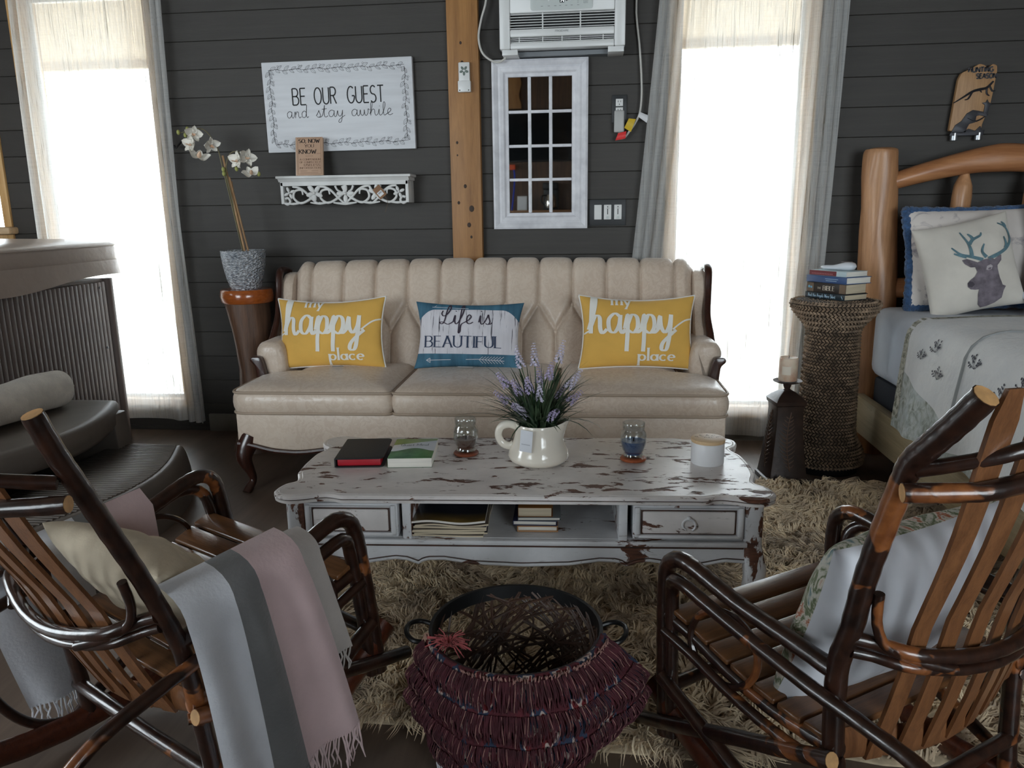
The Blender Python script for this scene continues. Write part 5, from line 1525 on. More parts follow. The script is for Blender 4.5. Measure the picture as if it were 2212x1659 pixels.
for k in range(64):
    x = -tw + 0.045 + k * 0.0308
    if abs(x) > tw - 0.03: continue
    o = obj('slat', slat, MAT_CAB, TUB); o.location = (x, -td + 0.012, 0)
for sx in (-1, 1):
    for sy in (-1, 1):
        obj('corner_post', MB().tube([(sx * (tw - .02), sy * (td - .02), 0.0), (sx * (tw - .02), sy * (td - .02), 0.872)], 0.03, 10), MAT_CAB, TUB)
obj('plinth', MB().box(-tw, tw, -td, td, 0.0, 0.05, 0.006), MAT_CAB, TUB)
for y, z in ((0.92, 0.83), (0.92, 0.52), (0.92, 0.06), (-0.05, 0.80), (0.0, 0.06)):
    obj('screw_head', MB().sphere((tw + 0.002, y, z), 0.006, 8, 5), MAT_STEEL, TUB)
# cover: two padded halves with a skirt
def cover_half(s):
    a, b = (0.006, td + 0.045) if s > 0 else (-td - 0.045, -0.006)
    ol = densify(round_poly([(-tw - .045, a), (tw + .045, a), (tw + .045, b), (-tw - .045, b)], [0.02, .1, .1, .02] if s > 0 else [.1, .1, .02, .02][0:0] or [.1, .1, .02, .02], 5), 0.06)
    mb = MB()
    stack_rings(mb, ol, [(-0.03, 0.935), (-0.004, 0.940), (0.004, 0.97), (0.004, 1.03), (-0.004, 1.052), (-0.02, 1.06)], [(0.9, 1.075), (0.6, 1.085), (0.2, 1.088)])
    c = obj('cover_half', mb, MAT_COVER, TUB, angle=70)
    N = outline_normals(ol)
    obj('welt', MB().tube([(p[0] + q[0] * 0.002, p[1] + q[1] * 0.002, 1.046) for p, q in zip(ol, N)], 0.006, 6, True), MAT_COVER, c)
    vs = []
    m = len(ol)
    sel = [i for i in range(m)]
    for j in range(5):
        for i in sel:
            p, q = ol[i], N[i]
            f = j / 4
            wv = 0.018 * math.sin(p[0] * 7 + p[1] * 5.5) * f
            sag = 0.03 * math.sin((p[1] + 1.1) * 1.5) + 0.012 * math.sin(p[1] * 6)
            vs.append((p[0] + q[0] * (0.008 + 0.010 * f + wv * 0.3), p[1] + q[1] * (0.008 + 0.010 * f + wv * .3), 0.97 - (0.075 + sag) * f))
    fs = [(j * m + i, j * m + (i + 1) % m, (j + 1) * m + (i + 1) % m, (j + 1) * m + i) for j in range(4) for i in range(m)]
    obj('skirt', MB().add(vs, fs), MAT_COVER, c, angle=90)
cover_half(1); cover_half(-1)
ST = thing('spa_steps', 'dark plastic two tier spa steps against the hot tub', 'steps', (-2.10, 2.60, 0.0))
MAT_STEP = M('charcoal_brown_plastic', (108, 100, 93), 0.5, var=0.06, bump=0.15, bscale=160, bdist=0.002)
def step_outline(x0, x1, bulge, hw_):
    pts = [(x0, hw_), (x0, -hw_), (x1, -hw_)] + [(x1 + bulge * math.cos(y / hw_ * PI / 2), y) for y in np.linspace(-hw_ * .95, hw_ * .95, 17)] + [(x1, hw_)]
    return densify(round_poly(pts, 0.01, 2), 0.05)
up = step_outline(-0.415, 0.0, 0.14, 0.50); lo_ = step_outline(-0.03, 0.30, 0.13, 0.48)
mb = MB(); stack_rings(mb, up, [(-0.03, 0.292), (-0.006, 0.294), (0.002, 0.31), (0.002, 0.375), (-0.006, 0.388), (-0.02, 0.395)], [(0.95, 0.396), (.5, .396)]); obj('upper_tread', mb, MAT_STEP, ST, angle=60)
mb = MB(); stack_rings(mb, lo_, [(0.03, 0.0), (0.025, 0.02), (0.018, 0.10), (0.006, 0.165), (-0.004, 0.19), (-0.016, 0.198)], [(0.95, 0.198), (.5, .198)]); obj('lower_step_body', mb, MAT_STEP, ST, angle=60)
for y in (-0.44, 0.44):
    obj('riser_leg', MB().prism(round_poly([(-0.40, 0.0), (0.07, 0.0), (0.04, 0.35), (-0.40, 0.35)], 0.01, 2), y - 0.05, y + 0.05, 'y', 0.006), MAT_STEP, ST)
obj('riser_back', MB().box(-0.40, -0.36, -0.42, 0.42, 0.0, 0.35, 0.005), MAT_STEP, ST)
rib = MB().box(-0.5, 0.5, -0.0045, 0.0045, 0, 0.0055, 0.0015).mesh('tread_rib')
for k in range(47):
    y = -0.455 + k * 0.0198
    x1 = 0.30 + 0.13 * math.cos(y / 0.48 * PI / 2) - 0.035
    o = obj('tread_rib', rib, M('lightened_rib_plastic', (122, 114, 107), 0.5), ST); o.location = ((x1 + 0.0) / 2, y, 0.1975); o.scale = (x1, 1, 1)  # ribs coloured lighter than the step so the gaps read as shaded grooves
for y in (-0.42, 0.44):
    obj('foot', MB().lathe([(0.02, 0), (0.022, .006), (0.018, .016)], 12, (0.32, y, 0.0)), MAT_STEP, ST)
# rolled towel on the upper step
TW = thing('rolled_towel', 'rolled cream towel lying on the upper spa step', 'towel', (-2.275, 2.70, 0.401), R(2))
MAT_TERRY = M('cream_terry', (238, 232, 222), 0.95, var=0.06, vscale=18, bump=0.9, bscale=150, bdist=0.006, sheen=0.3)
mb = MB(); nA, nL = 40, 26
vs = []
for j in range(nL):
    t = j / (nL - 1); y = -0.36 + 0.66 * t
    e = min(1.0, (min(t, 1 - t) / 0.05)) ** 0.4 if 0 < t < 1 else 0.25
    for i in range(nA):
        a = 2 * PI * i / nA
        r = (0.078 + 0.004 * math.sin(3 * a + 5 * t) + 0.003 * math.sin(17 * t + a)) * (0.55 + 0.45 * e)
        vs.append((r * math.cos(a) * 1.12, y, 0.078 + r * math.sin(a) * 0.98))
fs = [(j * nA + i, j * nA + (i + 1) % nA, (j + 1) * nA + (i + 1) % nA, (j + 1) * nA + i) for j in range(nL - 1) for i in range(nA)] + [tuple(range(nA)), tuple((nL - 1) * nA + i for i in range(nA))[::-1]]
obj('towel_roll', mb.add(vs, fs), MAT_TERRY, TW, angle=70)
sp = [(0.006 * k / 3 * math.cos(k * .7) * 1.1, 0.292 + .004, 0.078 + 0.006 * k / 3 * math.sin(k * .7)) for k in range(2, 28)]
obj('spiral_edge', MB().tube(sp, 0.005, 6), MAT_TERRY, TW)

# ------------------------------------------------------------------ log stand and orchid
LS = thing('log_stand', 'log plant stand with glossy orange slab top beside the sofa', 'stand', (-1.74, 3.70, 0.0))
MAT_BARK = m_wood('dark_varnished_log', (62, 44, 34), (112, 80, 60), 1.2, 'z', 0.4, 0.15, 3.0, 0.6)
MAT_SLAB = m_wood('orange_varnished_slab', (136, 66, 24), (172, 92, 40), 3.0, 'x', 0.2, 0.7, 4.0, 0.1)
vs = []; nA = 28
lev = [(0.0, 0.135), (0.03, 0.125), (0.10, 0.105), (0.25, 0.090), (0.42, 0.084), (0.6, 0.092), (0.70, 0.100), (0.757, 0.104)]
for z, r in lev:
    for i in range(nA):
        a = 2 * PI * i / nA
        rr = r * (1 + 0.06 * math.sin(3 * a + 2 * z) + 0.04 * math.sin(5 * a + 9 * z))
        vs.append((rr * math.cos(a) - 0.008 + 0.02 * math.sin(4 * z), rr * math.sin(a), z))
fs = [(j * nA + i, j * nA + (i + 1) % nA, (j + 1) * nA + (i + 1) % nA, (j + 1) * nA + i) for j in range(len(lev) - 1) for i in range(nA)] + [tuple(range(nA))[::-1], tuple((len(lev) - 1) * nA + i for i in range(nA))]
obj('trunk', MB().add(vs, fs), MAT_BARK, LS, angle=60)
ol = [(0.125 * (1 + 0.03 * math.sin(2 * a + 1)) * math.cos(a), 0.120 * (1 + 0.03 * math.sin(3 * a)) * math.sin(a)) for a in np.linspace(0, 2 * PI, 40, endpoint=False)]
mb = MB(); stack_rings(mb, ol, [(-0.006, 0.757), (0.0, 0.763), (0.003, 0.79), (0.0, 0.818), (-0.006, 0.824)], [(0.9, 0.825), (.5, .825)])
obj('slab_top', mb, MAT_SLAB, LS, angle=40)
OR = thing('potted_orchid', 'white orchid in a textured silver pot on the log stand', 'plant', (-1.742, 3.70, 0.8255))
t = NT('hammered_silver'); v = t.coords((1, 1, 1.6)); vo = t.n.new('ShaderNodeTexVoronoi'); vo.inputs['Scale'].default_value = 85; t.link(t.coords((1, 1, 2.2)), vo.inputs['Vector'])
t.link(t.ramp(t.noise(v, 60, 4), [(0.3, (140, 148, 160)), (0.62, (226, 230, 236))]), t.b.inputs['Base Color']); t.set(Metallic=0.35, Roughness=0.3); t.bump(vo.outputs['Distance'], 1.0, 0.012)
prof = [(0.0005, 0.0), (0.068, 0.0), (0.074, 0.006), (0.088, 0.05), (0.100, 0.11), (0.106, 0.16), (0.108, 0.188), (0.104, 0.189), (0.100, 0.16), (0.09, 0.155), (0.0005, 0.157)]
obj('pot', MB().lathe(prof, 40, caps=False), t.m, OR)
obj('moss', MB().lathe([(0.095, 0.158), (0.07, 0.168), (0.03, 0.172), (0.0005, 0.170)], 20, caps=False), M('dry_moss', (120, 112, 84), 0.9, var=0.3, vscale=60, bump=0.6, bscale=90), OR)
MAT_CANE = m_wood('bamboo_cane', (140, 104, 70), (176, 140, 98), 4, 'z', 0.5)
MAT_OST = M('orchid_stem', (104, 96, 66), 0.6, var=0.2)
for (a, b, r) in (((0.018, -0.01, 0.16), (-0.055, -0.01, 0.64), 0.0058), ((0.0, 0.012, 0.16), (-0.028, 0.0, 0.52), 0.0045), ((0.032, 0.0, 0.16), (-0.034, -0.005, 0.54), 0.005)):
    obj('support_cane', MB().tube([a, b], r, 8), MAT_CANE, OR)
stemA = [(0.005, -0.005, 0.16), (-0.032, -0.012, 0.42), (-0.055, -0.02, 0.58), (-0.075, -0.02, 0.68), (-0.125, -0.02, 0.755), (-0.18, -0.02, 0.765), (-0.235, -0.01, 0.755), (-0.27, -0.01, 0.745)]
stemB = [(0.01, 0.0, 0.16), (-0.025, -0.015, 0.44), (-0.04, -0.02, 0.56), (-0.015, -0.025, 0.64), (0.03, -0.03, 0.655), (0.07, -0.035, 0.62), (0.10, -0.035, 0.575), (0.13, -0.03, 0.545)]
for s_ in (stemA, stemB): obj('flower_stem', MB().tube(s_, [.0034] * 3 + [.0026] * 3 + [.002] * 2, 7, smooth=6), MAT_OST, OR)
MAT_PETAL = M('white_petal', (232, 228, 218), 0.55, var=0.05, vscale=30)
MAT_BLUSH = M('blush_lip', (226, 190, 160), 0.55)
def petal_mesh(L, W, cup):
    def f(u, v):
        x = (u - 0.5) * 2
        w = W * math.sin(PI * min(1, v * 0.92 + 0.08)) ** 0.6 * (1 - 0.35 * v)
        return (x * w, L * v, cup * (v * v) + 0.006 * x * x - 0.004 * math.sin(v * 5))
    return MB().grid(f, 7, 7)
pm = [petal_mesh(0.040, 0.021, 0.006).mesh('petal'), petal_mesh(0.036, 0.014, -0.004).mesh('petal'), petal_mesh(0.020, 0.009, 0.010).mesh('lip')]
pm[0].materials.append(MAT_PETAL); pm[1].materials.append(MAT_PETAL); pm[2].materials.append(MAT_BLUSH)
def orchid_flower(loc, rot, k=1.0, n=5):
    e = bpy.data.objects.new('flower', None); COL.objects.link(e); e.parent = OR; e.location = loc; e.rotation_euler = rot; e.scale = (k * 1.22, k * 1.22, k * 1.22)
    for i, (a, m) in enumerate(((R(75), 0), (R(-75), 0), (0, 1), (R(140), 1), (R(-140), 1))[:n]):
        o = obj('petal', pm[m], None, e); o.rotation_euler = (R(8), 0, a)
    o = obj('lip', pm[2], None, e); o.rotation_euler = (R(40), 0, R(180)); o.location = (0, 0, 0.003)
FR = R(90)
orchid_flower((-0.172, -0.045, 0.742), (FR + .3, 0.2, 0.5), 0.95); orchid_flower((-0.182, -0.055, 0.690), (FR - .2, 0.1, -0.4), 1.0)
orchid_flower((-0.158, -0.05, 0.628), (FR - .9, 0.3, 0.5), 1.15, 3); orchid_flower((-0.092, -0.05, 0.688), (FR + .4, -0.2, 0.9), 0.95)
orchid_flower((0.045, -0.06, 0.612), (FR - .1, 0.1, -0.5), 1.05); orchid_flower((0.085, -0.06, 0.625), (FR, 0.3, 0.9), 1.0); orchid_flower((0.100, -0.055, 0.548), (FR - .7, -0.3, 0.7), 0.95, 3)
bud = MB().sphere((0, 0, 0), 0.011, 10, 7, 0.8, 0.8, 1.1).mesh('bud')
for l in ((-0.205, -.03, .755), (-0.228, -.02, .738), (-0.265, -.015, .752), (-0.048, -.03, .575), (-0.046, -.032, .555), (0.028, -.05, .575), (0.132, -.04, .55), (-0.215, -.02, 0.765)):
    o = obj('bud', bud, M('green_bud', (150, 152, 84), 0.5, var=0.15), OR); o.location = l
# ------------------------------------------------------------------ log bed
MAT_LOG = m_wood('peeled_log', (150, 104, 70), (200, 152, 110), 1.0, 'z', 0.42, 0.12, 3.0, 0.2, 0.05)
MAT_LOGX = m_wood('peeled_log_rail', (150, 96, 60), (192, 136, 92), 1.0, 'x', 0.42, 0.12, 3.0, 0.2, 0.05)
MAT_RAIL = m_wood('sawn_side_rail', (150, 134, 104), (184, 168, 136), 1.0, 'y', 0.6, 0.0, 3.0, 0.2, 0.05)
BED = thing('log_bed', 'peeled log bed with arched headboard and white mattress', 'bed', (2.08, 2.8, 0.0))
bxo, byo = 2.08, 2.8
def L(x, y, z): return (x - bxo, y - byo, z)
def log(name, pts, rad, mat, seg=18):
    mb = MB().tube([L(*p) for p in pts], rad, seg, smooth=6)
    rs = random.Random(len(pts) + int(rad[0] * 1000))
    ph = rs.uniform(0, 6)
    # hand-peeled: flats, hollows and swellings along the length
    n_ = len(mb.v) // seg
    for i in range(n_):
        ring = mb.v[i * seg:(i + 1) * seg]
        c_ = np.mean(np.array(ring), 0)
        for k in range(seg):
            a_ = 2 * PI * k / seg
            g_ = 1 + 0.05 * math.sin(2 * a_ + ph + i * 0.11) + 0.035 * math.sin(3 * a_ - i * 0.23 + ph) + 0.02 * math.sin(5 * a_ + i * 0.35)
            mb.v[i * seg + k] = tuple(c_ + (np.array(ring[k]) - c_) * g_)
    return obj(name, mb, mat, BED, angle=60)
log('head_post', [(1.36, 3.85, 0.0), (1.362, 3.85, 0.26), (1.345, 3.85, 0.63), (1.333, 3.85, 0.85), (1.318, 3.85, 1.05), (1.313, 3.85, 1.18), (1.306, 3.85, 1.32), (1.304, 3.85, 1.42), (1.304, 3.85, 1.438), (1.304, 3.85, 1.446)], [.088, .086, .086, .083, .080, .077, .080, .078, .070, .045], MAT_LOG)
log('head_post', [(2.84, 3.85, 0.0), (2.84, 3.85, 0.7), (2.85, 3.85, 1.40), (2.85, 3.85, 1.44)], [.09, .085, .078, .06], MAT_LOG)
log('head_rail', [(1.36, 3.84, 1.292), (1.5, 3.83, 1.335), (1.66, 3.83, 1.372), (1.8, 3.83, 1.388), (1.92, 3.83, 1.385), (2.1, 3.83, 1.375), (2.4, 3.83, 1.37), (2.7, 3.84, 1.33), (2.82, 3.84, 1.30)], [.038, .044, .050, .060, .058, .054, .05, .045, .04], MAT_LOGX)
log('head_rail', [(1.36, 3.85, 0.80), (2.0, 3.85, 0.81), (2.82, 3.85, 0.80)], [.045, .05, .045], MAT_LOGX)
for x in (1.668, 1.98, 2.28, 2.56):
    log('spindle', [(x, 3.84, 0.80), (x, 3.84, 1.1), (x, 3.84, 1.22), (x + .002, 3.84, 1.27), (x + .004, 3.84, 1.31), (x + .004, 3.84, 1.345)], [.040, .043, .044, .040, .024, .014], MAT_LOG)
for x0 in (1.255, 2.86):
    obj('side_rail', MB().box(*[x0 - bxo, x0 + 0.045 - bxo], 1.78 - byo, 3.79 - byo, 0.125, 0.30, 0.004), MAT_RAIL, BED)
for x in (1.31, 2.85):
    log('foot_post', [(x, 1.78, 0.0), (x, 1.78, 0.4), (x, 1.78, 0.62), (x, 1.78, 0.65)], [.08, .078, .07, .045], MAT_LOG)
obj('slat_deck', MB().box(1.29 - bxo, 2.87 - bxo, 1.8 - byo, 3.78 - byo, 0.17, 0.20), MAT_RAIL, BED)
obj('box_spring', MB().box(1.33 - bxo, 2.82 - bxo, 1.86 - byo, 3.77 - byo, 0.20, 0.395, 0.02), M('navy_box_spring', (44, 48, 58), 0.85), BED)
MAT_SHEET = M('white_sheet', (208, 214, 224), 0.85, var=0.05, vscale=4, bump=0.2, bscale=10, bdist=0.01)
obj('mattress', MB().box(1.305 - bxo, 2.84 - bxo, 1.85 - byo, 3.785 - byo, 0.395, 0.725, 0.055, 4), MAT_SHEET, BED, angle=60)
# quilt over the side
def m_quilt(name, zsplit):
    t = NT(name)
    sx = t.n.new('ShaderNodeSeparateXYZ'); t.link(t.tc.outputs['Object'], sx.inputs[0])
    v = t.coords((1, 1, 1))
    n = t.noise(v, 22, 6, 0.62, 1.2)
    big = t.noise(v, 7, 4, 0.6, 0.8)
    flo = t.ramp(n, [(0.36, (112, 112, 92)), (0.50, (164, 168, 156)), (0.62, (196, 200, 196))])
    wash = t.mix(t.val(big, 0.35, 0.65, 0.0, 0.7), flo, (172, 182, 184))
    white = t.ramp(t.noise(v, 5, 4), [(0.3, (206, 208, 210)), (0.7, (224, 224, 222))])
    edge = t.math('ADD', t.math('MULTIPLY', sx.outputs['Y'], 0.22), zsplit)
    low = t.math('LESS_THAN', sx.outputs['Z'], edge)
    t.link(t.mix(low, white, wash), t.b.inputs['Base Color'])
    t.set(Roughness=0.9, Sheen_Weight=0.2)
    q = t.noise(t.coords((1, 1, 1)), 34, 3)
    t.bump(q, 0.5, 0.012)
    return t.m
QUILT = thing('floral_quilt', 'white and sage floral quilt draped over the bed side', 'quilt', (1.30, 2.6, 0.0))
def q_pt(s, y, lift):
    """s: metres of cloth from the bed's middle outwards to the hem"""
    flat, rad = 0.95, 0.075
    x_top = 2.80; x_edge = 1.335; zt = 0.735 + lift
    run = x_top - x_edge
    fold = 0.010 * math.sin(y * 21 + 1.0) + 0.008 * math.sin(y * 9.3)
    if s < run: p = (x_top - s, y, zt + 0.006 * math.sin(s * 9 + y * 5)); n = (0, 0, 1)
    else:
        a = (s - run) / (rad + lift)
        if a < PI / 2: p = (x_edge - (rad + lift) * math.sin(a), y, zt - rad - lift + (rad + lift) * math.cos(a)); n = (-math.sin(a), 0, math.cos(a))
        else:
            d = s - run - (rad + lift) * PI / 2
            p = (x_edge - rad - lift - d * 0.10 - fold * min(1, d * 4), y + 0.01 * math.sin(d * 8), zt - rad - lift - d); n = (-1, 0, .1)
    return Vector((p[0] - 1.30, p[1] - 2.6, p[2])), Vector(n)
S_run = 2.80 - 1.335
def quilt_layer(name, y0, y1, lift, hem, thick, mat):
    smax = S_run + 0.075 * PI / 2 + hem
    nu, nv = 96, 44
    def srf(off):
        def f(u, v):
            y = y0 + (y1 - y0) * v
            sm = smax + 0.018 * abs(math.sin(y * 8.5)) - 0.018
            p, n = q_pt(u * sm, y, lift)
            return p + n * off
        return f
    mb = MB().grid(srf(thick), nu, nv).grid(srf(0.0), nu, nv)
    k = nu * nv
    edge = [i for i in range(nu)] + [nu * j + nu - 1 for j in range(1, nv)] + [nu * (nv - 1) + i for i in range(nu - 2, -1, -1)] + [nu * j for j in range(nv - 2, 0, -1)]
    mb.f += [(edge[i], edge[i] + k, edge[(i + 1) % len(edge)] + k, edge[(i + 1) % len(edge)]) for i in range(len(edge))]
    return obj(name, mb, mat, QUILT, angle=60)
q1 = quilt_layer('under_layer', 3.225, 2.45, 0.004, 0.375, 0.009, m_quilt('quilt_print', 0.40))
q2 = quilt_layer('folded_layer', 2.665, 1.86, 0.020, 0.345, 0.012, m_quilt('quilt_print_fold', 0.33))
MAT_BORDER = None
t = NT('quilt_border_print'); n = t.noise(t.coords((1, 1, 1)), 45, 5, 0.6, 1.0)
t.link(t.ramp(n, [(0.38, (108, 110, 96)), (0.58, (190, 188, 176))]), t.b.inputs['Base Color']); t.set(Roughness=0.9)
def q_strip(y0, y1, s0, s1, lift, mat, name, par):
    return obj(name, MB().grid(lambda u, v: (lambda pn: pn[0] + pn[1] * 0.0102)(q_pt(s0 + (s1 - s0) * u, y0 + (y1 - y0) * v, lift)), 60, 4), mat, par, angle=60)
q_strip(3.226, 3.185, 0.0, S_run + 0.45, 0.004, t.m, 'border', q1)
pe = [(lambda pn: pn[0] + pn[1] * 0.012)(q_pt(s, 2.668, 0.020)) for s in np.linspace(0, S_run + 0.44, 50)]
obj('edge_binding', MB().tube(pe, 0.007, 6), M('quilt_binding', (150, 152, 152), 0.9), q2)
def sprig(s0, y0, k, lift, seed):
    rs = random.Random(seed)
    f = lambda u, v, l: (lambda pn: pn[0] + pn[1] * (0.0135 + l))(q_pt(s0 - v, y0 - u, lift))
    mb = MB()
    for b in range(5):
        a = R(-70 + 32 * b + rs.uniform(-8, 8)); l = k * rs.uniform(0.7, 1.0)
        tip = (l * math.sin(a), l * math.cos(a))
        mb.ribbon([[(0, 0), (tip[0] * .5 + .003, tip[1] * .5), tip]], 0.0016, f, 0.0004, smooth=3)
        mb.disc(f, tip, 0.0042, 0.0005, 7)
        for q in (0.45, 0.7):
            c = (tip[0] * q, tip[1] * q); e = a + (0.9 if b % 2 else -0.9)
            mb.ribbon([[c, (c[0] + 0.014 * math.sin(e), c[1] + 0.014 * math.cos(e))]], 0.0042, f, 0.0005)
    return mb
for i, (s, y, k, lf) in enumerate(((S_run + .175, 3.03, .045, .004), (S_run + .13, 2.93, .05, .004), (S_run + .22, 2.87, .05, .004))):
    obj('sprig_print', sprig(s, y, k, lf, i), M('charcoal_print', (74, 74, 84), 0.9), q1, smooth=False)
for i, (s, y, k, lf) in enumerate(((S_run + .15, 2.60, .05, .020), (S_run + .21, 2.40, .055, .020), (S_run + .16, 2.30, .05, .02), (S_run - .12, 2.5, .05, .02))):
    obj('sprig_print', sprig(s, y, k, lf, i + 9), M('charcoal_print', (74, 74, 84), 0.9), q2, smooth=False)
# pillows on the bed
def m_rose(name):
    t = NT(name); v = t.coords((1, 1, 1))
    n = t.noise(v, 9, 5, 0.6, 0.6); n2 = t.noise(v, 30, 4, 0.6, 1.5)
    k = t.val(n, 0.56, 0.66, 0.0, 1.0)
    ink = t.ramp(n2, [(0.35, (118, 112, 120)), (0.65, (168, 160, 164))])
    t.link(t.mix(k, (214, 206, 200), ink), t.b.inputs['Base Color']); t.set(Roughness=0.85, Sheen_Weight=0.2)
    t.bump(t.noise(v, 9, 3), 0.3, 0.01)
    return t.m
MAT_FRINGE = M('blue_fringe', (52, 84, 124), 0.9, var=0.25, vscale=80, bump=0.9, bscale=140, bdist=0.008, sheen=0.3)
def fringe(raw, par, r=0.019):
    e = pillow_edge(raw, 30)
    P, _ = spline([Vector(p) for p in e], 2, True, [0] * len(e))
    rs = random.Random(3)
    mb = MB().tube(P, [r * rs.uniform(0.8, 1.2) for _ in P], 7, True)
    obj('fringe', mb, MAT_FRINGE, par, angle=180)
def sham(label, loc, rot, w, h):
    s_ = thing('fringed_sham', label, 'pillow', loc); s_.rotation_euler = rot
    raw, front = pillow_fn(w, h, 0.075, 0.05)
    obj('pillow_cover', pillow_body(raw), m_rose('grey_rose_print'), s_, angle=180)
    fringe(raw, s_)
    return s_
sham('rose print sham with blue fringe behind the deer pillow', (1.69, 3.66, 0.955), (R(-13), R(-1), R(2)), 0.62, 0.44)
sham('blue fringed sham at the picture edge beside the deer pillow', (2.10, 3.50, 0.965), (R(-16), R(4), R(-8)), 0.50, 0.42)
D = thing('deer_pillow', 'square beige pillow printed with an antlered deer head', 'pillow', (1.592, 3.525, 0.925))
D.rotation_euler = (R(-14), R(-12), R(0))
raw, front = pillow_fn(0.385, 0.405, 0.07, 0.06)
obj('pillow_cover', pillow_body(raw), M('beige_linen', (206, 200, 190), 0.85, var=0.06, vscale=5, bump=0.25, bscale=12, bdist=0.01, sheen=0.2), D, angle=180)
src_ = np.array([(240, 270), (1160, 265), (1290, 1060), (425, 1215)], float); dst_ = np.array([(-.185, .19), (.185, .19), (.185, -.19), (-.185, -.19)])
Aff, *_ = np.linalg.lstsq(np.c_[src_, np.ones(4)], dst_, rcond=None)
def dz(pts): return [tuple(np.array((p[0], p[1], 1.0)) @ Aff) for p in pts]
head = dz([(705, 880), (725, 856), (765, 828), (790, 785), (772, 740), (800, 690), (850, 670), (930, 662), (985, 690), (992, 770), (1012, 860), (1040, 930), (1075, 945), (1055, 985), (1045, 1050), (980, 1090), (910, 1112), (850, 1120), (815, 1090), (805, 1000), (815, 952), (775, 952), (735, 945), (705, 915)])
MAT_DEER = M('mauve_grey_print', (112, 104, 112), 0.9, var=0.22, vscale=30)
obj('deer_head_print', MB().poly(front, head, 0.0030, 0.02), MAT_DEER, D, smooth=False)
mb = MB().poly(front, dz([(795, 690), (700, 645), (655, 652), (680, 695), (730, 735), (785, 738)]), 0.0030, 0.02)
obj('ear_print', mb, MAT_DEER, D, smooth=False)
obj('ear_print', MB().poly(front, dz([(985, 745), (958, 682), (1000, 652), (1033, 638), (1027, 692)]), 0.0030, 0.02), MAT_DEER, D, smooth=False)
obj('eye_patch_print', MB().poly(front, dz([(880, 770), (890, 735), (925, 722), (945, 740), (935, 770), (905, 778)]), 0.0036, 0.02), M('pale_print_patch', (176, 168, 172), 0.9), D, smooth=False)
obj('eye_print', MB().poly(front, dz([(895, 766), (910, 752), (932, 752), (928, 768), (908, 774)]), 0.0042, 0.02), MAT_DEER, D, smooth=False)
obj('nose_print', MB().poly(front, dz([(705, 882), (722, 862), (752, 876), (770, 900), (745, 925), (712, 918)]), 0.0036, 0.02), M('dark_print', (72, 66, 74), 0.9), D, smooth=False)
ant = [[(850, 672), (740, 630), (640, 590), (560, 520)], [(745, 622), (738, 560), (715, 480), (655, 375)], [(732, 505), (770, 462), (840, 430), (850, 400)], [(772, 462), (755, 430), (725, 400)], [(700, 625), (640, 605), (580, 580)],
       [(905, 668), (1000, 632), (1090, 580), (1140, 510), (1140, 440), (1105, 365), (1030, 320)], [(1085, 575), (1095, 530), (1075, 460)], [(885, 650), (845, 590), (875, 515)], [(1105, 365), (1095, 335), (1070, 310)]]
MAT_ANT = M('teal_grey_print', (92, 122, 132), 0.9, var=0.15, vscale=30)
for s in ant:
    obj('antler_print', MB().ribbon([dz(s)], lambda d, t: 0.0135 * (1 - 0.75 * t) + 0.002, front, 0.0030, smooth=5), MAT_ANT, D, smooth=False)
wp = thing('white_pillow', 'plain white pillow lying at the right picture edge on the bed', 'pillow', (2.02, 3.34, 0.80)); wp.rotation_euler = (R(-62), R(-14), R(-4))
raw, front = pillow_fn(0.46, 0.30, 0.06, 0.06); obj('pillow_cover', pillow_body(raw), MAT_SHEET, wp, angle=180)

# ------------------------------------------------------------------ wicker pedestal with books
WK = thing('wicker_pedestal', 'tall woven seagrass pedestal between the window and bed', 'pedestal', (1.062, 3.556, 0.0))
MAT_GRASS = M('seagrass', (136, 116, 96), 0.75, var=0.40, vscale=26, bump=0.4, bscale=160)
prof = [(0.150, 0.03), (0.170, 0.045), (0.172, 0.07), (0.160, 0.11), (0.138, 0.15), (0.126, 0.19), (0.122, 0.30), (0.119, 0.45), (0.116, 0.58), (0.114, 0.645), (0.128, 0.672), (0.155, 0.705), (0.180, 0.735), (0.190, 0.758), (0.186, 0.775), (0.165, 0.782)]
obj('core', MB().lathe([(r - 0.008, z) for r, z in prof] + [(0.0005, 0.779)], 32), M('dark_core', (52, 42, 34), 0.9), WK)
obj('base_disc', MB().lathe([(0.0005, 0.0), (0.15, 0.0), (0.155, 0.03), (0.0005, 0.032)], 28, caps=False), MAT_BLACK, WK)
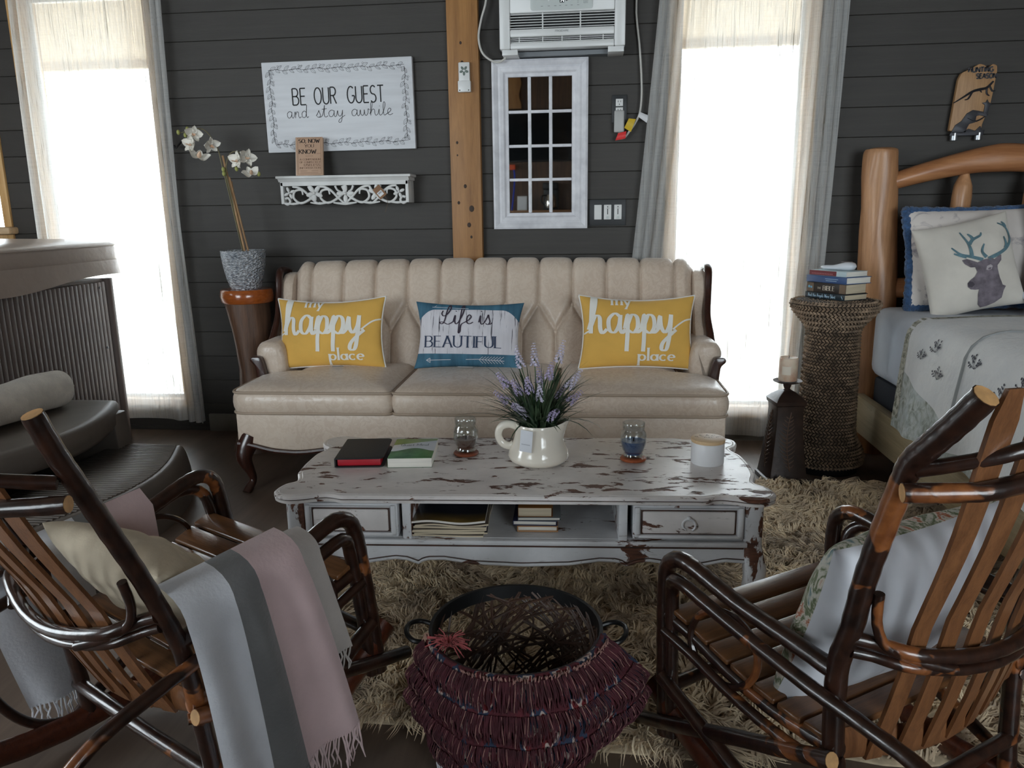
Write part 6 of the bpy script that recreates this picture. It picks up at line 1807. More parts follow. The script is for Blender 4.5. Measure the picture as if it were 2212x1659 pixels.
# braided rows
arcl = [0.0]
for i in range(1, len(prof)): arcl.append(arcl[-1] + math.dist(prof[i], prof[i - 1]))
rows = int(arcl[-1] / 0.0145); mb = MB()
def leafshape(c, t_, n_, l, w, h):
    b = n_.cross(t_)
    vs = [c - t_ * l, c + b * w * .8, c + t_ * l, c - b * w * .8, c + n_ * h]
    return vs, [(0, 1, 4), (1, 2, 4), (2, 3, 4), (3, 0, 4)]
for k in range(rows):
    s = (k + 0.5) * arcl[-1] / rows
    r = float(np.interp(s, arcl, [p[0] for p in prof])); z = float(np.interp(s, arcl, [p[1] for p in prof]))
    r2 = float(np.interp(s + .004, arcl, [p[0] for p in prof])); z2 = float(np.interp(s + .004, arcl, [p[1] for p in prof]))
    up_ = Vector((r2 - r, 0, z2 - z))
    up_ = up_.normalized() if up_.length > 1e-6 else Vector((0, 0, 1))
    m = max(24, int(2 * PI * r / 0.0165))
    for j in range(m):
        a = 2 * PI * (j + (0.5 if k % 2 else 0)) / m
        er = Vector((math.cos(a), math.sin(a), 0)); et = Vector((-math.sin(a), math.cos(a), 0))
        upw = Vector((er.x * up_.x, er.y * up_.x, up_.z)); nn = et.cross(upw).normalized()
        d = (et * math.cos(R(38)) + upw * math.sin(R(38)) * (1 if k % 2 else -1)).normalized()
        c = er * r + Vector((0, 0, z)) - nn * 0.004
        vs, fs = leafshape(c, d, nn, 0.0125, 0.0065, 0.010); mb.add(vs, fs)
# spiral top
for k in range(9):
    r = 0.165 - k * 0.018
    if r < 0.01: break
    m = max(8, int(2 * PI * r / 0.018))
    for j in range(m):
        a = 2 * PI * (j + .3 * k) / m
        er = Vector((math.cos(a), math.sin(a), 0)); et = Vector((-math.sin(a), math.cos(a), 0))
        vs, fs = leafshape(er * r + Vector((0, 0, 0.778)), (et + er * 0.35).normalized(), Vector((0, 0, 1)), 0.0125, 0.0085, 0.006); mb.add(vs, fs)
w_ = obj('weave', mb, MAT_GRASS, WK, smooth=False); w_['kind'] = 'stuff'
# stack of books, spines towards the window
ROTB = math.atan2(0.83, -0.55)   # direction along the spine seen from the front corner
cxb, cyb = 1.068, 3.575
zc = 0.7855
def spine_book(label, z, L_, W_, T_, cover, pages, dx, dy, da, soft=False):
    b = thing('stacked_book', label, 'book', (cxb + dx, cyb + dy, z), R(-57 + da), 'books on the wicker pedestal')
    ov = 0.0026 if not soft else 0.001
    x0, x1, y0, y1 = -L_ / 2, L_ / 2, -W_ / 2, W_ / 2
    obj('page_block', MB().box(x0 + .003, x1 - .003, y0 + ov, y1 - (0.004 if not soft else .001), ov, T_ - ov, 0.0006), pages, b)
    obj('cover', MB().box(x0, x1, y0, y1, 0, ov, .0004).box(x0, x1, y0, y1, T_ - ov, T_, .0004).box(x0, x1, y0, y0 + ov, 0, T_, .001), cover, b)
    return b, frame_fn((0, y0 - 0.0002, T_ / 2), (1, 0, 0), (0, 0, 1))
b, f = spine_book('dark green hardback at the bottom of the pedestal book stack', zc, 0.215, 0.145, 0.026, M('black_green_cover', (26, 40, 48), 0.4), MAT_PAGES_C, 0, 0, 0)
mb = MB(); letter(mb, 'And the Angels', f, -0.048, -0.006, 0.015, 0.085, 0.0022); letter(mb, 'Were Silent', f, 0.030, -0.006, 0.015, 0.058, 0.0022)
mb.ribbon([[(0.090, 0.006), (0.098, -0.006)]], 0.003, f, .0005)
obj('spine_lettering', mb, M('pale_blue_foil', (168, 196, 214), 0.5), b, smooth=False); zc += 0.0265
b, f = spine_book('thick brown hardback lettered the bible in the pedestal stack', zc, 0.205, 0.138, 0.044, M('brown_black_cover', (50, 42, 38), 0.4), MAT_PAGES_C, 0.0, 0.0, 2)
mb = MB(); letter(mb, 'THE', f, -0.036, -0.006, 0.008, 0.020, 0.0010, True); letter(mb, 'BIBLE', f, 0.015, -0.010, 0.019, 0.060, 0.0026, True)
obj('spine_lettering', mb, M('cream_foil', (216, 206, 188), 0.5), b, smooth=False)
obj('spine_panel', MB().box(-0.102, -0.066, -0.0696, -0.069, 0.003, 0.041), M('tan_spine_panel', (112, 92, 74), 0.5, var=.2), b)
obj('spine_panel', MB().box(0.070, 0.102, -0.0696, -0.069, 0.003, 0.041), M('tan_spine_panel', (112, 92, 74), 0.5, var=.2), b)
mb = MB(); mb.disc(f, (-0.090, 0.002), 0.006, 0.0008); mb.disc(f, (-0.078, 0.0), 0.005, 0.0008); obj('spine_emblem', mb, M('sky_blue_print', (110, 170, 200), 0.5), b, smooth=False)
zc += 0.0445
b, f = spine_book('blue hardback second from the top of the pedestal stack', zc, 0.225, 0.150, 0.030, M('slate_blue_cover', (58, 84, 128), 0.35, var=.1), MAT_PAGES, 0.006, 0.002, -2)
mb = MB()
mb.ribbon([[(-0.005, 0.003), (0.068, 0.003)], [(0.0, -0.005), (0.060, -0.005)]], 0.0022, f, 0.0005)
obj('spine_rule', mb, M('pale_blue_foil', (168, 196, 214), 0.5), b, smooth=False)
zc += 0.0305
b, f = spine_book('white paperback with red spine on top of the pedestal stack', zc, 0.200, 0.135, 0.022, M('pale_aqua_cover', (186, 204, 208), 0.4), MAT_PAGES, 0.004, 0.004, 0, True)
obj('spine_panel', MB().box(-0.100, 0.048, -0.0683, -0.0672, 0.001, 0.021), M('maroon_spine', (120, 52, 58), 0.4), b)
mb = MB(); mb.ribbon([[(-0.085 + .009 * k, -0.003), (-0.0795 + .009 * k, -0.003)] for k in range(13)], 0.005, frame_fn((0, -0.0684, 0.011), (1, 0, 0), (0, 0, 1)), 0.0004)
obj('spine_lettering', mb, M('dull_pink_print', (176, 110, 112), 0.5), b, smooth=False)
zc += 0.0222
# pale grey handset lying on the stack
HS = thing('white_handset', 'glossy white handset lying on top of the book stack', 'remote', (cxb + 0.0, cyb - 0.005, zc), R(-28))
def hs(u, v):
    t_ = u; x = -0.075 + 0.15 * t_
    w = 0.020 + 0.016 * smoothstep(0.35, 0.8, t_); w *= max(0.02, 1 - abs(2 * t_ - 1) ** 6) ** 0.5
    h = 0.010 + 0.010 * smoothstep(0.3, 0.8, t_); h *= max(0.02, 1 - abs(2 * t_ - 1) ** 6) ** 0.5
    a = 2 * PI * v
    return (x, w * math.cos(a), 0.0125 + 0.006 * smoothstep(0.3, .8, t_) + h * math.sin(a) * (1 if math.sin(a) > 0 else 1.0))
mb = MB(); nu, nv = 24, 20
mb.grid(lambda u, v: hs(v, u), nv, nu, closeu=True)
obj('handset_body', mb, M('glossy_white_plastic', (216, 220, 226), 0.15), HS, angle=80)
obj('key_strip', MB().box(0.01, 0.055, -0.012, 0.012, 0.0365, 0.0385, 0.001), M('grey_keys', (120, 110, 106), 0.5), HS)

# ------------------------------------------------------------------ carved candle stand
CS = thing('candle_stand', 'dark carved square candle stand beside the wicker pedestal', 'candle holder', (0.834, 3.375, 0.0), R(8))
MAT_DKC = M('dark_carved_wood', (48, 34, 28), 0.4, var=0.3, vscale=20, bump=0.2, bscale=60)
lev = [(0.0, 0.092), (0.018, 0.092), (0.022, 0.084), (0.035, 0.082), (0.10, 0.074), (0.17, 0.067), (0.25, 0.060), (0.32, 0.058), (0.345, 0.060), (0.35, 0.066), (0.366, 0.068), (0.372, 0.062), (0.385, 0.050), (0.402, 0.028), (0.408, 0.018)]
sq = round_poly([(-1, -1), (1, -1), (1, 1), (-1, 1)], 0.12, 2); n = len(sq); vs = []
for z, hw_ in lev: vs += [(a * hw_, b * hw_, z) for a, b in sq]
fs = [(i * n + j, i * n + (j + 1) % n, (i + 1) * n + (j + 1) % n, (i + 1) * n + j) for i in range(len(lev) - 1) for j in range(n)] + [tuple(range(n))[::-1], tuple((len(lev) - 1) * n + j for j in range(n))]
obj('column', MB().add(vs, fs), MAT_DKC, CS, angle=30)
obj('neck', MB().lathe([(0.018, 0.408), (0.012, 0.414), (0.016, 0.424), (0.018, 0.432), (0.012, 0.44)], 16), MAT_DKC, CS)
obj('drip_plate', MB().lathe([(0.0005, 0.440), (0.045, 0.441), (0.060, 0.447), (0.061, 0.450), (0.045, 0.4455), (0.0005, 0.4445)], 28, caps=False), MAT_DKC, CS)
MAT_FERN = M('bronze_relief', (92, 70, 56), 0.45)
for face in (0, 1, 3):
    e = bpy.data.objects.new('fern_relief', None); COL.objects.link(e); e.parent = CS; e.rotation_euler = (0, 0, R(90 * face))
    def onface(u, z): return (u, -float(np.interp(z, [a for a, _ in lev], [b for _, b in lev])) - 0.001, z)
    for cx_ in (-0.012,):
        pts = [onface(cx_ + 0.03 * (t - .5) ** 2 * 2, 0.06 + 0.26 * t) for t in np.linspace(0, 1, 10)]
        obj('rib', MB().tube(pts, 0.0028, 6), MAT_FERN, e)
        for k in range(13):
            t_ = 0.05 + k * 0.07; c = (cx_ + 0.03 * (t_ - .5) ** 2 * 2, 0.06 + 0.26 * t_)
            l = 0.030 * math.sin(PI * min(1, t_ * 0.9 + .1)) + .006
            for sg in (-1, 1):
                obj('leaflet', MB().tube([onface(c[0], c[1]), onface(c[0] + sg * l * .6, c[1] + l * .35), onface(c[0] + sg * l, c[1] + l * .75)], [.0028, .003, .0012], 5), MAT_FERN, e)
PC = thing('pillar_candle', 'cream pillar candle on the dark carved candle stand', 'candle', (0.834, 3.375, 0.4505), R(8))
t = NT('cream_wax'); sx = t.n.new('ShaderNodeSeparateXYZ'); t.link(t.tc.outputs['Object'], sx.inputs[0])
t.link(t.ramp(t.noise(t.coords((1, 1, 1)), 14, 4), [(0.4, (214, 198, 178)), (0.72, (190, 140, 110))]), t.b.inputs['Base Color']); t.set(Roughness=0.45, Subsurface_Weight=0.15)
obj('candle_body', MB().lathe([(0.0005, 0), (0.038, 0), (0.0395, 0.003), (0.0395, 0.098), (0.036, 0.102), (0.03, 0.099), (0.0005, 0.096)], 30, caps=False), t.m, PC)
obj('wick', MB().tube([(0, 0, 0.096), (0.001, 0.001, 0.108)], 0.0015, 5), MAT_BLACK, PC)
lb = MB().lathe([(0.0399, 0.030), (0.0399, 0.066)], 10, a0=R(-150), a1=R(-95), caps=False)
obj('paper_label', lb, M('cream_label', (222, 212, 196), 0.7), PC)
# ------------------------------------------------------------------ shaggy rug
RUG = thing('shag_rug', 'shaggy cream sheepskin rug under the table and rocking chairs', 'rug', (0.45, 2.38, 0.0))
rx0, rx1, ry0, ry1 = -1.30, 1.25, -0.86, 0.88
def rug_edge(a):
    c, s = math.cos(a), math.sin(a)
    k = 1.0 / max(abs(c), abs(s)) ** 0.82
    w = 1 + 0.022 * math.sin(7 * a + 1) + 0.018 * math.sin(13 * a) + 0.012 * math.sin(23 * a + 2)
    x = c * k * w; y = s * k * w
    return ((rx0 + rx1) / 2 + x * (rx1 - rx0) / 2, (ry0 + ry1) / 2 + y * (ry1 - ry0) / 2)
ol = [rug_edge(a) for a in np.linspace(0, 2 * PI, 120, endpoint=False)]
mb = MB(); stack_rings(mb, ol, [(0, 0.001), (0, 0.006), (-0.01, 0.012)], [(0.7, 0.014), (0.3, 0.014)])
MAT_RUGB = M('rug_backing', (176, 158, 132), 0.95, var=0.2, vscale=20)
obj('backing', mb, MAT_RUGB, RUG)
def make_locks(nl, per):
    """wavy locks of pile, as thin tapering ribbons"""
    g = np.random.default_rng(5)
    P = []
    oa = np.array(ol)
    while len(P) < nl:
        q = np.c_[g.uniform(rx0 - .06, rx1 + .06, nl), g.uniform(ry0 - .06, ry1 + .06, nl)]
        # inside test
        x, y = q[:, 0][:, None], q[:, 1][:, None]
        x1, y1 = oa[:, 0][None], oa[:, 1][None]; x2, y2 = np.roll(oa[:, 0], -1)[None], np.roll(oa[:, 1], -1)[None]
        ins = (((y1 > y) != (y2 > y)) & (x < (x2 - x1) * (y - y1) / (y2 - y1 + 1e-12) + x1)).sum(1) % 2 == 1
        P += list(q[ins])
    P = np.array(P[:nl])
    ang = 2.2 * np.sin(P[:, 0] * 2.3 + 0.7) + 2.0 * np.sin(P[:, 1] * 3.1 + 1.9) + 1.1 * np.sin(P[:, 0] * 7 + P[:, 1] * 6) + g.normal(0, 0.45, nl)
    L = g.uniform(0.05, 0.10, nl); curl = g.normal(0, 0.7, nl); hgt = g.uniform(0.016, 0.036, nl)
    V = []; Fc = []
    N = nl * per
    root = np.repeat(P, per, 0) + g.normal(0, 0.005, (N, 2))
    a0 = np.repeat(ang, per) + g.normal(0, 0.16, N); L_ = np.repeat(L, per) * g.uniform(0.8, 1.15, N)
    cu = np.repeat(curl, per) + g.normal(0, 0.25, N); hh = np.repeat(hgt, per) * g.uniform(0.7, 1.25, N)
    wav = np.repeat(g.uniform(0, 6, nl), per)
    wid = g.uniform(0.0013, 0.0025, N)
    K = 5
    pts = np.zeros((N, K, 3)); dirs = np.zeros((N, K, 2))
    p = root.copy()
    for k in range(K):
        t = k / (K - 1)
        a = a0 + cu * t + 0.55 * np.sin(wav + 5 * t)
        d = np.c_[np.cos(a), np.sin(a)]
        pts[:, k, 0] = p[:, 0]; pts[:, k, 1] = p[:, 1]
        pts[:, k, 2] = 0.010 + hh * np.sin(PI * min(1, 0.12 + 0.75 * t))
        dirs[:, k] = d
        p = p + d * (L_ / (K - 1))[:, None]
    side = np.stack([-dirs[:, :, 1], dirs[:, :, 0]], -1)
    taper = np.array([1.0, 1.0, 0.9, 0.65, 0.15])
    off = side * (wid[:, None] * taper[None])[..., None]
    A = pts.copy(); A[:, :, :2] += off; A[:, :, 2] += 0.0006
    B = pts.copy(); B[:, :, :2] -= off
    verts = np.stack([A, B], 2).reshape(-1, 3)
    base = (np.arange(N) * K * 2)[:, None]
    quad = np.array([[2 * k, 2 * k + 2, 2 * k + 3, 2 * k + 1] for k in range(K - 1)])
    faces = (base[:, :, None] + quad[None]).reshape(-1, 4)
    me = bpy.data.meshes.new('pile')
    me.vertices.add(len(verts)); me.vertices.foreach_set('co', verts.ravel())
    me.loops.add(faces.size); me.loops.foreach_set('vertex_index', faces.ravel())
    me.polygons.add(len(faces)); me.polygons.foreach_set('loop_start', np.arange(0, faces.size, 4)); me.polygons.foreach_set('loop_total', np.full(len(faces), 4))
    me.update(calc_edges=True); me.validate()
    me.polygons.foreach_set('use_smooth', np.ones(len(faces), bool))
    return me
MAT_PILE = M('cream_wool_pile', (230, 202, 170), 0.9, var=0.22, vscale=9, sheen=0.2)
o = obj('pile', make_locks(11500, 8), MAT_PILE, RUG); o['kind'] = 'stuff'

# ------------------------------------------------------------------ twig basket
BK = thing('twig_basket', 'round open weave twig basket with black rim on the rug', 'basket', (-0.170, 1.548, 0.012), R(4))
MAT_TWIG = M('dark_twig', (66, 46, 36), 0.45, var=0.3, vscale=25)
MAT_RIM = M('black_iron_rim', (26, 26, 27), 0.4, metal=0.4)
rr, zr, rb = 0.188, 0.252, 0.145
def bowl(a, t):
    r = rb + (rr - rb) * t ** 0.8; z = 0.012 + (zr - 0.012) * t
    return Vector((r * math.cos(a), r * math.sin(a), z))
obj('rim', MB().lathe([(rr - 0.005, zr - 0.016), (rr + 0.003, zr - 0.016), (rr + 0.006, zr + 0.016), (rr - 0.002, zr + 0.016), (rr - 0.005, zr - 0.016)], 56, caps=False), MAT_RIM, BK)
obj('base_ring', MB().tube([(rb * math.cos(a), rb * math.sin(a), 0.008) for a in np.linspace(0, 2 * PI, 40, endpoint=False)], 0.006, 6, True), MAT_RIM, BK)
for s in (-1, 1):
    hp = [(s * (rr + .002), -0.035, zr - .005), (s * (rr + .035), -0.038, zr - .002), (s * (rr + .055), -0.015, zr + 0.004), (s * (rr + .055), 0.018, zr + 0.006), (s * (rr + .033), 0.040, zr + .002), (s * (rr + .002), 0.035, zr - .004)]
    obj('handle', MB().tube(hp, 0.0055, 8, smooth=6), MAT_RIM, BK)
rs = random.Random(21)
for k in range(170):
    a0 = rs.uniform(0, 2 * PI); sp = rs.choice((-1, 1)) * rs.uniform(0.15, 2.3)
    bend = rs.uniform(-0.5, 0.5)
    t0, t1 = (1.0, 0.0) if rs.random() < 0.6 else (rs.uniform(0.5, 1), rs.uniform(0.0, 0.6))
    pts = [bowl(a0 + sp * u + bend * math.sin(PI * u), max(0.0, t0 + (t1 - t0) * u)) * 1.0 + Vector((rs.uniform(-.002, .002), rs.uniform(-.002, .002), 0)) for u in np.linspace(0, 1, 8)]
    obj('twig', MB().tube(pts, 0.0030 * rs.uniform(0.8, 1.25), 5), MAT_TWIG, BK)
for k in range(56):
    a0 = rs.uniform(0, 2 * PI); a1 = a0 + PI + rs.uniform(-1.2, 1.2)
    p0, p1 = Vector((rb * math.cos(a0), rb * math.sin(a0), 0.010)), Vector((rb * math.cos(a1), rb * math.sin(a1), 0.010))
    c = p0.lerp(p1, .5) + Vector((rs.uniform(-.03, .03), rs.uniform(-.03, .03), rs.uniform(0.0, .012)))
    obj('twig', MB().tube([p0, c, p1], 0.0030, 5, smooth=5), MAT_TWIG, BK)

# fringed burgundy throw over the near side of the basket
FT = thing('fringed_throw', 'burgundy woven throw with rows of long fringe over the basket', 'throw', (-0.170, 1.548, 0.012), R(4))
def m_woven():
    t = NT('burgundy_woven_pattern')
    v = t.coords((1, 1, 1))
    br = t.n.new('ShaderNodeTexNoise'); br.inputs['Scale'].default_value = 1.0; br.inputs['Detail'].default_value = 2
    t.link(t.coords((24, 24, 12)), br.inputs['Vector'])
    c = t.ramp(br.outputs['Fac'], [(0.0, (76, 28, 36)), (0.44, (88, 32, 40)), (0.50, (44, 54, 76)), (0.56, (170, 152, 144)), (0.60, (100, 28, 32)), (0.66, (76, 28, 36))], 'CONSTANT')
    t.link(c, t.b.inputs['Base Color']); t.set(Roughness=0.95)
    t.bump(t.noise(v, 220, 2), 0.5, 0.004)
    return t.m
A0, A1 = R(193), R(350)
def throw_pt(u, v, off=0.0):
    """u: across the front of the basket, v: from inside, over the rim, down to the floor"""
    a = A0 + (A1 - A0) * u
    cx = math.sin(PI * u)
    dip = 0.0
    wave = 0.010 * math.sin(u * 19 + v * 3) + 0.007 * math.sin(u * 37 + 1)
    v0 = 0.17
    if v < v0:
        t = v / v0
        r = rr - 0.035 + 0.040 * t; z = zr - 0.055 * (1 - t) + 0.022 * math.sin(t * PI / 2)
    else:
        t = (v - v0) / (1 - v0)
        r = rr + 0.010 + 0.040 * math.sin(PI * min(1, t * 0.85)) + wave * t - 0.012 * t
        drop = 0.24 + 0.06 * cx
        z = zr + 0.022 - drop * t + 0.008 * math.sin(u * 9) * t
        z = max(0.012 - 0.0 * t, z)
    r += off
    e = Vector((r * math.cos(a), r * math.sin(a) * 1.0, z))
    # the cloth swings wider to the right and hangs closer at the left end
    e.x += 0.055 * smoothstep(0.5, 1.0, u) * smoothstep(v0, 0.5, v) * (1 - 0.9 * smoothstep(0.6, 1.0, v)) - 0.05 * smoothstep(0.55, 1.0, v) * smoothstep(0.4, 1.0, u) + 0.02 * smoothstep(0.6, 1.0, v) * smoothstep(0.4, 0.0, u)
    return e
obj('woven_cloth', MB().grid(lambda u, v: throw_pt(u, v), 90, 40), m_woven(), FT, angle=180)
obj('pale_selvedge', MB().grid(lambda u, v: throw_pt(-0.01 + 0.05 * u, 0.16 + 0.5 * v, 0.003), 5, 24), M('peach_selvedge', (188, 150, 132), 0.95, var=0.1), FT, angle=180)
MAT_FR1 = M('burgundy_yarn', (74, 32, 40), 0.9, var=0.25, vscale=30); MAT_FR2 = M('peach_yarn', (150, 112, 104), 0.9, var=0.15, vscale=30); MAT_FR3 = M('white_yarn', (200, 198, 204), 0.9)
def fringe_row(v0, ln, n, seed, mat, u0=0.02, u1=0.98, w=0.0017):
    rs = random.Random(seed); mb = MB()
    for k in range(n):
        u = u0 + (u1 - u0) * (k + rs.uniform(-.4, .4)) / n
        du = rs.uniform(-0.008, 0.008); l = ln * rs.uniform(0.8, 1.15)
        pts = []
        for j in range(6):
            t = j / 5
            v = v0 + l * t
            p = throw_pt(max(0, min(1, u + du * t + 0.0025 * math.sin(4 * t + k))), min(1.0, v), 0.004 + 0.012 * math.sin(PI * min(1, t * 1.1)) + rs.uniform(0, .003))
            if v > 1.0: p.z = max(0.02, p.z - (v - 1.0) * 0.2)
            pts.append(p)
        mb.tube(pts, w, 4, caps=False)
    o = obj('fringe_row', mb, mat, FT, angle=180); o['kind'] = 'stuff'
for i, v in enumerate((0.20, 0.38, 0.56, 0.74, 0.90)):
    fringe_row(v, 0.15, 300, i, MAT_FR1, w=0.0012); fringe_row(v, 0.15, 40, i + 20, MAT_FR2, w=0.0010)
fringe_row(0.10, 0.10, 60, 60, MAT_FR2, 0.3, 0.98)
fringe_row(0.84, 0.16, 16, 70, MAT_FR3, 0.20, 0.30)
# tassel at the corner resting inside the rim
mb = MB(); rs = random.Random(8)
c0 = throw_pt(0.10, 0.10) + Vector((0.015, 0.0, 0.02))
for k in range(70):
    a = rs.uniform(0, 2 * PI); b = rs.uniform(-0.2, 0.9)
    d = Vector((math.cos(a) * math.cos(b), math.sin(a) * math.cos(b) * .8, math.sin(b)))
    l = rs.uniform(0.03, 0.055)
    mb.tube([c0, c0 + d * l * .5 + Vector((0, 0, .006)), c0 + d * l - Vector((0, 0, .008))], 0.0014, 4, caps=False)
o = obj('tassel', mb, M('rose_yarn', (150, 74, 74), 0.9, var=0.25, vscale=40), FT); o['kind'] = 'stuff'
# ------------------------------------------------------------------ bentwood rocking chairs
def m_hickory():
    t = NT('varnished_hickory_bark')
    v = t.coords((1, 1, 1))
    n = t.noise(v, 5.5, 4, 0.6, 0.4)
    n2 = t.noise(v, 40, 4)
    bark = t.ramp(n2, [(0.3, (26, 15, 12)), (0.7, (58, 34, 24))])
    bare = t.ramp(n2, [(0.3, (104, 56, 28)), (0.7, (150, 92, 50))])
    k = t.ramp(n, [(0.575, (0, 0, 0)), (0.595, (255, 255, 255))])
    t.link(t.mix(k, bark, bare), t.b.inputs['Base Color'])
    t.set(Roughness=0.30, Coat_Weight=0.5, Coat_Roughness=0.10)
    t.bump(t.math('ADD', n2, t.math('MULTIPLY', k, -0.4)), 0.35, 0.003)
    return t.m
MAT_HICK = m_hickory()
MAT_SLAT = m_wood('oak_slat', (96, 60, 36), (138, 92, 58), 2.0, 'z', 0.35, 0.3, 4.0, 0.25)
MAT_SEAT = m_wood('oak_seat_slat', (84, 54, 32), (128, 86, 52), 2.0, 'x', 0.30, 0.4, 4.0, 0.2)
MAT_END = M('cut_wood_end', (206, 160, 108), 0.5, var=0.12, vscale=40)
CW = 0.515
def rocking_chair(label, A, back, side, rock, shift, post=None, pr=0.0180):
    """A: floor point under the near front corner; back/side: unit directions in plan; rock: backward tilt"""
    root = thing('rocking_chair', label, 'chair', (A[0], A[1], 0.0), math.atan2(side[1], side[0]), 'bentwood rocking chairs')
    # local axes: x along side, y = -back when the basis is right handed
    ang = math.atan2(side[1], side[0])
    ca, sa = math.cos(-ang), math.sin(-ang)
    def tolocal(dx, dy): return (dx * ca - dy * sa, dx * sa + dy * ca)
    cs, cz = 0.3, 0.77
    cr, sr = math.cos(rock), math.sin(rock)
    def P(s, w, z):
        ds, dz = s - cs, z - cz
        s2 = cs + ds * cr + dz * sr + shift; z2 = cz + dz * cr - ds * sr
        x, y = tolocal(back[0] * s2 + side[0] * w, back[1] * s2 + side[1] * w)
        return Vector((x, y, z2))
    def rod(name, pts, r, mat=MAT_HICK, seg=12, sm=6, ends=(0, 0), par=None, jit=0.03):
        pp = [P(*p) for p in pts]
        rad = r if hasattr(r, '__len__') else [r] * len(pp)
        o = obj(name, MB().tube(pp, rad, seg, smooth=sm, jitter=jit), mat, par or root, angle=50)
        for e, on in ((0, ends[0]), (-1, ends[1])):
            if on:
                d = (pp[e] - pp[1 if e == 0 else -2]).normalized()
                c = MB().tube([pp[e] - d * 0.002, pp[e] + d * 0.0012], rad[e] * 0.93, seg)
                obj('cut_end', c, MAT_END, o)
        return o
    for w, o_ in ((0.0, -1), (CW, 1)):
        arcp = []
        for k in range(13):
            th = R(-31 + 6.2 * k)
            arcp.append((cs + 0.75 * math.sin(th), w, cz - 0.75 * math.cos(th) + 0.022))
        rp = [P(*p) for p in arcp]
        obj('rocker', MB().tube(rp, 0.030, 10, up=P(0, 1, 0) - P(0, 0, 0), flat=0.62), MAT_HICK if False else m_rocker, root, angle=60)
        e = 0.0
        rod('front_leg', [(-.036, w, .05), (-.046, w, .20), (-.052, w, .34), (-.053, w, .41), (-.044, w, .452), (-.012, w, .474), (.033, w, .474), (.10, w, .463), (.164, w, .453), (.27, w, .446), (.385, w - o_ * 0.0, .438)], [.020, .0195, .0185, .018, .018, .018, .0175, .017, .017, .0165, .0165], ends=(0, 1))
        x = w + o_ * 0.030
        rod('arm_bow', [(-.012, w + o_ * .004, .06), (-.02, w + o_ * .006, .25), (-.022, w + o_ * .008, .39), (-.006, x - o_ * .010, .434), (.04, x, .446), (.12, x, .434), (.22, x, .420), (.36, x, .406), (.465, x, .40), (.58, x, .385), (.70, x - o_ * .01, .31), (.80, w + o_ * .01, .17)], [.0145, .0145, .0145, .0145, .014, .0135, .0135, .0135, .013, .013, .0125, .012])
        ring = [(0.135 + 0.088 * math.cos(a) + 0.02 * math.sin(a), w + o_ * 0.012, 0.352 + 0.078 * math.sin(a)) for a in np.linspace(0, 2 * PI, 15)[:-1]]
        obj('bent_ring', MB().tube([P(*p) for p in ring], 0.0075, 8, True, smooth=4), MAT_HICK, root)
        rod('seat_rail', [(-.04, w, .335), (.05, w, .325), (.15, w, .303), (.26, w, .292), (.36, w, .298), (.40, w, .305)], .015)
        rod('seat_rail', [(-.03, w + o_ * .02, .308), (.06, w + o_ * .02, .298), (.15, w + o_ * .02, .280), (.26, w + o_ * .02, .268), (.36, w + o_ * .02, .272), (.41, w, .285)], .011)
        pp_ = post or [(.402, .035), (.395, .15), (.388, .268), (.382, .439), (.402, .53), (.418, .621), (.440, .71), (.463, .793), (.476, .828), (.500, .858), (.532, .897), (.565, .941)]
        rod('back_post', [(a, w, b) for a, b in pp_], [pr] * (len(pp_) - 4) + [pr * 1.04] * 4, ends=(0, 1))
        rod('side_stretcher', [(-.115, w + o_ * .02, .050), (.02, w + o_ * .026, .115), (.20, w + o_ * .028, .205), (.408, w + o_ * .028, .300)], .0155, ends=(0, 1))
        rod('leg_brace', [(-.03, w + o_ * .022, .20), (.06, w + o_ * .028, .180), (.14, w + o_ * .03, .158), (.24, w + o_ * .03, .128), (.42, w + o_ * .02, .06)], [.015, .0155, .015, .0145, .014])
        rod('back_loop', [(.435, w + .0 - o_ * .012, .60), (.432, w - o_ * .018, .545), (.442, w - o_ * .035, .505), (.470, w - o_ * .075, .484), (.497, w - o_ * .13, .466)], .0085)
    rod('front_stretcher', [(-.03, -.01, .17), (-.034, CW / 2, .175), (-.03, CW + .01, .17)], .015)
    rod('rear_stretcher', [(.40, -.01, .14), (.404, CW / 2, .142), (.40, CW + .01, .14)], .015)
    def bulge(w, k): return k * math.sin(PI * max(0, min(1, w / CW)))
    ws = np.linspace(0.0, CW, 13)
    prof_z = [.255, .36, .45, .54, .62, .70, .77, .825, .91, 1.0]; prof_s = [.372, .400, .420, .436, .462, .487, .505, .518, .538, .557]
    def slat_s(w, z): return float(np.interp(z, prof_z, prof_s)) + bulge(w, .055)
    def behind(w, z, off): return (.404 + .0) * (1 - smoothstep(0, .07, min(w, CW - w))) + (slat_s(w, z) + off) * smoothstep(0, .07, min(w, CW - w))
    obj('back_band', MB().tube([P(max(.386, slat_s(w, .28) - .012), w, .302 - bulge(w, .030)) for w in ws], 0.030, 10, flat=0.25, up=P(1, 0, 0) - P(0, 0, 0)), MAT_SLAT, root, angle=60)
    wh = np.linspace(0.0, CW, 19)
    rod('back_hoop', [(behind(w, .49, .019), w, .512 - bulge(w, .040)) for w in wh], .0125, sm=2)
    rod('back_hoop', [(behind(w, .46, .021), w, .488 - bulge(w, .042)) for w in wh], .0095, sm=2)
    rod('upper_rail', [(.488, -.035, .790)] + [(max(.488, slat_s(w, .80) + .020), w, .790 + bulge(w, .02)) for w in ws[1:-1]] + [(.488, CW + .035, .790)], .0145, sm=2, ends=(1, 1))
    rod('upper_bow', [(.480 * (1 - smoothstep(0, .07, min(w, CW - w))) + (slat_s(w, .88) + .017) * smoothstep(0, .07, min(w, CW - w)), w, .815 + bulge(w, .085)) for w in ws], .0115, sm=2)
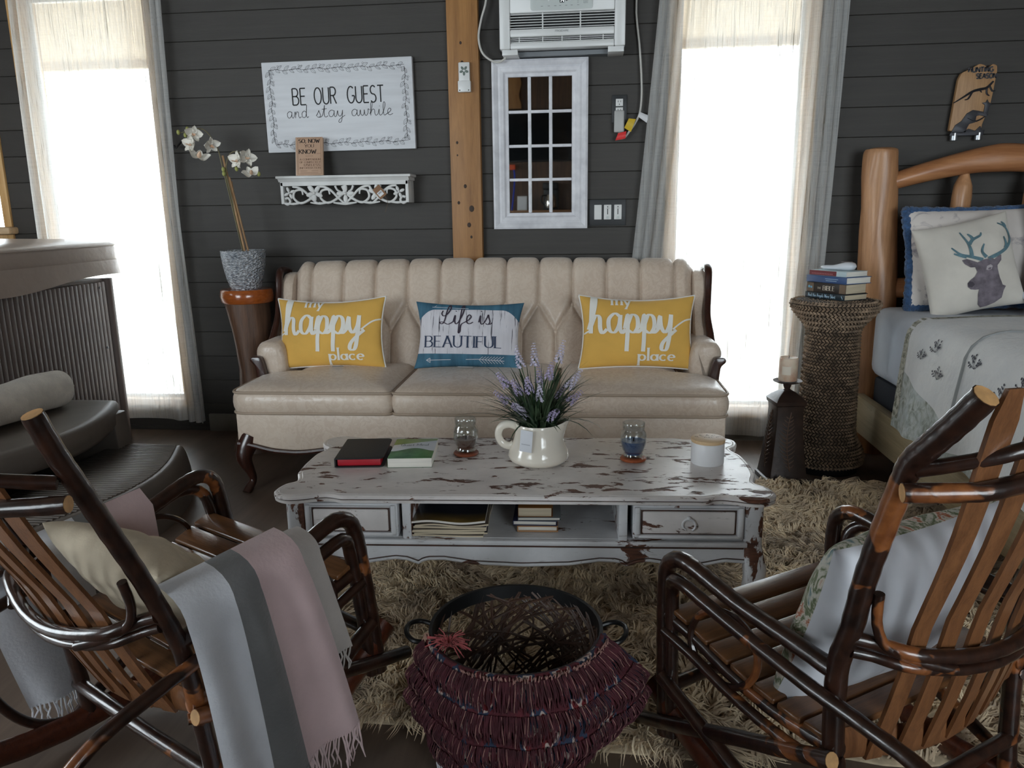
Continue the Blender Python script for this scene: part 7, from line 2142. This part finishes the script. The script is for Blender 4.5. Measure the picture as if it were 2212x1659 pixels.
    # seat slats
    def seat_z(s): return float(np.interp(s, [-.05, 0, .1, .2, .3, .42], [.352, .356, .335, .318, .312, .318]))
    for k in range(7):
        s = 0.004 + 0.059 * k
        z = seat_z(s)
        sl = (seat_z(s + .01) - seat_z(s - .01)) / .02
        mb = MB().box(-0.012, CW + 0.012, -0.026, 0.026, -0.006, 0.007, 0.004)
        mb.xf(lambda p: P(s + p.y, p.x, z + sl * p.y + p.z))
        obj('seat_slat', mb, MAT_SEAT, root, angle=50)
    # back slats: sprung, slightly fanned
    n = 7
    for k in range(n):
        f = (k + .5) / n; w0 = 0.085 + (CW - 0.17) * k / (n - 1)
        top = 0.93 + 0.075 * math.sin(PI * f)
        vs = []; m = 16
        for j in range(m):
            z = .258 + (top - .258) * j / (m - 1)
            s = slat_s(w0, z)
            fan = 1 + 0.22 * smoothstep(.5, 1.0, z)
            wc = CW / 2 + (w0 - CW / 2) * fan
            hw = 0.0150 + 0.004 * smoothstep(.45, .9, z)
            if j == m - 1: hw *= 0.6
            for dw, ds in ((-hw, -.003), (hw, -.003), (hw, .0035), (-hw, .0035)):
                tw = bulge(wc + dw, .05) - bulge(wc, .05)
                vs.append(P(s + ds + tw, wc + dw, z))
        fs = [(j * 4 + i, j * 4 + (i + 1) % 4, (j + 1) * 4 + (i + 1) % 4, (j + 1) * 4 + i) for j in range(m - 1) for i in range(4)] + [(0, 1, 2, 3), tuple((m - 1) * 4 + i for i in (3, 2, 1, 0))]
        obj('back_slat', MB().add(vs, fs), MAT_SLAT, root, angle=30)
    return root, P
m_rocker = m_wood('red_brown_rocker', (58, 26, 16), (98, 48, 28), 2.0, 'x', 0.35, 0.3)
def unit(a): return tuple(Vector(a).normalized())
cR, PR = rocking_chair('dark bentwood rocker with floral pillow at the right of the basket', (0.185, 1.49), unit((.56, -.83)), unit((.83, .56)), 0.0, 0.0)
cL, PL_ = rocking_chair('dark bentwood rocker with striped blanket at the left of the basket', (-0.55, 1.52), unit((-.49, -.87)), unit((-.87, .49)), R(10), 0.067,
    [(.402, .035), (.395, .15), (.388, .268), (.382, .42), (.392, .50), (.410, .60), (.432, .70), (.452, .79), (.468, .86), (.48, .93)], 0.0165)

# outer bow hanging from the far side of the left chair
obj('side_bow', MB().tube([PL_(*p) for p in ((.46, .49, .50), (.52, .525, .44), (.56, .54, .33), (.55, .54, .20), (.50, .53, .10), (.40, .51, .055))], .011, 10, smooth=6), MAT_HICK, cL)
# pillow in the right chair: floral front, white back
def m_floral():
    t = NT('bright_floral_print'); v = t.coords((1, 1, 1))
    vo = t.n.new('ShaderNodeTexVoronoi'); vo.inputs['Scale'].default_value = 16; t.link(v, vo.inputs['Vector'])
    n = t.noise(v, 11, 5, 0.6, 1.5)
    c = t.ramp(n, [(0.30, (84, 122, 130)), (0.40, (204, 202, 190)), (0.47, (104, 116, 84)), (0.53, (214, 208, 196)), (0.58, (176, 96, 60)), (0.63, (206, 204, 192)), (0.70, (150, 52, 44))], 'EASE')
    t.link(c, t.b.inputs['Base Color']); t.set(Roughness=0.85); t.bump(t.noise(v, 260, 2), .2, .002)
    return t.m
def chair_pillow(label, world, ex, ez, w, h, t, mats, ridges=False):
    """ex: along the cushion's width, ez: up its face; the front looks along -(ez x ex)"""
    ex = Vector(ex).normalized(); ez = Vector(ez); ez = (ez - ex * ez.dot(ex)).normalized(); ey = ez.cross(ex)
    o = thing('chair_pillow', label, 'pillow', world)
    o.rotation_euler = Matrix(((ex.x, ey.x, ez.x), (ex.y, ey.y, ez.y), (ex.z, ey.z, ez.z))).to_euler()
    raw0, _ = pillow_fn(w, h, t, 0.07)
    def raw(a, b, side):
        p = raw0(a, b, side)
        if ridges: p.y += side * 0.0035 * math.sin(b * 26 + 3 * a) * (1 - a * a) * (1 - b * b)
        return p
    n = 44; T = [math.sin(PI / 2 * (2 * i / (n - 1) - 1)) for i in range(n)]
    for side, mt, nm in ((-1, mats[0], 'front_panel'), (1, mats[1], 'back_panel')):
        fs = [(j * n + i, j * n + i + 1, (j + 1) * n + i + 1, (j + 1) * n + i) for j in range(n - 1) for i in range(n - 1)]
        if side > 0: fs = [f[::-1] for f in fs]
        obj(nm, MB().add([raw(a, b, side) for b in T for a in T], fs), mt, o, angle=180)
    return o
MAT_PWHITE = M('white_cotton_back', (216, 218, 224), 0.85, var=0.05, vscale=5, bump=0.3, bscale=9, bdist=0.01)
def wpt(P, root, s, w, z): return root.matrix_world @ P(s, w, z)
bpy.context.view_layer.update()
def wR(s, w, z): return cR.matrix_world @ PR(s, w, z)
def wL(s, w, z): return cL.matrix_world @ PL_(s, w, z)
c = wR(.295, .235, .465)
chair_pillow('white backed floral pillow leaning in the right rocking chair', c, wR(0, 0, 0) - wR(0, 1, 0), wR(.42, .2, .8) - wR(.27, .2, .32), 0.45, 0.36, 0.085, (m_floral(), MAT_PWHITE))
c = wL(.275, .245, .425)
MAT_CREAMP = M('cream_crinkle_cotton', (206, 192, 168), 0.9, var=0.06, vscale=8, bump=0.5, bscale=26, bdist=0.008)
chair_pillow('cream crinkled pillow in the left rocking chair', c, wL(0, 1, 0) - wL(0, 0, 0), wL(.48, .2, .72) - wL(.22, .2, .34), 0.44, 0.34, 0.075, (MAT_CREAMP, MAT_CREAMP), True)

# striped wool blanket over the arms of the left chair
BL = thing('striped_blanket', 'pink grey and white fringed blanket over the left rocker arm', 'blanket', (-0.55, 1.52, 0.0))
bL2, lL2 = unit((-.49, -.87)), unit((-.87, .49))
def gl(s, w, z): return Vector((bL2[0] * s + lL2[0] * w, bL2[1] * s + lL2[1] * w, z))
MAT_BW = M('white_wool', (214, 216, 222), 0.95, var=0.04, vscale=10, bump=0.4, bscale=120, bdist=0.003, sheen=0.5)
MAT_BG = M('grey_wool', (112, 112, 112), 0.95, var=0.06, vscale=10, bump=0.4, bscale=120, bdist=0.003, sheen=0.5)
MAT_BP = M('pink_wool', (204, 178, 178), 0.95, var=0.04, vscale=10, bump=0.4, bscale=120, bdist=0.003, sheen=0.5)
MAT_BLG = M('pale_grey_wool', (176, 168, 162), 0.95, var=0.05, vscale=10, bump=0.4, bscale=120, bdist=0.003, sheen=0.5)
def arm_z(s): return 0.548 - 0.20 * s
def outer(u, v):
    s0 = 0.155 + 0.255 * u
    zt = 0.552 - 0.02 * u; zb = 0.115 - 0.10 * u
    if v < 0.14:
        a = (v / 0.14) * PI / 2
        w = 0.020 - 0.085 * math.sin(a); z = zt + 0.012 - 0.05 * (1 - math.cos(a))
        d = 0
    else:
        d = (v - 0.14) / 0.86
        w = -0.065 - 0.012 * d - 0.014 * math.sin(u * 7 + 1) * d; z = zt - 0.038 - (zt - 0.038 - zb) * d
    fold = 0.013 * math.sin(u * 15 + 0.8 * d) * smoothstep(0.0, 0.4, v)
    return gl(s0 - (0.088 - 0.045 * u) * d ** 0.8, w - fold, z)
def inner(u, v):
    s0 = 0.100 + 0.13 * u
    zt = 0.540; zb = 0.262
    if v < 0.2:
        a = (v / 0.2) * PI / 2
        w = 0.015 - 0.066 * math.sin(a); z = zt + 0.008 - 0.04 * (1 - math.cos(a)); d = 0
    else:
        d = (v - 0.2) / 0.8
        w = -0.051 - 0.004 * d; z = zt - 0.032 - (zt - 0.032 - zb) * d
    return gl(s0 - 0.066 * d, w + 0.004 * math.sin(u * 9), z)
def panel(name, fn, u0, u1, mat, nu=22, nv=34):
    return obj(name, MB().grid(lambda a, b: fn(u0 + (u1 - u0) * a, b), nu, nv), mat, BL, angle=180)
panel('pink_stripe', outer, 0.0, 0.40, MAT_BP); panel('grey_stripe', outer, 0.40, 0.62, MAT_BG); panel('white_stripe', outer, 0.62, 1.0, MAT_BW)
panel('pale_inner_flap', inner, 0.0, 1.0, MAT_BLG)
def blanket_fringe(fn, u0, u1, n, mat, ln, seed):
    rs = random.Random(seed); mb = MB()
    for k in range(n):
        u = u0 + (u1 - u0) * (k + .5) / n
        p = fn(u, 1.0); q = p - fn(u, 0.97)
        q = Vector((0, 0, -1)) + Vector((rs.uniform(-.2, .2), rs.uniform(-.2, .2), 0))
        pts = [p + Vector((0, 0, .004))]
        for j in range(1, 5): pts.append(p + q * (ln * j / 4) + Vector((rs.uniform(-.004, .004), rs.uniform(-.004, .004), 0)))
        for v_ in pts: v_.z = max(0.012, v_.z)
        mb.tube(pts, [.0022, .0022, .002, .0018, .0010], 5, caps=False)
    o = obj('fringe', mb, mat, BL); o['kind'] = 'stuff'
blanket_fringe(outer, 0.0, 0.40, 26, MAT_BP, 0.075, 1); blanket_fringe(outer, 0.40, 0.62, 14, MAT_BG, 0.07, 2); blanket_fringe(outer, 0.62, 1.0, 24, MAT_BW, 0.05, 3); blanket_fringe(inner, 0.0, 1.0, 14, MAT_BLG, 0.045, 4)
def far_in(u, v):
    s = 0.17 + 0.24 * u; zt = 0.545 - 0.03 * u
    d = v
    w = 0.500 - 0.05 * smoothstep(0, .15, d) - 0.02 * d - 0.012 * math.sin(u * 9) * d
    return gl(s, w, zt + 0.01 * math.cos(min(1, d * 6) * PI / 2) - (zt - 0.37) * d)
panel('pink_stripe', far_in, 0.0, 0.38, MAT_BP, 16, 16); panel('grey_stripe', far_in, 0.38, 0.66, MAT_BG, 14, 16); panel('white_stripe', far_in, 0.66, 1.0, MAT_BW, 14, 16)
def far_out(u, v):
    s = 0.30 + 0.22 * u; zt = arm_z(s)
    w = 0.490 + 0.085 * smoothstep(0, .15, v) + 0.01 * math.sin(u * 6 + 2 * v)
    return gl(s + 0.03 * v * (1 - u) - 0.08 * v * u, w, zt + 0.012 - (zt - 0.075) * v)
panel('white_tail', far_out, 0.0, 1.0, MAT_BW, 18, 26)
blanket_fringe(far_out, 0.0, 1.0, 14, MAT_BW, 0.05, 6)
# ------------------------------------------------------------------ behind the camera: what the mirror shows
TV = thing('wall_television', 'black flat television seen in the mirror', 'television', (-0.70, F_Y + 0.002, 1.77))
obj('screen_bezel', MB().box(-0.52, 0.52, 0.0, 0.05, 0.0, 0.60, 0.006), MAT_BLACK, TV)
obj('screen', MB().box(-0.505, 0.505, 0.048, 0.0515, 0.018, 0.585), M('black_screen_glass', (14, 20, 24), 0.12), TV)
SB = thing('wall_shelf', 'brown plank shelf below the television', 'shelf', (-0.66, F_Y + 0.002, 1.165))
obj('shelf_board', MB().box(-0.65, 0.60, 0.0, 0.28, 0.0, 0.035, 0.004), m_wood('shelf_plank', (112, 78, 52), (150, 110, 76), 1, 'x', .5), SB)
for x in (-0.5, 0.45): obj('shelf_bracket', MB().box(x - .015, x + .015, 0.0, 0.24, -0.20, 0.0, 0.004), MAT_BLACK, SB)
CM = thing('coffee_maker', 'black coffee maker with steel carafe on the plank shelf', 'coffee maker', (-0.55, F_Y + 0.15, 1.2005))
obj('machine_body', MB().box(-0.09, 0.09, -0.11, -0.03, 0.0, 0.30, 0.01).box(-0.09, 0.09, -0.11, 0.09, 0.0, 0.02, 0.006).box(-0.09, 0.09, -0.11, 0.08, 0.24, 0.32, 0.01), MAT_BLACK, CM)
obj('carafe', MB().lathe([(0.0005, 0.022), (0.062, 0.022), (0.068, 0.04), (0.066, 0.12), (0.05, 0.165), (0.048, 0.18), (0.0005, 0.182)], 24, (0, 0.04, 0), caps=False), M('polished_steel', (200, 196, 190), 0.15, metal=1.0), CM)
obj('carafe_handle', MB().tube([(-0.05, 0.04, 0.17), (-0.10, 0.05, 0.165), (-0.115, 0.05, 0.11), (-0.075, 0.045, 0.06)], 0.010, 8, smooth=5), MAT_BLACK, CM)
FR_ = thing('framed_note', 'small white framed note on the plank shelf', 'picture', (-0.90, F_Y + 0.12, 1.2005)); FR_.rotation_euler = (R(8), 0, 0)
obj('frame', MB().box(-0.06, 0.06, -0.012, 0.0, 0.0, 0.17, 0.003), MAT_WHITE, FR_)
obj('paper', MB().box(-0.05, 0.05, 0.0, 0.0015, 0.012, 0.158), MAT_TAG, FR_)
PS = thing('pine_slab', 'split pine slab mounted upright beside the television', 'wood slab', (-0.99, F_Y + 0.002, 2.385))
ol = [(-0.075 + 0.012 * math.sin(z * 19), z) for z in np.linspace(0, 0.36, 20)] + [(0.075 + 0.014 * math.sin(z * 24 + 1), z) for z in np.linspace(0.36, 0, 20)]
obj('slab', MB().prism(ol, 0.0, 0.05, 'y', 0.006), MAT_PINE, PS)
RP = thing('hanging_rope', 'blue rope with orange clip hanging beside the coffee maker', 'rope', (-1.01, F_Y + 0.08, 1.74))
obj('rope', MB().tube([(0, 0, 0.0), (0.02, 0.01, -0.15), (0.0, 0.02, -0.4), (-0.02, 0.02, -0.55)], 0.009, 8, smooth=5), M('blue_rope', (40, 70, 190), 0.7), RP)
obj('clip', MB().box(-0.05, 0.03, -0.02, 0.02, -0.06, 0.0, 0.008), M('orange_plastic', (224, 90, 50), 0.5), RP)
for o in (TV, SB, CM, FR_, PS, RP): pass
